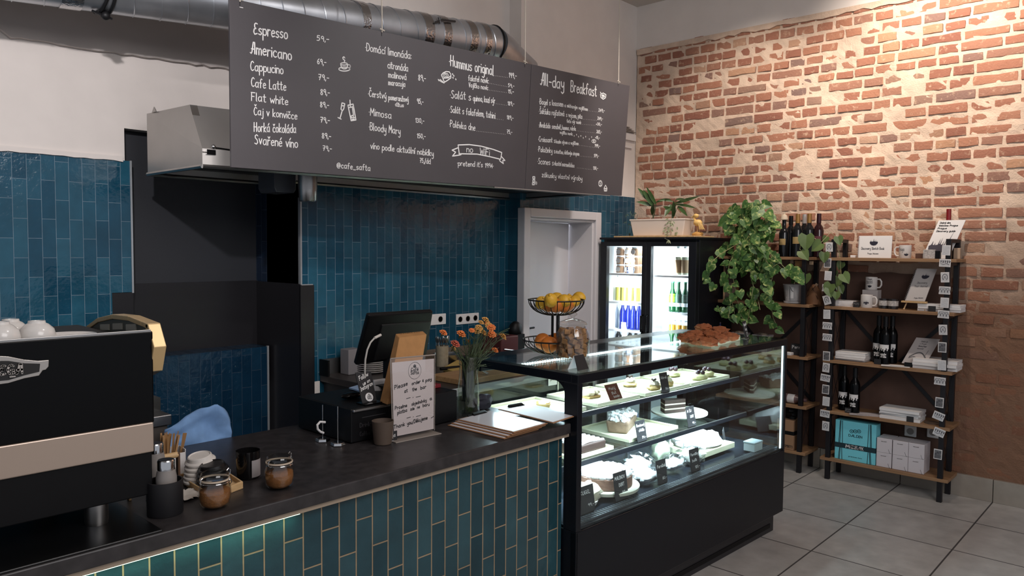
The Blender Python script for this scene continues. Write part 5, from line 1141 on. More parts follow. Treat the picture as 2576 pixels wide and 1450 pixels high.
# ---------------------------------------------------------------- what stands in the case
def loc2(u, v, z):
    p = at(u, v, z=z) - CL; return p.dot(EX), p.dot(EY)
TRAYM = mat('tray_cream', (206, 204, 176), .5)
def cake_tray(name, label, s0, s1, d0, d1, z, group='cream trays in the cake case', rim=.018):
    c = cw((s0+s1)/2, (d0+d1)/2, z+.0005); t = thing(name, label, 'tray', c, CY, group); a, d = (s1-s0)/2, (d1-d0)/2
    obj('tray_base', MB().box(-a, a, -d, d, 0, .006), TRAYM, t)
    b = MB(); b.box(-a, a, -d, -d+.010, .006, rim); b.box(-a, a, d-.010, d, .006, rim); b.box(-a, -a+.010, -d+.010, d-.010, .006, rim); b.box(a-.010, a, -d+.010, d-.010, .006, rim)
    obj('tray_rim', b, TRAYM, t, bev=.002); return t
CREAMF = mat('whipped_cream', (226, 218, 196), .7, noise_amt=.08, nscale=50, bump=.5, bscale=60)
BERRY = mat('dark_berry', (52, 30, 40), .45); CRUST = mat('pale_crust', (196, 170, 120), .8, noise_amt=.15, nscale=40, bump=.4, bscale=60); CHOC = mat('chocolate', (52, 36, 32), .5, noise_amt=.15, nscale=40); SUGAR = mat('icing_sugar', (232, 232, 234), .9, noise_amt=.06, nscale=40, bump=.9, bscale=50)
Z1, Z2, Z0 = .905, .690, .5205
cake_tray('cake_tray', 'cream tray with two fruit tartlets on the top shelf, nearest the bar', .07, .46, .33, .68, Z1)
cake_tray('cake_tray', 'cream tray with one cream slice behind the brown card on the top shelf', .55, .91, .33, .68, Z1)
cake_tray('cake_tray', 'cream tray with three cream puffs behind the black card on the top shelf', .96, 1.40, .33, .68, Z1)
cake_tray('cake_tray', 'cream tray with berry-topped meringues on the top shelf, furthest from the bar', 1.42, 1.86, .33, .68, Z1)
def bunch(name, label, cat, s, d, z, build, group=None, rz=0):
    t = thing(name, label, cat, cw(s, d, z), CY+rz, group); build(t); return t
def tart(fill):
    def f(t):
        obj('pastry_shell', MB().lathe([(0, 0), (.030, 0), (.040, .022), (.037, .022), (.03, .010), (0, .010)], 20), CRUST, t, True)
        obj('filling', MB().ball((0, 0, .020), .034, 16, 8, (1, 1, .45), .5, 4, 2), fill, t, True)
    return f
bunch('fruit_tartlet', 'dark nut tartlet on the tray nearest the bar', 'tartlet', .20, .42, Z1+.007, tart(mat('nut_topping', (126, 110, 92), .7, bump=.6, bscale=60)), 'tartlets')
bunch('fruit_tartlet', 'yellow fruit tartlet on the tray nearest the bar', 'tartlet', .33, .50, Z1+.007, tart(mat('yellow_fruit', (206, 170, 92), .5, bump=.6, bscale=60)), 'tartlets')
def cslice(t):
    b = MB(); b.prism([(-.045, -.03), (.05, -.03), (.045, .03), (-.045, .03)], lambda p, q, s: (p, q, s), 0, .012); obj('sponge', b, CRUST, t, bev=.002)
    b = MB()
    for k in range(7): b.ball((-.036+.013*k, .01*math.sin(k*2.1), .026+.004*(k % 2)), .019, 10, 7, (1, 1.3, .9), .25, 3, k)
    obj('cream_top', b, CREAMF, t, True)
bunch('cream_slice', 'single cream slice left on the tray behind the brown card', 'cake slice', .70, .50, Z1+.007, cslice)
def puff(t):
    obj('choux_base', MB().ball((0, 0, .014), .046, 16, 8, (1.1, .8, .42), .3, 3, 1), CRUST, t, True)
    obj('cream_top', MB().ball((0, 0, .034), .034, 14, 8, (1.1, .8, .55), .4, 4, 5), CREAMF, t, True)
    b = MB(); b.cbox((0, 0, .056), (.04, .006, .012), Matrix.Rotation(.3, 4, 'Z')); b.cbox((.01, .008, .056), (.03, .005, .010), Matrix.Rotation(-.4, 4, 'Z')); obj('chocolate_curl', b, CHOC, t)
for s, d, lb in ((1.12, .55, 'cream puff at the back corner of its tray on the top shelf'), (1.14, .40, 'cream puff at the front of its tray, half behind the black card'), (1.30, .42, 'cream puff at the brick wall side of its tray on the top shelf')): bunch('cream_puff', lb, 'pastry', s, d, Z1+.007, puff, 'cream puffs')
def mer(t):
    obj('meringue', MB().ball((0, 0, .016), .055, 18, 9, (1.15, .85, .42), .25, 4, 2), mat('meringue', (212, 208, 160), .8, noise_amt=.1, nscale=40, bump=.5, bscale=60) if 'meringue' not in bpy.data.materials else bpy.data.materials['meringue'], t, True)
    for k, (x, y) in enumerate(((-.018, 0), (.018, .012), (.01, -.016))): obj('berry', MB().ball((x, y, .044), .014, 10, 7, (1, 1, 1), .2, 5, k), BERRY, t, True)
for s, d, lb in ((1.60, .58, 'berry meringue at the back of the furthest tray'), (1.62, .40, 'berry meringue at the front of the furthest tray'), (1.76, .44, 'berry meringue at the brick wall end of the furthest tray')): bunch('berry_meringue', lb, 'meringue', s, d, Z1+.007, mer, 'berry meringues')
# second shelf
cake_tray('cake_tray', 'cream tray carrying a crumb-topped loaf cake on the middle shelf', .78, 1.24, .30, .66, Z2)
def loaf(t):
    b = MB(); b.hexa([(-.12, -.055, 0), (.12, -.055, 0), (.12, .055, 0), (-.12, .055, 0), (-.135, -.066, .07), (.135, -.066, .07), (.135, .066, .07), (-.135, .066, .07)]); obj('loaf_body', b, mat('loaf_brown', (120, 98, 82), .85, noise_amt=.2, nscale=50, bump=.5, bscale=60), t, bev=.012)
    b = MB(); rnn = random.Random(5)
    for k in range(90): b.ball((rnn.uniform(-.125, .125), rnn.uniform(-.058, .058), .072+rnn.uniform(-.006, .018)), rnn.uniform(.009, .016), 7, 5, (1, 1, .8), .3, 4, k)
    obj('crumb_top', b, SUGAR, t, True)
bunch('loaf_cake', 'loaf cake with a white crumb top on the middle shelf tray', 'loaf cake', .98, .50, Z2+.007, loaf, None, .45)
c = cw(1.50, .46, Z2+.001)
t = thing('cake_plate', 'round white cake plate with one dark slice on the middle shelf', 'cake plate', c, CY)
obj('plate_top', MB().lathe([(0, 0), (.09, 0), (.16, .022), (.168, .026), (.168, .036), (.16, .036), (0, .034)], 40), mat('plate_ivory', (222, 220, 204), .3), t, True)
def dslice(t):
    for k, (z0, z1, m) in enumerate(((0, .020, CHOC), (.020, .028, CREAMF), (.028, .048, CHOC), (.048, .056, CREAMF), (.056, .078, CHOC))):
        b = MB(); b.prism([(-.075, -.035), (.075, -.012), (.075, .012), (-.06, .05)], lambda p, q, s: (p, q, s), z0, z1); obj('cream_layer' if m is CREAMF else 'sponge_layer', b, m, t, bev=.001)
bunch('dark_cake_slice', 'dark chocolate layer cake slice standing on the round plate', 'cake slice', 1.45, .47, Z2+.037, dslice, None, -.5)
cake_tray('cake_tray', 'cream tray with a striped chocolate cake at the bar end of the middle shelf', .30, .62, .28, .62, Z2)
def stripe(t):
    obj('cake_block', MB().box(-.11, .11, -.13, .13, 0, .05), CHOC, t, bev=.006)
    b = MB()
    for k in range(9): b.tube([(-.10, -.12+.03*k, .052), (0, -.108+.03*k, .056), (.10, -.12+.03*k, .052)], .007, 6)
    obj('icing_stripe', b, SUGAR, t, True)
bunch('striped_cake', 'dark cake with white icing stripes at the bar end of the middle shelf', 'cake', .46, .42, Z2+.007, stripe)
# bottom deck
c = cw(.49, .235, Z0)
t = thing('cake_stand', 'low round white stand under the chocolate tart', 'cake stand', c, CY)
obj('stand_top', MB().lathe([(0, 0), (.12, 0), (.125, .012), (.17, .020), (.172, .034), (0, .034)], 40), bpy.data.materials['plate_ivory'], t, True)
t = thing('chocolate_tart', 'round chocolate tart with a piped cream border at the front of the case', 'cake', cw(.49, .235, Z0+.0345), CY)
obj('tart_base', MB().lathe([(0, 0), (.132, 0), (.136, .004), (.136, .052), (.10, .054), (0, .050)], 48), mat('tart_brown', (112, 82, 70), .75, noise_amt=.25, nscale=45, bump=.4, bscale=70), t, True)
b = MB()
for k in range(22): a = 2*PI*k/22; b.ball((.112*math.cos(a), .112*math.sin(a), .060), .023, 10, 7, (1, 1, .7), .35, 4, k)
obj('cream_border', b, SUGAR, t, True)
obj('glaze', MB().lathe([(0, .056), (.095, .056), (.095, .052)], 40), mat('glaze_brown', (136, 112, 108), .15, noise_amt=.15, nscale=20), t, True)
c = cw(.27, .17, Z0)
t = thing('bundt_slice', 'pale crumbly cake piece on the deck at the bar corner of the case', 'cake piece', c, CY)
obj('crumb', MB().ball((0, 0, .05), .075, 18, 10, (1.1, .8, .66), .3, 3, 4), CREAMF, t, True); obj('paper_case', MB().lathe([(0, 0), (.05, 0), (.058, .02), (.05, .02), (0, .004)], 20), PAPER, t, True)
WRAP = glass('cellophane', (.95, .97, .98), 2.2, .12)
def wrapped(core, m):
    def f(t):
        obj('pastry', MB().ball((0, 0, .034), .066, 20, 10, core, .35, 3, 3), m, t, True)
        obj('wrapping', MB().ball((0, 0, .042), .078, 22, 12, (core[0]*1.06, core[1]*1.1, core[2]*1.2), .45, 4, 8), WRAP, t)
    return f
bunch('wrapped_gingerbread', 'iced round gingerbread in crinkled wrapping beside the chocolate tart', 'wrapped pastry', .74, .17, Z0, wrapped((1.15, .85, .5), SUGAR), 'wrapped pastries')
bunch('wrapped_gingerbread', 'iced gingerbread in crinkled wrapping lying behind the middle deck card', 'wrapped pastry', .86, .30, Z0, wrapped((1.25, .9, .6), SUGAR), 'wrapped pastries')
bunch('wrapped_gingerbread', 'flat iced gingerbread in wrapping in front of the meringue board', 'wrapped pastry', 1.02, .19, Z0, wrapped((1.2, .7, .42), SUGAR), 'wrapped pastries')
bunch('wrapped_cookie_bag', 'tall bag of green-white biscuits standing beside the meringue board', 'biscuit bag', 1.13, .34, Z0+.02, wrapped((.8, .7, 1.2), mat('biscuit_pale', (196, 204, 176), .8, bump=.4)), 'wrapped pastries')
bunch('wrapped_cookie_bag', 'bag of pale biscuits slumped in front of the meringue board', 'biscuit bag', 1.22, .20, Z0, wrapped((1.0, .8, .7), mat('biscuit_pale2', (206, 206, 196), .8, bump=.4)), 'wrapped pastries')
c = cw(1.46, .30, Z0)
t = thing('meringue_board', 'thick wooden board under the white meringue cake at the far end of the deck', 'board', c, CY)
obj('board_block', MB().box(-.19, .19, -.13, .15, .012, .045), TRAYM, t, bev=.003); obj('board_foot', MB().box(-.15, .15, -.09, .11, 0, .012), TRAYM, t)
t = thing('meringue_cake', 'large mounded white meringue cake on the thick wooden board', 'cake', cw(1.46, .305, Z0+.0455), CY)
b = MB(); rnn = random.Random(8)
b.ball((0, 0, .012), .15, 24, 10, (1.15, .82, .42), .18, 3, 2)
for k in range(26): b.ball((rnn.uniform(-.15, .15), rnn.uniform(-.10, .10), .02+rnn.uniform(0, .02)), rnn.uniform(.025, .045), 10, 7, (1, 1, .7), .3, 3, k)
obj('meringue_top', b, SUGAR, t, True)
t = thing('small_carton', 'small white carton at the brick wall end of the deck', 'carton', cw(1.72, .09, Z0), CY)
obj('carton_body', MB().box(-.05, .05, -.035, .035, 0, .045), mat('carton_ice', (206, 222, 228), .5), t, bev=.003); obj('carton_lid', MB().box(-.052, .052, -.037, .037, .045, .056), mat('carton_lid', (186, 206, 214), .4, bump=.6, bscale=50), t, bev=.003)
t = thing('leaning_card', 'dark unmarked card leaning against the end of the meringue board', 'card', cw(1.68, .24, Z0), CY)
obj('card_board', MB().slab([(-.06, -.02, .004), (.05, .03, .004), (.05, .05, .10), (-.05, .0, .10)], (.002, .004, 0)), DARK, t)
# chalk price cards
def price_card(label, u0, v0, u1, v1, z, lines, m=None, w=None, lean=.25, foot=True):
    """u0,v0-u1,v1: base-left and top-right picked on the shelf"""
    s0, d0 = loc2(u0, v0, z); base = cw(s0, d0, z)
    return base
def pcard(label, s, d, z, w, h, lines, m=DARK, lean=.22, rz=0, name='price_card'):
    t = thing(name, label, 'price card', cw(s, d, z), CY+rz, 'chalk price cards'); dy = h*math.sin(lean); dz = h*math.cos(lean)
    obj('card_board', MB().slab([(-w/2, 0, .004), (w/2, 0, .004), (w/2, dy, dz+.004), (-w/2, dy, dz+.004)], (0, .003, -.001)), m, t, bev=.001)
    fn = lambda p, q: (p, q/dz*dy-.0010, q+.004)
    b = MB()
    for s_, x0, x1, y, hh in lines: write(b, s_, (x0*w, y*dz), (x1*w, y*dz), hh*dz, max(.0008, hh*dz*.045), fn)
    if lines: obj('chalk_lettering', b, CHALK, t)
    b = MB(); b.box(-w*.4, w*.4, .0, .012, 0, .004); b.add([(-.012, .004, .003), (.012, .004, .003), (.012, dy+.03, .002), (-.012, dy+.03, .002)], [(0, 1, 2, 3)]); obj('card_foot', b, BLACKG, t)
    return t
RUST = mat('card_rust', (96, 44, 26), .6)
pcard('rust-brown price card on the top shelf in front of the single cream slice', .72, .335, Z1, .105, .10, (('Malý', -.3, .2, .70, .14), ('žlut', -.2, .15, .46, .14), ('banán', -.15, .32, .26, .14), ('59,-', .1, .4, .06, .12)), RUST, .5)
pcard('black price card on the top shelf in front of the cream puffs', 1.14, .318, Z1, .075, .11, (('Větrník', -.4, .35, .68, .13), ('59,-', 0, .4, .12, .12)), DARK, .22)
pcard('black price card on the top shelf beside the fruit tartlets', .40, .345, Z1, .10, .075, (), DARK, .2)
pcard('black price card on the middle shelf in front of the loaf cake', .845, .262, Z2, .085, .11, (('Banánový', -.42, .40, .72, .13), ('chléb', -.25, .3, .48, .13), ('59,-', 0, .40, .14, .12)), DARK, .2)
pcard('black price card on the middle shelf in front of the round plate', 1.33, .262, Z2, .085, .115, (('MÍŠA', -.40, .1, .72, .12), ('DORT', -.1, .3, .44, .12), ('99,-', .05, .42, .12, .12)), DARK, .2)
pcard('black price card on the deck at the bar corner, reading in chalk with price 99', .175, .078, Z0, .105, .12, (('KUGEL', -.38, .25, .70, .13), ('99,-', .05, .42, .22, .12)), DARK, .15)
pcard('black price card on the deck in front of the chocolate tart', .43, .080, Z0, .100, .13, (('MALINOVÝ', -.42, .42, .74, .12), ('DORT', -.15, .25, .48, .12), ('99,-', .05, .42, .20, .12)), DARK, .15)
pcard('black price card on the deck in front of the wrapped gingerbread', .775, .085, Z0, .085, .12, (('Perníček', -.42, .42, .68, .13), ('80,-', 0, .40, .18, .12)), DARK, .15)
pcard('black price card on the deck in front of the biscuit bags', 1.085, .085, Z0, .090, .12, (('Perníčky', -.40, .42, .70, .12), ('balík', -.3, .2, .44, .12), ('120,-', -.05, .42, .14, .12)), DARK, .15)
# paper note on the rear glass door, cellophane roll of tickets
q = at(1373, 968, x=None, y=None, z=None) if False else None
t = thing('door_note', 'small white note stuck on the rear glass of the cake case', 'note', cw(.62, DT-.04, .96), CY)
obj('note_sheet', MB().box(-.035, .035, 0, .001, 0, .085), PAPER, t)
b = MB(); write(b, 'Nesahejte', (-.030, .052), (.030, .052), .014, .0012, lambda p, q: (p, -.0006, q)); write(b, 'prosím', (-.018, .028), (.02, .028), .014, .0012, lambda p, q: (p, -.0006, q)); obj('note_lettering', b, INK, t)
# ---------------------------------------------------------------- on top of the case
ZG = ft1+.006
def ctop(u, v): p = at(u, v, z=ZG); return p
p = ctop(1440, 905)
t = thing('cookie_jar', 'large lidded glass jar of brown cubed biscuits on the cake case', 'jar', p)
obj('jar_glass', MB().lathe([(0, .003), (.072, .003), (.078, .010), (.079, .10), (.076, .125), (.062, .150), (.062, .160), (.058, .160), (.058, .148), (.072, .122), (.075, .10), (.074, .014), (.068, .008), (0, .008)], 40), GLASSW, t, True)
ld = obj('jar_lid', MB().lathe([(0, .166), (.066, .166), (.070, .170), (.066, .178), (.03, .192), (.010, .196), (.009, .204), (.020, .212), (.020, .218), (.012, .224), (0, .225)], 36), GLASSW, t, True)
b = MB(); rnn = random.Random(6); BISC = mat('biscuit_brown', (158, 116, 76), .85, noise_amt=.2, nscale=60, bump=.3)
pr = None; cubes = []
for lay in range(6):
    for k in range(9):
        a = 2*PI*k/8+lay*.5; r = .052 if k < 8 else .0
        cubes.append((r*math.cos(a), r*math.sin(a), .026+.022*lay))
for k, (x, y, z) in enumerate(cubes):
    if pr is None: pr = obj('biscuit_cube', MB().box(-.014, .014, -.014, .014, -.012, .012), BISC, bev=.003); o = pr
    else: o = pr.copy(); COL.objects.link(o)
    tag(o, 'brown cube biscuit inside the large lidded glass jar', 'biscuit', 'cube biscuits in the glass jar')
    o.location = (p.x+x, p.y+y, ZG+z); o.rotation_euler = (rnn.uniform(-.5, .5), rnn.uniform(-.5, .5), rnn.uniform(0, 3))
s, d = (lambda q: ((q-CL).dot(EX), (q-CL).dot(EY)))(ctop(1462, 930))
t = thing('tent_card', 'small plain black tent card in front of the biscuit jar', 'card', cw(s, d, ZG), CY+.1)
obj('card_front', MB().slab([(-.042, -.012, 0), (.042, -.012, 0), (.034, .012, .062), (-.034, .012, .062)], (0, .003, 0)), DARK, t); obj('card_rear', MB().slab([(-.042, .04, 0), (.042, .04, 0), (.034, .014, .062), (-.034, .014, .062)], (0, .003, 0)), PAPER, t)
# two-tier wire fruit stand
p = ctop(1398, 893)
t = thing('fruit_stand', 'black two-tier wire fruit stand on the cake case', 'fruit stand', p)
WIRE = mat('black_wire', (18, 17, 18), .4, .4)
hb = at(1398, 792, y=p.y).z-p.z
def basket(z, R0, hgt):
    b = MB(); n = 26
    b.tube([(R0*math.cos(2*PI*k/36), R0*math.sin(2*PI*k/36), z+hgt) for k in range(36)], .0036, 8, closed=True)
    b.tube([(.028*math.cos(2*PI*k/20), .028*math.sin(2*PI*k/20), z+.002) for k in range(20)], .0030, 6, closed=True)
    for k in range(n):
        a = 2*PI*k/n; b.tube([((.026+(R0-.026)*math.sin(PI/2*j/7))*math.cos(a), (.026+(R0-.026)*math.sin(PI/2*j/7))*math.sin(a), z+hgt*(1-math.cos(PI/2*j/7))) for j in range(8)], .0022, 5)
    return obj('wire_basket', b, WIRE, t, True)
R1 = .138; R2 = .165
zb1, zb2 = .006, hb-.002
h1 = at(1398, 868, y=p.y).z-p.z-zb1; h2 = at(1405, 766, y=p.y).z-p.z-zb2
basket(zb1, R2, max(.07, h1)); basket(zb2, R1, max(.075, h2))
b = MB(); 
for a in (0, 2.1, 4.2): b.tube([(.018*math.cos(a), .018*math.sin(a), .004), (.018*math.cos(a), .018*math.sin(a), zb2+.004)], .0065, 8)
obj('centre_stem', b, WIRE, t, True)
LEM = mat('lemon_yellow', (214, 164, 44), .45, noise_amt=.12, nscale=18, bump=.25, bscale=160); ORA = mat('orange_skin', (206, 118, 42), .5, noise_amt=.12, nscale=14, bump=.3, bscale=170)
def fruit(name, label, cat, x, y, z, r, m, lemon, grp, sd):
    b = MB()
    if lemon: b.ball((0, 0, 0), r, 18, 12, (1, 1, 1.16), .05, 2, sd); b.ball((0, 0, r*1.13), r*.26, 8, 6)
    else: b.ball((0, 0, 0), r, 18, 12, (1, 1, .95), .04, 2, sd)
    o = tag(obj(name, b, m, smooth=True), label, cat, grp); o.location = (p.x+x, p.y+y, p.z+z); rr = random.Random(sd); o.rotation_euler = (rr.uniform(-1.5, 1.5), rr.uniform(-1.5, 1.5), rr.uniform(0, 6)); return o
zt2 = zb2+max(.075, h2)
def off(u, v, dy=0): q = at(u, v, y=p.y+dy); return q.x-p.x, dy, q.z-p.z
for k, (u, v, dy, r, lb) in enumerate(((1386, 756, -.06, .034, 'plump lemon at the front till side of the upper basket'), (1418, 758, -.06, .036, 'brown-flecked lemon at the front centre of the upper basket'), (1362, 762, .03, .032, 'yellow lemon low at the till side rim of the upper basket'), (1402, 752, .03, .033, 'lemon at the back centre of the upper basket'), (1446, 758, -.05, .030, 'small bright lemon at the front of the upper basket, door side'), (1457, 749, -.01, .032, 'orange-toned lemon perched highest at the door side rim'), (1432, 758, .04, .032, 'lemon half hidden at the back of the upper basket'))):
    x, y, z = off(u, v, dy); fruit('lemon', lb, 'lemon', x, y, z, r*.95, LEM, True, 'lemons in the upper basket', k+3)
for k, (x, y, z, lb) in enumerate(((-.055, -.04, .055, 'orange at the till side of the upper basket, under the lemons'), (.0, -.06, .052, 'orange at the front middle of the upper basket, under the lemons'), (.058, -.03, .055, 'orange at the door side of the upper basket, under the lemons'), (0, .055, .05, 'orange at the back of the upper basket, under the lemons'))): fruit('orange', lb, 'orange', x*.9, y*.9, zb2+z*.95, .037, ORA, False, 'oranges in the upper basket', k+30)
for k, (x, y, z, lb) in enumerate(((-.075, -.02, .052, 'orange at the till side of the lower basket'), (-.02, -.075, .050, 'orange at the front of the lower basket'), (-.035, .055, .058, 'orange at the back of the lower basket'), (.06, -.045, .050, 'orange behind the biscuit jar in the lower basket'), (.06, .05, .052, 'orange at the door side of the lower basket'))): fruit('orange', lb, 'orange', x, y, zb1+z, .042, ORA, False, 'oranges in the lower basket', k+50)
# tray of danishes
q = [ctop(1697, 851), ctop(1789, 863), ctop(1862, 846), ctop(1775, 836)]
s0, d0 = 1.40, .20
def tray_from(q, name, label, hgt):
    c = sum(q, Vector())/4; t = thing(name, label, 'tray', (c.x, c.y, ZG))
    obj('tray_base', MB().slab([(a.x, a.y, ZG) for a in q], (0, 0, .006)), TRAYM, t, world=True)
    b = MB()
    for i in range(4):
        a, e = q[i], q[(i+1) % 4]; n1 = (c-a).normalized()*.012; n2 = (c-e).normalized()*.012
        b.hexa([(a.x, a.y, ZG+.005), (e.x, e.y, ZG+.005), (e.x+n2.x, e.y+n2.y, ZG+.005), (a.x+n1.x, a.y+n1.y, ZG+.005), (a.x, a.y, ZG+hgt), (e.x, e.y, ZG+hgt), (e.x+n2.x, e.y+n2.y, ZG+hgt), (a.x+n1.x, a.y+n1.y, ZG+hgt)])
    obj('tray_rim', b, TRAYM, t, world=True, bev=.002); return c
zq = [cw(1.36, .20, ZG), cw(1.78, .20, ZG), cw(1.78, .56, ZG), cw(1.36, .56, ZG)]
c = tray_from([ctop(1712, 862), ctop(1789, 874), ctop(1862, 856), ctop(1788, 845)], 'danish_tray', 'cream tray heaped with brown crumble buns on top of the cake case', .030)
BUN = mat('bun_brown', (164, 96, 58), .8, noise_amt=.3, nscale=45, bump=.9, bscale=70)
pr = None; rnn = random.Random(12)
buns = [(1728, 845, 0), (1752, 852, 0), (1782, 856, 0), (1808, 848, 0), (1835, 842, 0), (1748, 838, 0), (1790, 838, .0), (1770, 832, .028), (1810, 835, .018)]
nm = ['at the till side end of the tray', 'second along the front edge of the tray', 'at the front corner of the tray', 'along the front edge beside the corner', 'at the brick wall end of the tray', 'at the back of the tray, till side', 'in the middle of the tray', 'topmost of the heap', 'high on the heap towards the brick wall']
for k, (u, v, dz) in enumerate(buns):
    b = MB(); b.ball((0, 0, .024), .052, 20, 11, (1.1, 1.0, .46), .42, 4, k)
    pz = ZG+.008+dz; q = at(u, v+10, z=ZG+.02)
    o = tag(obj('crumble_bun', b, BUN, smooth=True), 'brown crumble bun %s' % nm[k], 'bun', 'crumble buns on the tray'); o.location = (q.x, q.y, pz); o.rotation_euler = (0, 0, k)
p = ctop(1880, 853)
t = thing('bun_sign', 'small black chalk sign beside the tray of buns on the cake case', 'sign', p, CY+.25)
obj('sign_board', MB().slab([(-.04, 0, .004), (.04, 0, .004), (.036, .02, .105), (-.044, .02, .105)], (0, .004, 0)), DARK, t, bev=.001)
b = MB(); fn = lambda x, y: (x-.002*y/.1, y*.2-.0012, y+.004); write(b, 'Veganské', (-.036, .072), (.028, .076), .018, .0013, fn); write(b, 'buny', (-.02, .046), (.018, .048), .016, .0012, fn); b.ribbon([(.01+.012*math.cos(k*PI/6), .022+.012*math.sin(k*PI/6)) for k in range(13)], .0012, fn); obj('chalk_lettering', b, CHALK, t)
obj('sign_foot', MB().box(-.03, .03, -.004, .03, 0, .004), STEEL, t)
# ================================================================== drinks fridge
FX, FXB = 5.30, 5.92; FY0, FY1, FZ = 2.915, 3.835, 1.785
RQ = -PI/2                       # things that face the room from the brick wall: local x runs to the right, y into the wall
t = thing('drinks_fridge', 'black two-door glass drinks fridge lit white inside, in the brick corner', 'fridge', (FX, (FY0+FY1)/2, 0))
FB = mat('fridge_black', (16, 18, 24), .4); FW_ = mat('fridge_white', (226, 232, 236), .5)
b = MB(); b.box(FX+.05, FXB, FY0, FY0+.03, .03, FZ); b.box(FX+.05, FXB, FY1-.03, FY1, .03, FZ); b.box(FX+.05, FXB, FY0+.03, FY1-.03, FZ-.03, FZ); b.box(FX+.05, FXB, FY0+.03, FY1-.03, .03, .12); b.box(FXB-.03, FXB, FY0+.03, FY1-.03, .12, FZ-.03)
obj('cabinet', b, FB, t, world=True, bev=.003)
b = MB(); b.box(FXB-.036, FXB-.031, FY0+.03, FY1-.03, .12, FZ-.03); b.box(FX+.06, FXB-.036, FY0+.031, FY0+.036, .12, FZ-.03); b.box(FX+.06, FXB-.036, FY1-.036, FY1-.031, .12, FZ-.03); b.box(FX+.06, FXB-.036, FY0+.036, FY1-.036, FZ-.036, FZ-.031)
obj('inner_lining', b, FW_, t, world=True)
for y0, y1 in ((FY0+.002, 3.373), (3.377, FY1-.002)):
    g0, g1 = (2.985, 3.330) if y1 < 3.376 else (3.415, 3.770)
    d_ = MB(); d_.box(FX, FX+.045, y0, g0, .10, FZ-.02); d_.box(FX, FX+.045, g1, y1, .10, FZ-.02); d_.box(FX, FX+.045, g0, g1, 1.730, FZ-.02); d_.box(FX, FX+.045, g0, g1, .10, .20)
    d = obj('door', d_, FB, t, world=True, bev=.003)
    obj('door_glass', MB().box(FX+.018, FX+.022, g0, g1, .20, 1.730), GLASS, d, world=True)
    hy = 3.350 if y1 < 3.376 else 3.395
    hb = MB(); z0, z1 = 1.02, 1.16; hb.tube([(FX, hy, z0), (FX-.03, hy, z0+.005), (FX-.03, hy, z1-.005), (FX, hy, z1)], .008, 8); obj('door_handle', hb, BLACKG, d, True, world=True)
obj('top_cap', MB().box(FX-.01, FXB, FY0-.004, FY1+.004, FZ, FZ+.018), FB, t, world=True, bev=.002)
FL_ = [at(1570, 687, x=FX+.2).z, at(1570, 757, x=FX+.2).z, at(1570, 826, x=FX+.2).z, at(1570, 870, x=FX+.2).z]
FRS = [at(1690, 692, x=FX+.2).z, at(1690, 783, x=FX+.2).z, at(1690, 851, x=FX+.2).z]
def wire_shelf(y0, y1, z):
    b = MB(); n = 18
    for k in range(n+1): yy = y0+(y1-y0)*k/n; b.box(FX+.09, FXB-.06, yy-.0015, yy+.0015, z-.006, z-.003)
    b.box(FX+.085, FX+.091, y0, y1, z-.018, z-.002); b.box(FXB-.06, FXB-.055, y0, y1, z-.008, z-.002); obj('wire_shelf', b, FW_, t, world=True)
for z in FL_: wire_shelf(3.40, 3.798, z)
for z in FRS: wire_shelf(2.952, 3.385, z)
obj('led_tube', MB().box(FX+.062, FX+.070, 3.368, 3.382, .2, 1.73), mat('fridge_led', (255, 255, 255), .5, emit=(.82, .95, 1), estr=7), t, world=True)
for yy in (3.20, 3.60):
    area((FX+.30, yy, FZ-.05), (FX+.36, yy, 1.0), 7, .3, .3, (.80, .94, 1))
    area((FX+.07, yy, 1.35), (FXB, yy, 1.25), 5, .05, .9, (.80, .94, 1))
def bottle(name, label, cat, prof, m, parts, x, y, z, grp, rz=0):
    t = thing(name, label, cat, (x, y, z), rz, grp); obj('bottle_body', MB().lathe(prof, 20), m, t, True)
    for nm, pr, mm in parts: obj(nm, MB().lathe(pr, 20), mm, t, True)
    return t
CLR = glass('bottle_clear', (.97, .98, .98), 1.0); LEMON = mat('lemonade', (206, 198, 96), .3, emit=None); KIM = mat('kimchi', (150, 116, 88), .6); BLU = mat('blue_glass', (20, 34, 120), .12); GRN = mat('green_glass', (16, 62, 34), .12); GRNL = mat('green_label', (120, 170, 40), .5); AMB = mat('amber_drink', (176, 132, 48), .25); BRL = mat('brown_label', (150, 118, 84), .6); DKG = mat('dark_bottle', (22, 24, 26), .12)
def fy(u, v, x): return at(u, v, x=x).y
# kimchi jars
rows = ['upper', 'middle', 'lower']; pr = None
for r in range(3):
    for k, (u, dx) in enumerate(((1561, 0), (1582, .02), (1598, .0), (1608, .09))):
        x = FX+.16+dx; y = fy(u, 640, x); z = FL_[0]+.001+.0755*(2-r)
        if pr is None:
            pr = thing('kimchi_jar', 'x', 'jar', (0, 0, 0), RQ)
            obj('jar_body', MB().lathe([(0, 0), (.033, 0), (.035, .004), (.035, .056), (.028, .062), (0, .062)], 20), KIM, pr, True)
            obj('jar_lid', MB().lathe([(.030, .062), (.032, .063), (.032, .074), (0, .074)], 20), FW_, pr, True)
            b = MB(); M = Matrix.Translation((0, -.0355, .032)) @ Matrix.Rotation(PI/2, 4, 'X'); b.M = M; b.lathe([(.022, -.001), (.022, .001), (0, .001)], 20); obj('round_label', b, PAPER, pr); o = pr
        else: o = dup(pr, (0, 0, 0), RQ)
        o.location = (x, y, z); tag(o, 'jar with a round white label in the %s of three fridge rows' % rows[r], 'jar', 'kimchi jars')
q = at(1581, 683, x=FX+.10)
t2 = thing('kimchi_sign', 'small black chalk sign in front of the kimchi jars in the fridge', 'sign', (FX+.112, q.y-.01, FL_[0]), RQ)
obj('sign_board', MB().box(-.037, .037, 0, .003, .001, .056), mat('sign_navy', (14, 20, 44), .6), t2)
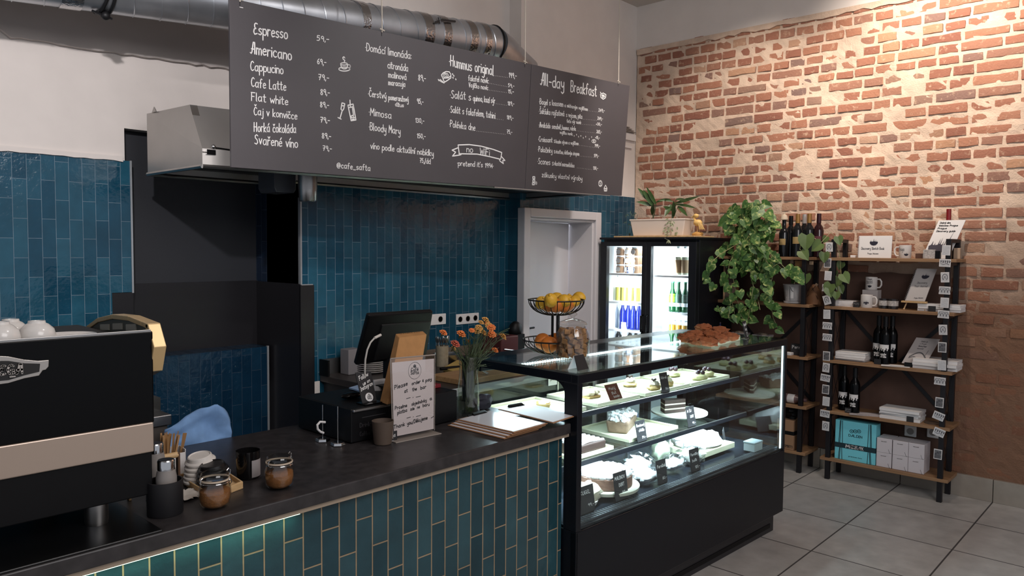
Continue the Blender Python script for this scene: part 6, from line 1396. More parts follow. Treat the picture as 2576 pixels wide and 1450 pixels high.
b = MB(); fn = lambda p, r: (p, -.001, r); write(b, 'Kimchi', (-.020, .036), (.030, .040), .014, .0012, fn); write(b, 'od 95,-', (-.032, .018), (.030, .020), .011, .001, fn); obj('chalk_lettering', b, CHALK, t2)
# bottles
pr = None
for k, u in enumerate((1538, 1556, 1571, 1586, 1603)):
    x = FX+.16; y = fy(u, 735, x)
    if pr is None: pr = bottle('lemonade_bottle', '', 'bottle', [(0, 0), (.028, 0), (.030, .004), (.030, .115), (.026, .135), (.013, .165), (.012, .205), (.014, .207), (.014, .215), (0, .215)], CLR, [('drink', [(0, .004), (.0285, .004), (.0285, .118), (0, .119)], LEMON), ('cap', [(.0145, .208), (.0145, .220), (0, .220)], FW_)], 0, 0, 0, ''); o = pr
    else: o = dup(pr, (0, 0, 0))
    o.location = (x, y, FL_[1]+.001); tag(o, 'clear bottle of yellow lemonade, %s from the door side on the second fridge shelf' % ['first', 'second', 'third', 'fourth', 'fifth'][k], 'bottle', 'lemonade bottles')
pr = None
for k, (u, dx) in enumerate(((1566, 0), (1580, .02), (1593, 0), (1607, .02))):
    x = FX+.16+dx; y = fy(u, 800, x)
    if pr is None: pr = bottle('water_bottle', '', 'bottle', [(0, 0), (.026, 0), (.028, .006), (.026, .06), (.029, .11), (.026, .15), (.013, .185), (.012, .215), (0, .215)], BLU, [('cap', [(.0135, .205), (.0135, .222), (0, .222)], FW_)], 0, 0, 0, ''); o = pr
    else: o = dup(pr, (0, 0, 0))
    o.location = (x, y, FL_[2]+.001); tag(o, 'dark blue bottle, %s from the left on the third fridge shelf' % ['first', 'second', 'third', 'fourth'][k], 'bottle', 'blue bottles')
for k, (u, dx) in enumerate(((1537, .02), (1549, .05))):
    x = FX+.16+dx; o = dup(pr, (x, fy(u, 800, x), FL_[2]+.001), 0, 'greyed bottle beside the blue ones, %s on the third fridge shelf' % ('at the hinge side' if k == 0 else 'second from the hinge'), 'grey bottles')
    for c in o.children:
        if c.data.materials[0] == BLU: c.data = c.data.copy(); c.data.materials[0] = mat('grey_glass', (110, 122, 140), .15)
for k in range(6):
    x = FX+.16; y = 3.745-.06*k
    o = dup(pr, (x, y, FL_[3]+.001-.03), 0, 'dark bottle in the row on the lowest visible fridge shelf', 'dark bottles on the lowest shelf'); o.scale = (1, 1, .62); o.location.z = FL_[3]+.001
    for c in o.children:
        if c.data.materials[0] == BLU: c.data = c.data.copy(); c.data.materials[0] = DKG
pr = None
for k, u in enumerate((1706, 1724)):
    x = FX+.15; y = fy(u, 670, x)
    if pr is None: pr = bottle('juice_bottle', '', 'bottle', [(0, 0), (.029, 0), (.031, .004), (.031, .15), (.014, .185), (.013, .23), (0, .23)], CLR, [('drink', [(0, .004), (.029, .004), (.029, .15), (0, .16)], mat('pale_drink', (214, 214, 186), .3)), ('paper_label', [(.0318, .02), (.0318, .125)], BRL), ('cap', [(.0145, .22), (.0145, .235), (0, .235)], FW_)], 0, 0, 0, ''); o = pr
    else: o = dup(pr, (0, 0, 0))
    o.location = (x, y, FRS[0]+.001); tag(o, 'clear bottle with a brown label, %s of the two on the top fridge shelf' % ['left', 'right'][k], 'bottle', 'brown label bottles')
pr = None
for k, u in enumerate((1692, 1707, 1724)):
    x = FX+.15; y = fy(u, 750, x)
    if pr is None: pr = bottle('beer_bottle', '', 'bottle', [(0, 0), (.027, 0), (.029, .004), (.029, .13), (.024, .155), (.0135, .19), (.0125, .245), (0, .245)], GRN, [('paper_label', [(.0295, .045), (.0295, .075)], FW_), ('neck_label', [(.0297, .08), (.0297, .125), (.026, .148)], GRNL), ('cap', [(.0145, .238), (.0145, .248), (0, .248)], mat('cap_green', (40, 110, 80), .4))], 0, 0, 0, ''); o = pr
    else: o = dup(pr, (0, 0, 0))
    if k > 0:
        for c in o.children:
            if c.data.materials[0] == GRNL: c.data = c.data.copy(); c.data.materials[0] = mat('label_dark', (30, 60, 50), .5)
    o.location = (x, y, FRS[1]+.001); tag(o, ['green bottle with a bright green label on the second fridge shelf', 'middle dark green bottle on the second fridge shelf', 'dark green bottle at the hinge side of the second fridge shelf'][k], 'bottle', 'green bottles')
pr = None
for k, u in enumerate((1692, 1708, 1723)):
    x = FX+.15; y = fy(u, 820, x)
    if pr is None: pr = bottle('amber_jar', '', 'bottle', [(0, 0), (.028, 0), (.030, .004), (.030, .12), (.024, .135), (.022, .15), (0, .15)], CLR, [('drink', [(0, .004), (.0285, .004), (.0285, .118), (0, .118)], AMB), ('paper_label', [(.0305, .01), (.0305, .065)], mat('label_black', (46, 42, 40), .6)), ('cap', [(.024, .148), (.024, .160), (0, .160)], FW_)], 0, 0, 0, ''); o = pr
    else: o = dup(pr, (0, 0, 0))
    o.location = (x, y, FRS[2]+.001); tag(o, 'amber jar with a dark label, %s of three on the third fridge shelf' % ['left', 'middle', 'right'][k], 'jar', 'amber jars')
# ---------------------------------------------------------------- on top of the fridge
ZF = FZ+.018
solo('wooden_board', MB().box(5.30, 5.62, 2.935, 3.70, ZF, ZF+.012), WOODC, 'thin wooden board lying on the fridge under the white planter', 'board', bev=.002)
pc = Vector((5.45, 3.325, ZF+.0125))
t = thing('white_planter', 'long white planter on the fridge holding leafy plants', 'planter', pc, RQ)
a, a2, d, d2, h = .235, .262, .065, .078, .135
b = MB(); b.hexa([(-a, -d, 0), (a, -d, 0), (a, d, 0), (-a, d, 0), (-a2, -d2, h), (a2, -d2, h), (a2, d2, h), (-a2, d2, h)]); obj('planter_wall', b, mat('planter_white', (222, 208, 196), .5), t, bev=.006)
b = MB(); 
for x0, x1, y0, y1 in ((-a2-.003, a2+.003, -d2-.003, -d2+.008), (-a2-.003, a2+.003, d2-.008, d2+.003), (-a2-.003, -a2+.008, -d2, d2), (a2-.008, a2+.003, -d2, d2)): b.box(x0, x1, y0, y1, h-.006, h+.006)
obj('planter_rim', b, bpy.data.materials['planter_white'], t, bev=.002)
obj('soil', MB().box(-a2+.008, a2-.008, -d2+.008, d2-.008, h-.01, h+.003), mat('soil', (52, 38, 30), .95, bump=.8), t)
LEAFD = mat('leaf_deep_green', (58, 84, 40), .42, noise_amt=.3, nscale=14); LEAFB = mat('leaf_pothos', (70, 104, 52), .45)
def blade(mb, base, tip, wd, sag, nrm, n=8):
    base, tip = Vector(base), Vector(tip); ax = tip-base; sd = ax.cross(nrm).normalized(); vs = []
    for k in range(n+1):
        u = k/n; c = base.lerp(tip, u)-Vector((0, 0, sag*u*u)); w = wd*math.sin(PI*min(1, .06+u*.94))**.8*(1-.25*u)
        if k == n: w = 0
        vs += [c-sd*w+nrm*w*.25, c, c+sd*w+nrm*w*.25]
    mb.add(vs, [(3*k+j, 3*k+j+1, 3*k+j+4, 3*k+j+3) for k in range(n) for j in (0, 1)])
nv = Vector((-1, -.3, .2)).normalized()
def plant(label, base_uv, leaves, wd):
    q = at(*base_uv, x=5.45); t = thing('potted_plant', label, 'plant', (q.x, q.y, pc.z+h)); bs, bl = MB(), MB()
    for (u0, v0, u1, v1, w, sg) in leaves:
        a, e = at(u0, v0, x=5.45), at(u1, v1, x=5.38); r = Vector((q.x, q.y, pc.z+h-.01)); bs.tube([r, r.lerp(a, .6)+Vector((.01, 0, .01)), a], .0022, 5); blade(bl, a, e+Vector((0, 0, sg)), w, sg, nv)
    obj('stem', bs, GREEN, t, True, world=True); obj('leaf', bl, LEAFD, t, True, world=True)
plant('broad-leaved plant with upright dark leaves at the tile side of the white planter', (1642, 553), [(1640, 510, 1604, 473, .022, 0), (1645, 520, 1618, 478, .026, 0), (1650, 515, 1626, 470, .018, 0), (1640, 540, 1645, 512, .022, 0), (1640, 518, 1600, 508, .018, .02), (1650, 510, 1690, 502, .012, .04)], .02)
plant('arching leafy plant in the middle of the white planter', (1690, 553), [(1695, 545, 1695, 505, .020, .0), (1688, 515, 1672, 545, .024, .0), (1698, 512, 1760, 494, .016, .0), (1700, 515, 1752, 525, .013, .03), (1705, 520, 1730, 545, .018, .03), (1694, 508, 1655, 505, .010, .03), (1690, 530, 1668, 520, .016, .02), (1700, 502, 1730, 505, .012, .02)], .02)
q = at(1690, 575, x=5.37)
b = MB(); rnn = random.Random(5)
b.tube([at(1690, 550, x=5.37), at(1686, 570, x=5.36), at(1680, 592, x=5.28), at(1672, 600, x=5.28), at(1683, 605, x=5.27)], .0016, 5)
for k in range(26):
    c = at(rnn.uniform(1674, 1704), rnn.uniform(552, 594), x=5.355+rnn.uniform(-.01, .005)); dv = Vector((rnn.uniform(-.3, .1), rnn.uniform(-1, 1), rnn.uniform(-1, .6))).normalized(); blade(b, c, c+dv*.028, .008, 0, nv, 4)
for dx in (-.7, 0, .7): c = at(1682, 604, x=5.27); blade(b, c, c+Vector((0, dx*.03, -.03)), .007, 0, nv, 4)
solo('trailing_plant', b, mat('leaf_silver', (142, 148, 116), .5), 'small silvery trailing plant hanging over the front of the white planter', 'plant', base=(5.36, q.y, pc.z+h))
b = MB()
for k in range(22):
    c = at(rnn.uniform(1576, 1606), rnn.uniform(530, 592), x=5.44); dv = Vector((rnn.uniform(-.3, .3), rnn.uniform(-1, 1), rnn.uniform(-1, .6))).normalized(); blade(b, c, c+dv*.03, .006, 0, nv, 4)
for u in (1582, 1592, 1600): b.tube([at(1600, 552, x=5.45), at(u+4, 540, x=5.44), at(u, 570, x=5.43), at(u-6, 590, x=5.43)], .0014, 4)
solo('trailing_vine', b, mat('leaf_dusky', (60, 82, 74), .6), 'wispy dark trailing vine hanging at the tile end of the white planter', 'plant', base=(5.44, at(1592, 552, x=5.44).y, pc.z+h))
# little bird skeleton figure
q = at(1755, 592, x=5.42)
t = thing('bird_figure', 'small golden bird skeleton figure standing on a stone on the fridge', 'figurine', (5.42, q.y, ZF))
GOLD = mat('bone_gold', (226, 186, 112), .5)
M0 = Matrix.Translation((5.42, q.y, ZF)) @ Matrix.Rotation(RQ, 4, 'Z')
b = MB(M0); b.ball((0, 0, .022), .042, 14, 9, (1.1, .8, .55), .3, 4, 2); obj('stone_base', b, mat('stone_gold', (188, 140, 74), .7, bump=.5), t, True, world=True)
b = MB(M0); b.ball((0, 0, .115), .034, 14, 10, (1.1, .8, .8), .1); b.tube([(-.02, 0, .13), (-.034, 0, .15), (-.026, 0, .165)], [.012, .009, .010], 8)
for k in range(6): b.tube([(.012+.007*k, -.02, .125-.004*k), (.022+.008*k, -.022, .085-.002*k), (.024+.009*k, -.02, .062)], .0028, 5)
for x in (-.006, .012): b.tube([(x, 0, .09), (x+.004, 0, .06), (x, 0, .044)], .0028, 6)
obj('skeleton', b, GOLD, t, True, world=True)
b = MB(M0); b.ball((-.018, 0, .172), .021, 14, 10, (1.15, .8, .8)); b.tube([(-.036, 0, .168), (-.062, 0, .158)], [.008, .0015], 8); obj('skull', b, GOLD, t, True, world=True)
b = MB(); c = at(1722, 592, x=5.38); vs = []
for j in range(6):
    for i in range(12): vs.append((5.30+.05*j, c.y+.09-.018*i, ZF+.0135+.012*abs(noise.noise(Vector((i*.5, j*.6, 3))))*(1 if 0 < i < 11 else .3)))
b.add(vs, [(j*12+i, j*12+i+1, j*12+i+13, j*12+i+12) for j in range(5) for i in range(11)])
# ================================================================== racks on the brick wall
RX0, RX1 = 5.675, 5.945
ZS = [1.655, 1.296, .897, .518, .163]
RACKM = mat('rack_metal', (26, 24, 28), .5, .3); RB = wood_mat('rack_board', (126, 94, 66), (158, 122, 88), 'Y', .6)
def rack(label, ya, yb):      # ya > yb
    t = thing('wall_rack', label, 'rack', ((RX0+RX1)/2, (ya+yb)/2, 0), 0, 'racks on the brick wall'); L = .032
    for x in (RX0, RX1-L):
        for y in (ya-L, yb): obj('post', MB().box(x, x+L, y, y+L, 0, 1.79), RACKM, t, world=True, bev=.002)
    for y in (ya-L, yb):
        b = MB(); b.box(RX0+L, RX1-L, y, y+L, 1.765, 1.79); obj('top_bar', b, RACKM, t, world=True)
        for z in ZS: obj('side_bar', MB().box(RX0+L, RX1-L, y+.006, y+L-.006, z-.045, z-.022), RACKM, t, world=True)
        b = MB()
        for z0, z1 in ((ZS[2], ZS[1]-.05), (ZS[3], ZS[2]-.05), (ZS[4], ZS[3]-.05)): b.tube([(RX0+L, y+L/2, z0), (RX1-L, y+L/2, z1)], .0022, 5); b.tube([(RX1-L, y+L/2, z0), (RX0+L, y+L/2, z1)], .0022, 5)
        obj('cross_wire', b, RACKM, t, world=True)
    for z in ZS: obj('shelf_board', MB().box(RX0-.006, RX1, yb-.035, ya+.035, z-.022, z), RB, t, world=True, bev=.002)
    ym = (ya+yb)/2
    b = MB()
    for y0, y1, z0, z1 in ((ya-.02, ym+.03, ZS[1]-.03, ZS[2]+.0), (ym-.03, yb+.02, ZS[2], ZS[1]-.03), (ya-.02, ym+.03, ZS[3], ZS[2]-.03), (yb+.02, ym-.03, ZS[3], ZS[2]-.03)):
        dv = Vector((0, y1-y0, z1-z0)).normalized(); nr = Vector((0, -dv.z, dv.y))*.013
        p0, p1 = Vector((RX1-.012, y0, z0)), Vector((RX1-.012, y1, z1)); b.slab([p0-nr, p1-nr, p1+nr, p0+nr], (.006, 0, 0))
    obj('diagonal_brace', b, RACKM, t, world=True); return t
rack('dark metal rack with wooden shelves half hidden behind the hanging plant', 2.998, 2.205)
rack('dark metal rack with wooden shelves of souvenirs, standing clear on the brick wall', 2.023, 1.242)
def ry(u, v, x=5.76): return at(u, v, x=x).y
def rt(name, label, cat, u, v, z, x=5.76, rz=0, grp=None): return thing(name, label, cat, (x, ry(u, v, x), z+.0005), RQ+rz, grp)
def skyline(mb, s, fn, x0=0, z0=0):    # dark blob with little spires
    pl = [(-1, .1), (-.9, -.35), (-.5, -.7), (0, -.8), (.5, -.68), (.9, -.3), (1, .12)] + [(.82, .2), (.78, .55), (.74, .2), (.55, .2), (.52, .9), (.48, .25), (.36, .25), (.33, .75), (.29, .25), (.12, .3), (.08, 1.1), (.03, .35), (-.04, .35), (-.09, .95), (-.15, .25), (-.4, .2), (-.44, .5), (-.5, .2), (-.66, .25), (-.72, .7), (-.8, .25)]
    mb.add([fn(x0+p*s, z0+q*s) for p, q in pl], [tuple(range(len(pl)))])
MUGW = mat('mug_white', (216, 210, 206), .25)
def mug(label, u, v, z, flip=1, txt=None, x=5.76, rz=0):
    t = rt('souvenir_mug', label, 'mug', u, v, z, x, rz, 'souvenir mugs')
    obj('mug_wall', MB().lathe([(0, 0), (.038, 0), (.040, .003), (.040, .092), (.037, .093), (.036, .088), (.036, .008), (0, .008)], 32), MUGW, t, True)
    b = MB(); b.tube([(flip*.038, 0, .078), (flip*.058, 0, .078), (flip*.068, 0, .062), (flip*.068, 0, .036), (flip*.058, 0, .018), (flip*.038, 0, .016)], .0058, 8); obj('handle', b, MUGW, t, True)
    fn = lambda p, q: (.0405*math.sin(p/.0405), -.0405*math.cos(p/.0405), q)
    b = MB(); skyline(b, .018 if not txt else .014, fn, .008 if not txt else (.018 if flip < 0 else .0), .038 if not txt else .028); obj('print', b, NAVY, t)
    if txt:
        b = MB()
        for s_, x0, x1, y, h in txt: write(b, s_, (x0, y), (x1, y+.003), h, .0011, fn)
        obj('print_lettering', b, GREYINK, t)
    return t
def booklet(name, label, cat, u, v, z, w, h, th, lean, x=5.76, rz=0, m=None, spiral=None, roll=0, grp=None):
    """upright sheet or book leaning back; returns thing and face mapper (local x, height)"""
    t = rt(name, label, cat, u, v, z, x, rz, grp); sy, cz = math.sin(lean), math.cos(lean)
    P = lambda p, q, o=0: Vector(((p+q*math.sin(roll)), q*cz*sy/cz if False else q*sy - o*cz, q*cz + o*sy*-1 + .0))
    b = MB(); q4 = [P(-w/2, 0), P(w/2, 0), P(w/2, h), P(-w/2, h)]; b.slab(q4, (0, th*cz, -th*sy if False else 0)); obj('cover', b, m or PAPER, t, bev=.001)
    if spiral:
        b = MB()
        for k in range(spiral): zz = h*(.05+.9*k/(spiral-1)); b.tube([P(-w/2+.006, zz, .001), P(-w/2-.004, zz, .006), P(-w/2-.010, zz, -.002), P(-w/2-.004, zz, -th-.004)], .0012, 5)
        obj('spiral_binding', b, STEEL, t, True)
    return t, (lambda p, q: P(p, q, .0012))
def pack(name, label, cat, u, v, z, w, d, h, m, x=5.76, rz=0, grp=None, bev=.002):
    t = rt(name, label, cat, u, v, z, x, rz, grp); obj('body', MB().box(-w/2, w/2, -d/2, d/2, 0, h), m, t, bev=bev); return t
def stack(name, lab, cat, u, v, z, n, w, d, th, grp, x=5.79, m=None, jit=.012, seed=1, names=None):
    rn = random.Random(seed); zz = z
    for k in range(n):
        hh = th*rn.uniform(.8, 1.3); pos = 'topmost' if k == n-1 else 'lowest' if k == 0 else ['', 'second from the bottom', 'third from the bottom', 'fourth from the bottom', 'fifth from the bottom', 'sixth from the bottom'][k]
        t = rt(name, '%s, %s' % (lab, pos), cat, u, v, zz, x+rn.uniform(-.5, .5)*jit, rn.uniform(-.08, .08), grp)
        o = obj('pages', MB().box(-w/2, w/2, -d/2, d/2, 0, hh), m or PAPER, t); obj('cover', MB().box(-w/2-.001, w/2+.001, -d/2-.001, d/2+.001, hh, hh+.0012), PAPER, t)
        zz += hh+.0018
    return zz
def tagcard(label, u, v, z, txt, x=5.69, w=.045, h=.038):
    t = rt('shelf_tag', label, 'tag', u, v, z, x, 0, 'small black shelf tags'); obj('tag_board', MB().box(-w/2, w/2, 0, .003, 0, h), DARK, t); obj('tag_foot', MB().box(-w/3, w/3, .003, .015, 0, .003), BLACK, t)
    if txt:
        b = MB(); fn = lambda p, q: (p, -.0008, q)
        for i, s_ in enumerate(txt): write(b, s_, (-w*.38, h*(.58-.36*i)), (w*.36, h*(.60-.36*i)), h*.26, .0008, fn)
        obj('tag_lettering', b, mat('tag_chalk', (150, 144, 142), .8) if 'tag_chalk' not in bpy.data.materials else bpy.data.materials['tag_chalk'], t)
# --- right rack, top shelf
t, f = booklet('sketch_book', 'white landscape sketch book with a spiral binding standing on the top souvenir shelf', 'book', 2199, 640, ZS[0], .225, .160, .012, .10, 5.74, spiral=14)
b = MB(); skyline(b, .028, f, -.008, .112); write(b, 'Discovery Sketch Book', (-.09, .060), (.065, .060), .018, .0010, f); obj('cover_print', b, NAVY, t)
b = MB(); write(b, 'Prague, Welcomes', (-.045, .027), (.028, .027), .010, .0008, f); obj('cover_lettering', b, GREYINK, t)
mug('white souvenir mug with handwritten print on the top shelf, handle to the left', 2277, 635, ZS[0], -1, (('Praga', -.034, .004, .050, .026),))
pack('white_eraser', 'two small white blocks beside the spiral of the sketch book', 'block', 2147, 640, ZS[0], .035, .03, .018, PAPER); pack('magnet_box', 'small box printed with a town drawing under the tall calendar on the top shelf', 'box', 2338, 645, ZS[0], .072, .03, .062, mat('print_grey', (176, 170, 166), .7, noise_amt=.35, nscale=90), 5.72); pack('brown_tin', 'small brown tin standing between the mug and the printed box', 'tin', 2313, 645, ZS[0], .045, .03, .036, mat('tin_brown', (86, 58, 44), .5))
pack('black_lantern', 'small black box frame beside the right front post on the top shelf', 'box', 2358, 645, ZS[0], .04, .03, .055, BLACK, 5.73); pack('card_pack', 'pale upright card pack at the right end of the top shelf', 'pack', 2408, 640, ZS[0], .04, .03, .075, mat('pack_beige', (176, 152, 130), .8), 5.86)
t, f = booklet('tall_calendar', 'tall white calendar leaning sideways on the top shelf, printed with spires', 'calendar', 2352, 645, ZS[0], .165, .275, .008, .25, 5.80, roll=.30)
b = MB(); skyline(b, .062, f, -.012, .085); b.add([f(.035, .13), f(.039, .13), f(.045, .20)], [(0, 1, 2)]); obj('cover_print', b, mat('ink_slate', (62, 58, 70), .7), t)
b = MB()
for i, (s_, x1) in enumerate((('Dobrý den,', -.0), ('Welcome Prague', .05), ('Prague', -.01), ('Discovery guide', .05))): write(b, s_, (-.065, .252-.020*i), (x1, .252-.020*i), .011, .0014, f)
obj('cover_lettering', b, INK, t)
t = rt('red_capsule_bottle', 'dark bottle with a red capsule behind the tall calendar', 'bottle', 2386, 560, ZS[0], 5.90)
obj('bottle_body', MB().lathe([(0, 0), (.036, 0), (.038, .004), (.038, .19), (.030, .22), (.015, .25), (.014, .30), (0, .30)], 24), DKG, t, True); obj('capsule', MB().lathe([(.0155, .262), (.0155, .345), (0, .345)], 20), mat('capsule_red', (120, 20, 24), .4), t, True)
# --- right rack, second shelf
z = ZS[1]
pack('mug_carton', 'white mug carton carrying a mug on the second souvenir shelf', 'box', 2192, 770, z, .105, .09, .125, mat('carton_white', (186, 178, 176), .6), 5.83)
mug('white souvenir mug standing on a white carton on the second shelf', 2192, 720, z+.126, 1, (('Prague', -.015, .015, .072, .010), ('souvenir', -.026, .020, .058, .008), ('collection', -.026, .020, .046, .008)), 5.83)
mug('white souvenir mug with a dark skyline at the front of the second shelf', 2180, 770, z, 1, None, 5.72)
stack('brochure', 'white brochure in the pile left on the second shelf', 'brochure', 2130, 770, z, 4, .14, .15, .009, 'brochures on the second shelf', seed=3)
tagcard('small black tag in front of the brochures on the second souvenir shelf', 2154, 778, z, ('Magnety',)); pack('small_card_box', 'small grey card box at the left post of the second souvenir shelf', 'box', 2102, 762, z, .035, .04, .045, mat('box_taupe', (120, 110, 108), .7), 5.80)
for u, s_, lb in ((2222, .9, 'left of the two printed glass tumblers on the second shelf'), (2246, 1, 'right of the two printed glass tumblers on the second shelf')):
    t = rt('printed_tumbler', lb, 'glass', u, 780, z, 5.73, 0, 'printed tumblers'); obj('tumbler', MB().lathe([(0, 0), (.034*s_, 0), (.036*s_, .07), (.033*s_, .07), (.031*s_, .006), (0, .006)], 24), mat('tumbler_dark', (40, 36, 36), .15) if 'tumbler_dark' not in bpy.data.materials else bpy.data.materials['tumbler_dark'], t, True); obj('print_band', MB().lathe([(.0352*s_, .022), (.0364*s_, .058)], 24), bpy.data.materials['print_grey'], t, True)
t = rt('small_easel', 'small pale wooden easel holding the tall notebook on the second shelf', 'easel', 2300, 785, z, 5.74)
b = MB(); b.tube([(-.06, -.03, .002), (-.02, .03, .16)], .005, 6); b.tube([(.075, -.03, .002), (.035, .03, .16)], .005, 6); b.tube([(.0, .11, .002), (.0, .03, .16)], .005, 6); obj('easel_leg', b, WOODC, t, True); obj('easel_ledge', MB().box(-.075, .085, -.045, -.012, .052, .064), WOODC, t, bev=.001)
t, f = booklet('tall_notebook', 'tall grey-white spiral notebook leaning on the wooden easel', 'notebook', 2300, 785, z+.065, .125, .235, .010, .30, 5.712, spiral=20, roll=.22, m=mat('cover_grey', (176, 170, 168), .6))
b = MB(); skyline(b, .024, f, .010, .180); obj('cover_print', b, NAVY, t)
b = MB(); write(b, 'Discovery', (-.025, .125), (.035, .128), .014, .0009, f); write(b, 'Your Journal', (-.035, .100), (.045, .103), .014, .0009, f); write(b, 'Prague, Welcomes', (-.01, .018), (.045, .022), .008, .0007, f); obj('cover_lettering', b, GREYINK, t)
stack('guide_book', 'white guide book lying right on the second shelf', 'book', 2368, 785, z, 3, .26, .15, .014, 'guide books on the second shelf', 5.78, seed=6)
tagcard('small black tag in front of the guide books on the second souvenir shelf', 2344, 788, z, (), 5.69)
# --- right rack, third shelf
z = ZS[2]
stack('paper_pad', 'white pad in the pile left on the third shelf', 'pad', 2147, 900, z, 4, .21, .15, .013, 'white pads on the third shelf', seed=8, jit=.03)
def wine(label, u, v, z, x, kind, name='wine_bottle', h=.31, grp='wine bottles'):
    t = rt(name, label, 'bottle', u, v, z, x, 0, grp); k = h/.31
    obj('bottle_body', MB().lathe([(0, .004), (.030, 0), (.0365, .004), (.037, .19*k), (.030, .215*k), (.016, .235*k), (.0145, .30*k), (.0155, .302*k), (.0155, .31*k), (0, .31*k)], 24), {'dark': DKG, 'red': mat('wine_red_glass', (36, 14, 18), .12) if 'wine_red_glass' not in bpy.data.materials else bpy.data.materials['wine_red_glass'], 'black': BLACKG}[kind[0]], t, True)
    cap = {'gold': (150, 112, 60), 'silver': (176, 172, 170), 'black': (16, 16, 18), 'wine': (50, 22, 30), 'none': None}[kind[1]]
    if cap: 
        nm = 'capsule_'+kind[1]; obj('capsule', MB().lathe([(.0172, .245*k), (.0162, .312*k), (0, .312*k)], 20), bpy.data.materials[nm] if nm in bpy.data.materials else mat(nm, cap, .35, .4), t, True)
    n = 10; R_ = .0376
    def lab(z0, z1, a, mm, nm='paper_label', drip=False):
        b = MB()
        for q in range(n):
            a0, a1 = -PI/2-a+2*a*q/n, -PI/2-a+2*a*(q+1)/n; zz = z0 + ((q*7 % 5)*.006 if drip else 0)
            b.add([(R_*math.cos(a0), R_*math.sin(a0), zz), (R_*math.cos(a1), R_*math.sin(a1), zz), (R_*math.cos(a1), R_*math.sin(a1), z1), (R_*math.cos(a0), R_*math.sin(a0), z1)], [(0, 1, 2, 3)])
        return obj(nm, b, mm, t)
    if kind[2] == 'tan': lab(.095*k, .145*k, .75, mat('label_tan', (164, 140, 92), .7) if 'label_tan' not in bpy.data.materials else bpy.data.materials['label_tan'])
    if kind[2] == 'mauve': lab(.12*k, .15*k, .9, mat('label_mauve', (92, 44, 54), .7) if 'label_mauve' not in bpy.data.materials else bpy.data.materials['label_mauve'])
    if kind[2] == 'drip':
        o = lab(.085*k, .130*k, .95, PAPER, drip=True)
        b = MB(); fn = lambda p, q: (R_*1.01*math.sin(p/R_), -R_*1.01*math.cos(p/R_), q)
        write(b, 'apple', (-.020, .062*k), (.018, .062*k), .016, .0014, fn); write(b, 'of Eden', (-.018, .046*k), (.018, .046*k), .016, .0014, fn); obj('label_lettering', b, PAPER, t)
    return t
wine('tall black bottle with a dripping white label, left of three on the third shelf', 2209, 890, z, 5.80, ('black', 'black', 'drip'), h=.34, grp='black bottles on the third shelf'); wine('tall black bottle with a dripping white label, middle of three on the third shelf', 2226, 890, z, 5.74, ('black', 'black', 'drip'), h=.34, grp='black bottles on the third shelf'); wine('tall black bottle with a dripping white label, right of three on the third shelf', 2243, 890, z, 5.82, ('black', 'black', 'drip'), h=.34, grp='black bottles on the third shelf')
tagcard('small black tag in front of the tall black bottles', 2207, 912, z, ())
t = rt('leaflet', 'white leaflet lying flat in front of the tall black bottles', 'leaflet', 2253, 915, z, 5.71, .25); obj('sheet', MB().box(-.09, .09, -.05, .05, 0, .002), PAPER, t); b = MB(); write(b, 'Discovery', (-.03, -.03), (.05, -.03), .012, .001, lambda p, q: (p, q, .0026)); obj('print_lettering', b, GREYINK, t)
t, f = booklet('leaning_leaflet', 'pale leaflet leaning on a black stand on the third shelf, with a bridge sketch', 'leaflet', 2298, 895, z+.02, .15, .20, .004, .45, 5.74, roll=.34, m=mat('leaflet_grey', (172, 164, 162), .7))
b = MB()
for i, s_ in enumerate(('Umění je', 'v Praze', 'Discovery Prague', 'souvenir')): write(b, s_, (-.03, .17-.018*i), (.01+.01*(i == 2), .17-.018*i), .010, .0009, f)
b.ribbon([(-.05+.1*k/12, .055+.035*math.sin(PI*k/12)) for k in range(13)], .004, f); b.ribbon([(-.05+.1*k/12, .045+.012*math.sin(PI*k/6)) for k in range(13)], .003, f); b.ribbon([(.04, .06), (.045, .11)], .0016, f)
obj('leaflet_print', b, GREYINK, t); obj('black_stand', MB().box(-.05, .05, -.02, .06, -.02, .0).box(-.05, .05, -.026, -.02, -.02, .012), BLACK, t)
stack('thick_book', 'thick white book piled right on the third shelf', 'book', 2358, 920, z, 3, .27, .17, .022, 'thick books on the third shelf', 5.79, seed=12, jit=.03)
# --- right rack, fourth shelf
z = ZS[3]
wine('dark bottle with a dripping white label, left of two on the fourth shelf', 2122, 1020, z, 5.78, ('black', 'black', 'drip'), h=.33, grp='bottles on the fourth shelf'); wine('dark bottle with a dripping white label, right of two on the fourth shelf', 2149, 1025, z, 5.73, ('black', 'black', 'drip'), h=.33, grp='bottles on the fourth shelf')
tagcard('small black tag with chalk writing in front of the two bottles on the fourth shelf', 2133, 1035, z, ('Wine', 'Praha'), 5.685)
t = rt('flat_leaflet', 'pale leaflet lying flat beside the two bottles on the fourth shelf', 'leaflet', 2178, 1043, z, 5.73, .35); obj('sheet', MB().box(-.11, .10, -.06, .06, 0, .003), mat('leaflet_pale', (176, 168, 170), .7), t); b = MB(); write(b, 'Discovery', (-.06, -.045), (.02, -.045), .012, .0011, lambda p, q: (p, q, .0036)); obj('print_lettering', b, INK, t)
stack('white_album', 'white album in the pile on the fourth shelf', 'album', 2270, 1045, z, 4, .26, .16, .014, 'white albums on the fourth shelf', 5.79, seed=15, jit=.04)
tagcard('small black tag in front of the white albums on the fourth shelf', 2289, 1060, z, (), 5.69)
t = rt('round_coaster', 'dark round coaster lying at the right end of the fourth shelf', 'coaster', 2345, 1068, z, 5.76); obj('disc', MB().lathe([(0, 0), (.05, 0), (.05, .006), (0, .006)], 28), mat('coaster_brown', (84, 66, 52), .7, noise_amt=.4, nscale=30), t, True)
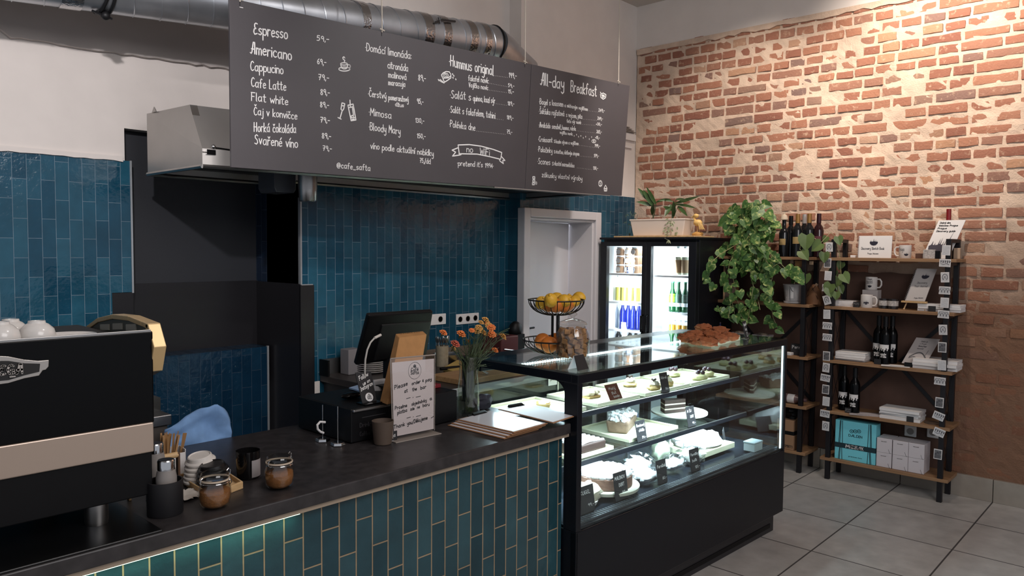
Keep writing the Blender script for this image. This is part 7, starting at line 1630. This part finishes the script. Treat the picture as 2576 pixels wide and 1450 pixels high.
# --- right rack, bottom shelf
z = ZS[4]
TURQ = mat('turquoise_card', (118, 208, 222), .5); DKTQ = mat('dark_teal_print', (16, 48, 56), .6)
ym, yb_ = ry(2150, 1150, 5.70), .0
w = ry(2100, 1120, 5.70)-ry(2203, 1120, 5.70); h = at(2100, 1055, x=5.70).z-z
t = thing('turquoise_box', 'tall turquoise gift box with a dark band on the bottom shelf', 'box', (5.70, (ry(2100, 1120, 5.70)+ry(2203, 1120, 5.70))/2, z+.0005), RQ)
obj('box_body', MB().box(-w/2, w/2, 0, .10, 0, h), TURQ, t, bev=.003)
obj('dark_band', MB().box(-w/2-.001, w/2+.001, -.0012, .101, h*.30, h*.425), DKTQ, t)
fn = lambda p, q: (p, -.0020, q)
b = MB(); write(b, 'MESAI', (-w*.22, h*.325), (w*.20, h*.325), h*.072, .0036, fn, jit=0); obj('band_lettering', b, PAPER, t)
b = MB(); fn = lambda p, q: (p, -.0008, q)
write(b, 'DALDIN', (-w*.16, h*.62), (w*.17, h*.62), h*.055, .0016, fn, jit=0); write(b, 'premium box', (-w*.15, h*.10), (w*.18, h*.10), h*.03, .0008, fn)
for k in range(3): b.ribbon([(w*(-.09+.09*k)+w*.042*math.cos(a*PI/6), h*(.755+.015*k)+w*.042*math.sin(a*PI/6)) for a in range(13)], .0018, fn); b.ribbon([(w*(-.09+.09*k), h*(.755+.015*k)), (w*(-.088+.09*k), h*(.755+.015*k))], .004, fn)
for sg in (-1, 1):
    for z0, z1 in ((0.01, .30), (.425, .99)):
        for a0, a1 in ((.40, .36), (.31, .335), (.375, .345)): b.ribbon([(sg*w*a0, h*z0), (sg*w*(a0*.45+a1*.55), h*z1)], .0022, fn)
obj('box_print', b, DKTQ, t)
BXW = mat('box_white', (206, 200, 204), .6)
ya, yc = ry(2204, 1150, 5.70), ry(2326, 1160, 5.70); bw = (ya-yc)/3.06; bh = (at(2205, 1100, x=5.70).z-z)/2-.002
names = [['lower white carton beside the turquoise box', 'lower white carton in the middle of the row', 'lower white carton at the right end of the row'], ['upper white carton beside the turquoise box', 'upper white carton in the middle of the row', 'upper white carton at the right end of the row']]
for r in range(2):
    for k in range(3):
        c = (5.70, ya-bw*(k+.5)-(.004 if k else 0), z+.001+(bh+.001)*r); t = thing('white_carton', names[r][k], 'carton', c, RQ, 'white cartons on the bottom shelf')
        obj('carton_body', MB().box(-bw/2+.001, bw/2-.001, 0, .15, 0, bh), BXW, t, bev=.002)
        b = MB(); fn = lambda p, q: (p, -.0008, q); write(b, 'souvenir', (-bw*.2, bh*.76), (bw*.15, bh*.76), bh*.07, .0006, fn); b.ribbon([(bw*.28, bh*.28), (bw*.36, bh*.05), (bw*.42, bh*.02)], .0012, fn); obj('carton_print', b, GREYINK, t)
sk = [(2291, 1085, 'white round-holed wall socket behind the white cartons'), (2348, 1088, 'white wall socket half hidden by the right front post of the souvenir rack')]
for u, v, lb in sk:
    q = at(u, v, x=XB-.022); t = thing('rack_socket', lb, 'socket', (XB-.022, q.y, q.z-.04), RQ); obj('frame', MB().box(-.04, .04, -.012, .0, 0, .08), WHITE, t, bev=.006); b = MB(); b.M = Matrix.Translation((0, -.0125, .04)) @ Matrix.Rotation(PI/2, 4, 'X'); b.lathe([(.024, 0), (.024, .001), (.018, .001), (.018, -.002), (0, -.002)], 24); obj('outlet', b, bpy.data.materials['outlet_shadow'], t, True)
# --- picture magnets on the two front posts
MP = mat('magnet_print', (150, 150, 152), .7, noise_amt=.4, nscale=120); MPD = mat('magnet_print_dark', (110, 110, 112), .7, noise_amt=.5, nscale=90)
def mag_proto(w, h, style):
    t = thing('picture_magnet', 'x', 'magnet', (0, 0, 0), RQ); obj('magnet_back', MB().box(-w/2, w/2, -.004, 0, -h/2, h/2), PAPER, t)
    b = MB(); b.box(-w*.42, w*.42, -.0048, -.004, -h*.42, h*.42); obj('print_field', b, mat('magnet_pale', (196, 196, 198), .7, noise_amt=.12, nscale=150) if style != 1 else MPD, t)
    b = MB(); fn = lambda p, q: (p, -.0054, q)
    if style == 0: b.ribbon([(w*.30*math.cos(a*PI/10), h*.32*math.sin(a*PI/10)) for a in range(-3, 14)], .0016, fn); b.ribbon([(-w*.2, -h*.2), (0, h*.05), (w*.15, -h*.18)], .0011, fn); b.ribbon([(-w*.1, h*.05), (w*.1, h*.12)], .001, fn)
    if style == 1: [b.ribbon([(w*x, -h*.35), (w*x, h*y), (w*(x+.07), h*(y-.14))], .0014, fn) for x, y in ((-.3, .1), (-.12, .3), (.06, .22), (.24, .34))]
    if style == 2: [b.ribbon([(w*(-.38+.19*k), h*.34), (w*(-.36+.19*k), h*(.02-.05*(k % 2))), (w*(-.30+.19*k), h*.28)], .0016, fn) for k in range(5)]; b.ribbon([(-w*.4, -h*.1), (-w*.1, -h*.22), (w*.1, -h*.08), (w*.4, -h*.2)], .0012, fn)
    if style == 3: [b.ribbon([(w*(-.38+.26*k)+w*.11*math.cos(a*PI/8), -h*.25+h*.4*math.sin(a*PI/8)) for a in range(9)], .0013, fn) for k in range(4)]; b.ribbon([(-w*.42, h*.25), (-w*.1, h*.32), (w*.2, h*.24), (w*.42, h*.3)], .0012, fn)
    obj('print_lines', b, mat('magnet_ink', (66, 64, 72), .7) if 'magnet_ink' not in bpy.data.materials else bpy.data.materials['magnet_ink'], t); return t
pm = [mag_proto(.050, .068, 0), mag_proto(.050, .068, 1), mag_proto(.068, .052, 2), mag_proto(.068, .052, 3), mag_proto(.050, .068, 9)]
used = set()
ORD = ['topmost', 'second', 'third', 'fourth', 'fifth', 'sixth', 'seventh', 'eighth', 'ninth', 'tenth', 'eleventh', 'twelfth', 'thirteenth', 'fourteenth', 'lowest']
LP = [(2087, 622, 0, .03), (2083, 662, 1, -.02), (2084, 694, 4, -.05), (2081, 725, 3, -.05), (2081, 755, 0, .3), (2081, 791, 4, .02), (2082, 820, 3, -.02), (2082, 849, 3, -.03), (2080, 896, 1, 0), (2079, 925, 0, -.06), (2077, 951, 2, -.1), (2078, 980, 1, -.04), (2079, 1010, 4, -.03), (2076, 1041, 2, -.05), (2078, 1072, 0, -.02)]
RP = [(2381, 630, 4, -.03), (2378, 662, 2, -.04), (2378, 698, 0, .05), (2377, 731, 3, -.02), (2377, 762, 4, -.02), (2374, 791, 3, -.04), (2373, 830, 0, .06), (2371, 874, 1, .0), (2370, 919, 4, .03), (2365, 959, 3, -.03), (2364, 1013, 1, -.02), (2362, 1047, 2, -.30), (2363, 1088, 2, -.3), (2360, 1143, 1, -.03)]
for side, lst in (('left', LP), ('right', RP)):
    for i, (u, v, k, roll) in enumerate(lst):
        nm = ORD[i] if i < len(lst)-1 else 'lowest'
        o = pm[k] if k not in used else dup(pm[k], (0, 0, 0)); used.add(k)
        q = at(u, v, x=RX0-.002); o.location = (RX0-.0065-.0005, q.y, q.z); o.rotation_euler = (roll if False else 0, 0, RQ)
        o.rotation_euler = (Matrix.Rotation(RQ, 3, 'Z') @ Matrix.Rotation(-roll, 3, 'Y')).to_euler()
        kind = ['portrait', 'dark portrait', 'landscape', 'landscape', 'pale portrait'][k]
        tag(o, '%s%s picture magnet%s on the %s front post of the souvenir rack' % (nm, ' from the top,' if nm not in ('topmost', 'lowest') else '', '', side), 'magnet', 'picture magnets on the %s post' % side)
        o['label'] = ('%s magnet, %s, on the %s front post of the souvenir rack' % (kind, nm if nm in ('topmost', 'lowest') else nm+' from the top', side))
# --- left rack
z = ZS[0]
def dropper(t):
    obj('dropper_cap', MB().lathe([(.016, .255), (.026, .258), (.026, .268), (.018, .288), (.007, .294), (.007, .308), (0, .310)], 20), mat('cap_white', (206, 190, 168), .6), t, True)
t = wine('dark bottle with a white bell-shaped stopper, nearest the hanging plant', 1971, 630, z, 5.80, ('dark', 'none', 'tan'), h=.30, grp='wine bottles on the top shelf'); 
obj('dropper_cap', MB().lathe([(.014, .285), (.028, .290), (.028, .302), (.019, .325), (.007, .332), (.007, .348), (0, .350)], 20), mat('cap_white', (206, 190, 168), .6), t, True)
for u, x, k, lb in ((1988, 5.88, ('dark', 'black', ''), 'plain dark wine bottle behind the one with the white stopper'), (2005, 5.80, ('dark', 'gold', 'tan'), 'dark wine bottle with a gold capsule and tan label, second along the top shelf'), (2022, 5.88, ('dark', 'silver', ''), 'dark wine bottle with a silver capsule in the back row'), (2034, 5.80, ('dark', 'gold', 'tan'), 'gold capsule wine bottle just behind the post and the heart-shaped leaf'), (2058, 5.82, ('red', 'wine', 'mauve'), 'wine-red bottle with a mauve label at the right end of the top shelf')): wine(lb, u, 630, z, x, k, h=.33 if u != 1988 else .32, grp='wine bottles on the top shelf')
z = ZS[1]
t = rt('sailboat_pot', 'white plant pot with a white sailboat drawing on the second shelf', 'plant pot', 1995, 765, z, 5.76)
POTW = mat('pot_white', (176, 172, 172), .5)
obj('saucer', MB().lathe([(0, 0), (.066, 0), (.072, .003), (.072, .018), (.066, .018), (0, .012)], 32), POTW, t, True); obj('pot_wall', MB().lathe([(.052, .019), (.060, .019), (.076, .140), (.078, .146), (.070, .146), (.055, .024), (0, .024)], 32), POTW, t, True)
rr_ = lambda q: .060+.016*(q-.019)/.12+.001
fn = lambda p, q: (rr_(q)*math.sin(p/.07), -rr_(q)*math.cos(p/.07), q)
b = MB(); b.add([fn(-.035, .04), fn(-.004, .04), fn(-.004, .13)], [(0, 1, 2)]); b.add([fn(.004, .04), fn(.03, .04), fn(.028, .125), fn(.004, .13)], [(0, 1, 2, 3)]); obj('sail_print', b, PAPER, t)
b = MB(); [b.ribbon([(-.036, .042+.010*k), (.032, .042+.010*k)], .0012, fn) for k in range(5)]; b.ribbon([(.006, .125), (.012, .105), (.026, .092)], .0022, fn); b.ribbon([(0, .03), (0, .135)], .0012, fn); obj('rigging_print', b, GREYINK, t)
b = MB(); b.add([(-.02, 0, .15), (.03, -.01, .16), (.045, 0, .21), (.01, .01, .22), (-.02, 0, .19)], [(0, 1, 2, 3, 4)]); b.tube([(0, 0, .02), (0, 0, .15)], .003, 5); obj('seedling_leaf', b, LEAFD, t)
t = rt('brown_cone_pot', 'brown cone-shaped vessel with crossed cords beside the front post', 'vessel', 2048, 765, z, 5.80); obj('cone_wall', MB().lathe([(0, 0), (.062, 0), (.060, .02), (.050, .09), (.032, .125), (.018, .15), (0, .152)], 28), mat('cone_brown', (110, 74, 46), .7), t, True); b = MB(); b.tube([(-.05, -.045, .04), (.02, -.040, .14)], .0015, 5); b.tube([(.045, -.045, .04), (-.01, -.040, .14)], .0015, 5); obj('cord', b, BLACK, t); obj('bow_tag', MB().cbox((.028, -.035, .15), (.02, .006, .016), Matrix.Rotation(.5, 4, 'Y')), mat('tag_tan', (150, 128, 104), .8), t)
t, f = booklet('picture_board', 'dark wood-edged frame leaning on the second shelf behind the hanging plant', 'frame', 1836, 755, z, .10, .30, .02, .18, 5.72, rz=.5, m=mat('frame_face', (70, 58, 48), .8, noise_amt=.3, nscale=14)); obj('frame_edge', MB().slab([(-.054, -.003, 0), (-.040, -.003, 0), (-.040, .052, .297), (-.054, .052, .297)], (0, .018, 0)), WOODL, t)
pack('kraft_packet', 'kraft packet standing behind the hanging plant on the second shelf', 'packet', 1848, 760, z, .05, .05, .14, CARD, 5.84)
z = ZS[2]
PLW = mat('planter_grey', (150, 142, 144), .6)
for u, lb in ((1860, 'grey-white square planter on the third shelf, nearer the fridge'), (1918, 'grey-white square planter on the third shelf, nearer the souvenir rack')):
    t = rt('square_planter', lb, 'plant pot', u, 880, z, 5.76, 0, 'square planters'); b = MB(); b.hexa([(-.055, -.05, 0), (.055, -.05, 0), (.055, .05, 0), (-.055, .05, 0), (-.066, -.06, .135), (.066, -.06, .135), (.066, .06, .135), (-.066, .06, .135)]); obj('planter_wall', b, PLW, t, bev=.004); obj('soil', MB().ball((0, 0, .128), .05, 12, 7, (1, 1, .4), .4, 5, 2), mat('soil_pale', (110, 100, 88), .95, bump=.8) if 'soil_pale' not in bpy.data.materials else bpy.data.materials['soil_pale'], t, True)
t = rt('striped_packet', 'small packet with a blue and pink label beside the fridge on the third shelf', 'packet', 1808, 800, z, 5.72); obj('packet_body', MB().box(-.016, .016, -.01, .01, 0, .21), mat('packet_pink', (176, 150, 158), .6), t); obj('blue_label', MB().box(-.0165, .0165, -.0105, .0105, .14, .20), mat('packet_blue', (70, 80, 130), .6), t)
t = rt('black_box_chalk', 'black box with white script standing on the third shelf beside the case', 'box', 2006, 880, z, 5.73); obj('box_body', MB().box(-.052, .052, 0, .05, 0, .085), DARK, t); b = MB(); fn = lambda p, q: (p, -.0008, q); write(b, 'Pernin', (-.040, .050), (.046, .054), .024, .0016, fn); b.ribbon([(.02, .02), (.03, .016), (.034, .022)], .001, fn); obj('script_lettering', b, CHALK, t)
pack('white_sachet', 'white sachet pile beside the black scripted box on the third shelf', 'sachet', 1986, 885, z, .05, .06, .02, PAPER, 5.71)
z = ZS[3]
t = rt('lying_bottle', 'bottle with a white label lying on the fourth shelf beside the case', 'bottle', 1990, 1000, z, 5.74); b = MB(); b.M = Matrix.Translation((0, 0, .036)) @ Matrix.Rotation(PI/2, 4, 'Y'); b.lathe([(0, -.09), (.034, -.09), (.035, .04), (.013, .08), (.013, .12), (0, .12)], 20); obj('bottle_body', b, mat('bottle_pink', (110, 84, 84), .3), t, True); b = MB(); b.M = Matrix.Translation((0, 0, .036)) @ Matrix.Rotation(PI/2, 4, 'Y'); b.lathe([(.0355, -.02), (.0355, .035)], 20); obj('paper_label', b, PAPER, t, True)
z = ZS[4]
pack('kraft_carton', 'lower kraft carton with dark printing on the bottom shelf beside the case', 'carton', 1985, 1140, z, .13, .16, .115, mat('carton_kraft', (150, 116, 88), .8), 5.76, 0, 'kraft cartons'); t = bpy.data.objects[-1] if False else None
q = [o for o in bpy.data.objects if o.get('label', '').startswith('lower kraft carton')][0]
b = MB(); fn = lambda p, q_: (p, -.0808, q_); write(b, 'FREE SPIRITS', (-.058, .018), (.058, .018), .018, .0014, fn, jit=0); obj('carton_lettering', b, INK, q)
pack('black_case', 'flat black case lying between the kraft cartons', 'case', 1985, 1100, z+.1155, .14, .16, .028, BLACK, 5.765); pack('kraft_carton', 'upper kraft carton on the bottom shelf beside the case', 'carton', 1985, 1080, z+.144, .13, .15, .085, bpy.data.materials['carton_kraft'], 5.76, 0, 'kraft cartons')
t = rt('black_bag', 'black bag slumped on top of the kraft cartons', 'bag', 1990, 1055, z+.2295, 5.78); obj('bag_body', MB().ball((0, 0, .04), .075, 16, 9, (.95, .8, .6), .35, 3, 6), BLACK, t, True)
# --- hanging pothos
def heart(mb, c, dirv, nrm, s):
    c, dirv, nrm = Vector(c), Vector(dirv).normalized(), Vector(nrm).normalized(); sd = dirv.cross(nrm).normalized(); nrm = sd.cross(dirv)
    pl = [(0, 0), (.30, -.16), (.50, .06), (.50, .34), (.34, .66), (.13, .90), (0, 1.06)]
    mid = [(0, 0), (0, .3), (0, .6), (0, 1.06)]
    for sg in (1, -1):
        vs = [c+sd*(sg*p*s)+dirv*(q*s)+nrm*(abs(p)*s*.28-.10*s*q*q) for p, q in pl] + [c+dirv*(.35*s)-nrm*(.012*s), c+dirv*(.68*s)-nrm*(.05*s)]
        f = [(0, 1, 2, 7), (7, 2, 3), (7, 3, 4, 8), (8, 4, 5, 6)]; mb.add(vs, f if sg > 0 else [tuple(reversed(x)) for x in f])
def pothos_mat():
    m = bpy.data.materials.new('variegated_leaf'); m.use_nodes = True; nt = m.node_tree; bs = nt.nodes['Principled BSDF']; tc = nt.nodes.new('ShaderNodeTexCoord'); n = nt.nodes.new('ShaderNodeTexNoise'); n.inputs['Scale'].default_value = 26; n.inputs['Detail'].default_value = 3; n.inputs['Distortion'].default_value = 1.2
    r = nt.nodes.new('ShaderNodeValToRGB'); e = r.color_ramp.elements; e[0].position = .46; e[0].color = (*srgb((66, 104, 50)), 1); e[1].position = .66; e[1].color = (*srgb((176, 186, 116)), 1); q = e.new(.56); q.color = (*srgb((92, 128, 66)), 1)
    nt.links.new(tc.outputs['Object'], n.inputs['Vector']); nt.links.new(n.outputs['Fac'], r.inputs[0]); nt.links.new(r.outputs[0], bs.inputs['Base Color']); bs.inputs['Roughness'].default_value = .38; return m
POT = pothos_mat(); rnn = random.Random(31)
q = at(1893, 640, x=5.79)
t = thing('hanging_pothos', 'large variegated pothos spilling from a dark pot on the top shelf', 'plant', (5.79, q.y, ZS[0]))
obj('plant_pot', MB().lathe([(0, .001), (.055, .001), (.072, .135), (.075, .14), (.066, .14), (.05, .02), (0, .02)], 28, (5.79, q.y, ZS[0])), mat('pot_black', (24, 24, 26), .5), t, True, world=True)
PC = Vector((5.79, q.y, ZS[0]+.13))
bl, bv = MB(), MB()
def leaf_at(u, v, x, s, face=None):
    c = at(u, v, x=x); nr = Vector((-1+rnn.uniform(-.3, .3), rnn.uniform(-.8, .4)-.25, rnn.uniform(0, .9))); dv = Vector((rnn.uniform(-.3, .1), rnn.uniform(-.9, .9), -1+rnn.uniform(-.2, .9)))
    heart(bl, c, dv, nr, s)
VN = [[(1880, 600), (1850, 640), (1842, 690), (1852, 740), (1862, 790), (1878, 822)], [(1885, 605), (1882, 660), (1895, 720), (1888, 770), (1880, 815)], [(1900, 600), (1928, 650), (1922, 700), (1905, 745), (1912, 780)], [(1870, 605), (1812, 640), (1790, 660), (1782, 700), (1790, 724), (1800, 730)], [(1905, 600), (1940, 640), (1965, 665), (1990, 690), (2000, 690)],
      [(1895, 610), (1930, 660), (1945, 690), (1935, 730), (1942, 758)], [(1860, 620), (1835, 660), (1830, 700), (1840, 755), (1848, 790)], [(1890, 610), (1915, 690), (1940, 770), (1945, 800), (1958, 830)], [(1838, 770), (1832, 800), (1848, 802), (1866, 808)], [(1845, 770), (1820, 782), (1803, 784)], [(1940, 660), (1925, 685), (1955, 665)], [(1940, 650), (1980, 690), (2010, 690), (1997, 715)]]
for V in VN:
    P = [at(u, v, x=5.60-max(0, 1852-u)*.0058+rnn.uniform(-.04, .04)) for u, v in V]; b0 = PC if V[0][1] < 640 else P[0]
    bv.tube([b0, b0.lerp(P[0], .6)+Vector((0, 0, .04))] + P if V[0][1] < 640 else P, .0028, 5)
    for (u0, v0), (u1, v1) in zip(V, V[1:]):
        L = math.hypot(u1-u0, v1-v0)
        for k in range(max(1, int(L/13))):
            w = (k+rnn.random())/max(1, int(L/13)); leaf_at(u0+(u1-u0)*w+rnn.uniform(-9, 9), v0+(v1-v0)*w-6+rnn.uniform(-5, 5), 5.58-max(0, 1852-u0)*.0058+rnn.uniform(-.07, .07), rnn.uniform(.045, .078))
for k in range(75):
    a = rnn.uniform(0, 2*PI); r = math.sqrt(rnn.random()); u = 1890+62*r*math.cos(a); v = 566+48*r*math.sin(a)
    leaf_at(u, v-10, 5.74+rnn.uniform(-.16, .10), rnn.uniform(.06, .10))
    bv.tube([PC, PC.lerp(at(u, v, x=5.74), .5)+Vector((0, 0, .03)), at(u, v-8, x=5.74)], .0018, 4)
for k in range(34): leaf_at(rnn.uniform(1826, 1925), rnn.uniform(612, 690), 5.62+rnn.uniform(-.06, .06), rnn.uniform(.05, .085))
for u, v, s in ((1778, 712, .045), (1790, 722, .04), (1802, 784, .045), (1955, 838, .06), (1868, 812, .06), (1872, 780, .075), (2003, 690, .075), (1975, 688, .07), (1935, 742, .07), (1920, 700, .08), (1878, 660, .10)): leaf_at(u, v-10, 5.55-max(0, 1852-u)*.0055, s)
obj('vine', bv, mat('vine_green', (150, 150, 104), .5), t, True, world=True); obj('foliage', bl, POT, t, True, world=True)
b, bv = MB(), MB(); bl2 = bl; bl = b
V = [(2100, 596), (2112, 640), (2116, 690), (2108, 720), (2112, 748)]
t = thing('small_pothos', 'small pothos vine with heart-shaped leaves trailing between the two racks', 'plant', tuple(at(2040, 640, x=5.70)), 0)
hv = lambda u, v, x, s, dy, dz: heart(bl, at(u, v, x=x), (-.05, dy, dz), (-1, -.25, .35), s)
hv(2029, 592, 5.62, .115, 0, -1); hv(2016, 632, 5.62, .085, -.5, -.6); hv(2066, 612, 5.63, .09, .6, -.5); hv(2074, 636, 5.66, .075, 0, -1); hv(2108, 596, 5.66, .065, -.3, -1); hv(2090, 715, 5.62, .085, .4, -1); hv(2120, 690, 5.68, .08, -.5, -.7); hv(2110, 700, 5.70, .075, .3, -.8); hv(2118, 660, 5.72, .06, .3, -.8); hv(2100, 680, 5.72, .07, .5, -.8); hv(2104, 735, 5.68, .06, .0, -1); hv(2028, 690, 5.68, .08, .1, -1); hv(2084, 725, 5.62, .07, -.3, -.9); hv(2112, 720, 5.72, .06, -.4, -.9); hv(2080, 596, 5.72, .05, .4, -.8)
bv.tube([at(2030, 640, x=5.64), at(2012, 628, x=5.63), at(2014, 615, x=5.63), at(2030, 596, x=5.625), at(2050, 600, x=5.63), at(2064, 612, x=5.635)], .0026, 5)
bv.tube([at(2064, 612, x=5.635), at(2090, 585, x=5.68), at(2105, 600, x=5.68)] + [at(u, v, x=5.70) for u, v in V], .0024, 5)
obj('vine', bv, bpy.data.materials['vine_green'], t, True, world=True); obj('foliage', b, mat('leaf_plain_green', (96, 116, 66), .42, noise_amt=.15, nscale=20), t, True, world=True)
# paper tags hanging under the top shelf of the left rack
for u, v, w, h, lb in ((2009, 664, .055, .045, 'brown paper tag hanging under the wine shelf, largest of the tags'), (1992, 658, .025, .03, 'small pale tag hanging under the wine shelf beside the large brown tag'), (2041, 662, .03, .026, 'pale tag hanging under the wine shelf to the right of the front post')):
    q = at(u, v, x=5.72); t = thing('hanging_tag', lb, 'tag', (5.72, q.y, q.z-h/2), RQ, 'paper tags'); obj('paper', MB().box(-w/2, w/2, 0, .0015, 0, h), CARD if w > .05 else bpy.data.materials['tag_tan'], t); b = MB(); b.tube([(0, 0, h), (0, .0, ZS[0]-.022-(q.z-h/2))], .0008, 4); obj('string', b, BLACK, t)
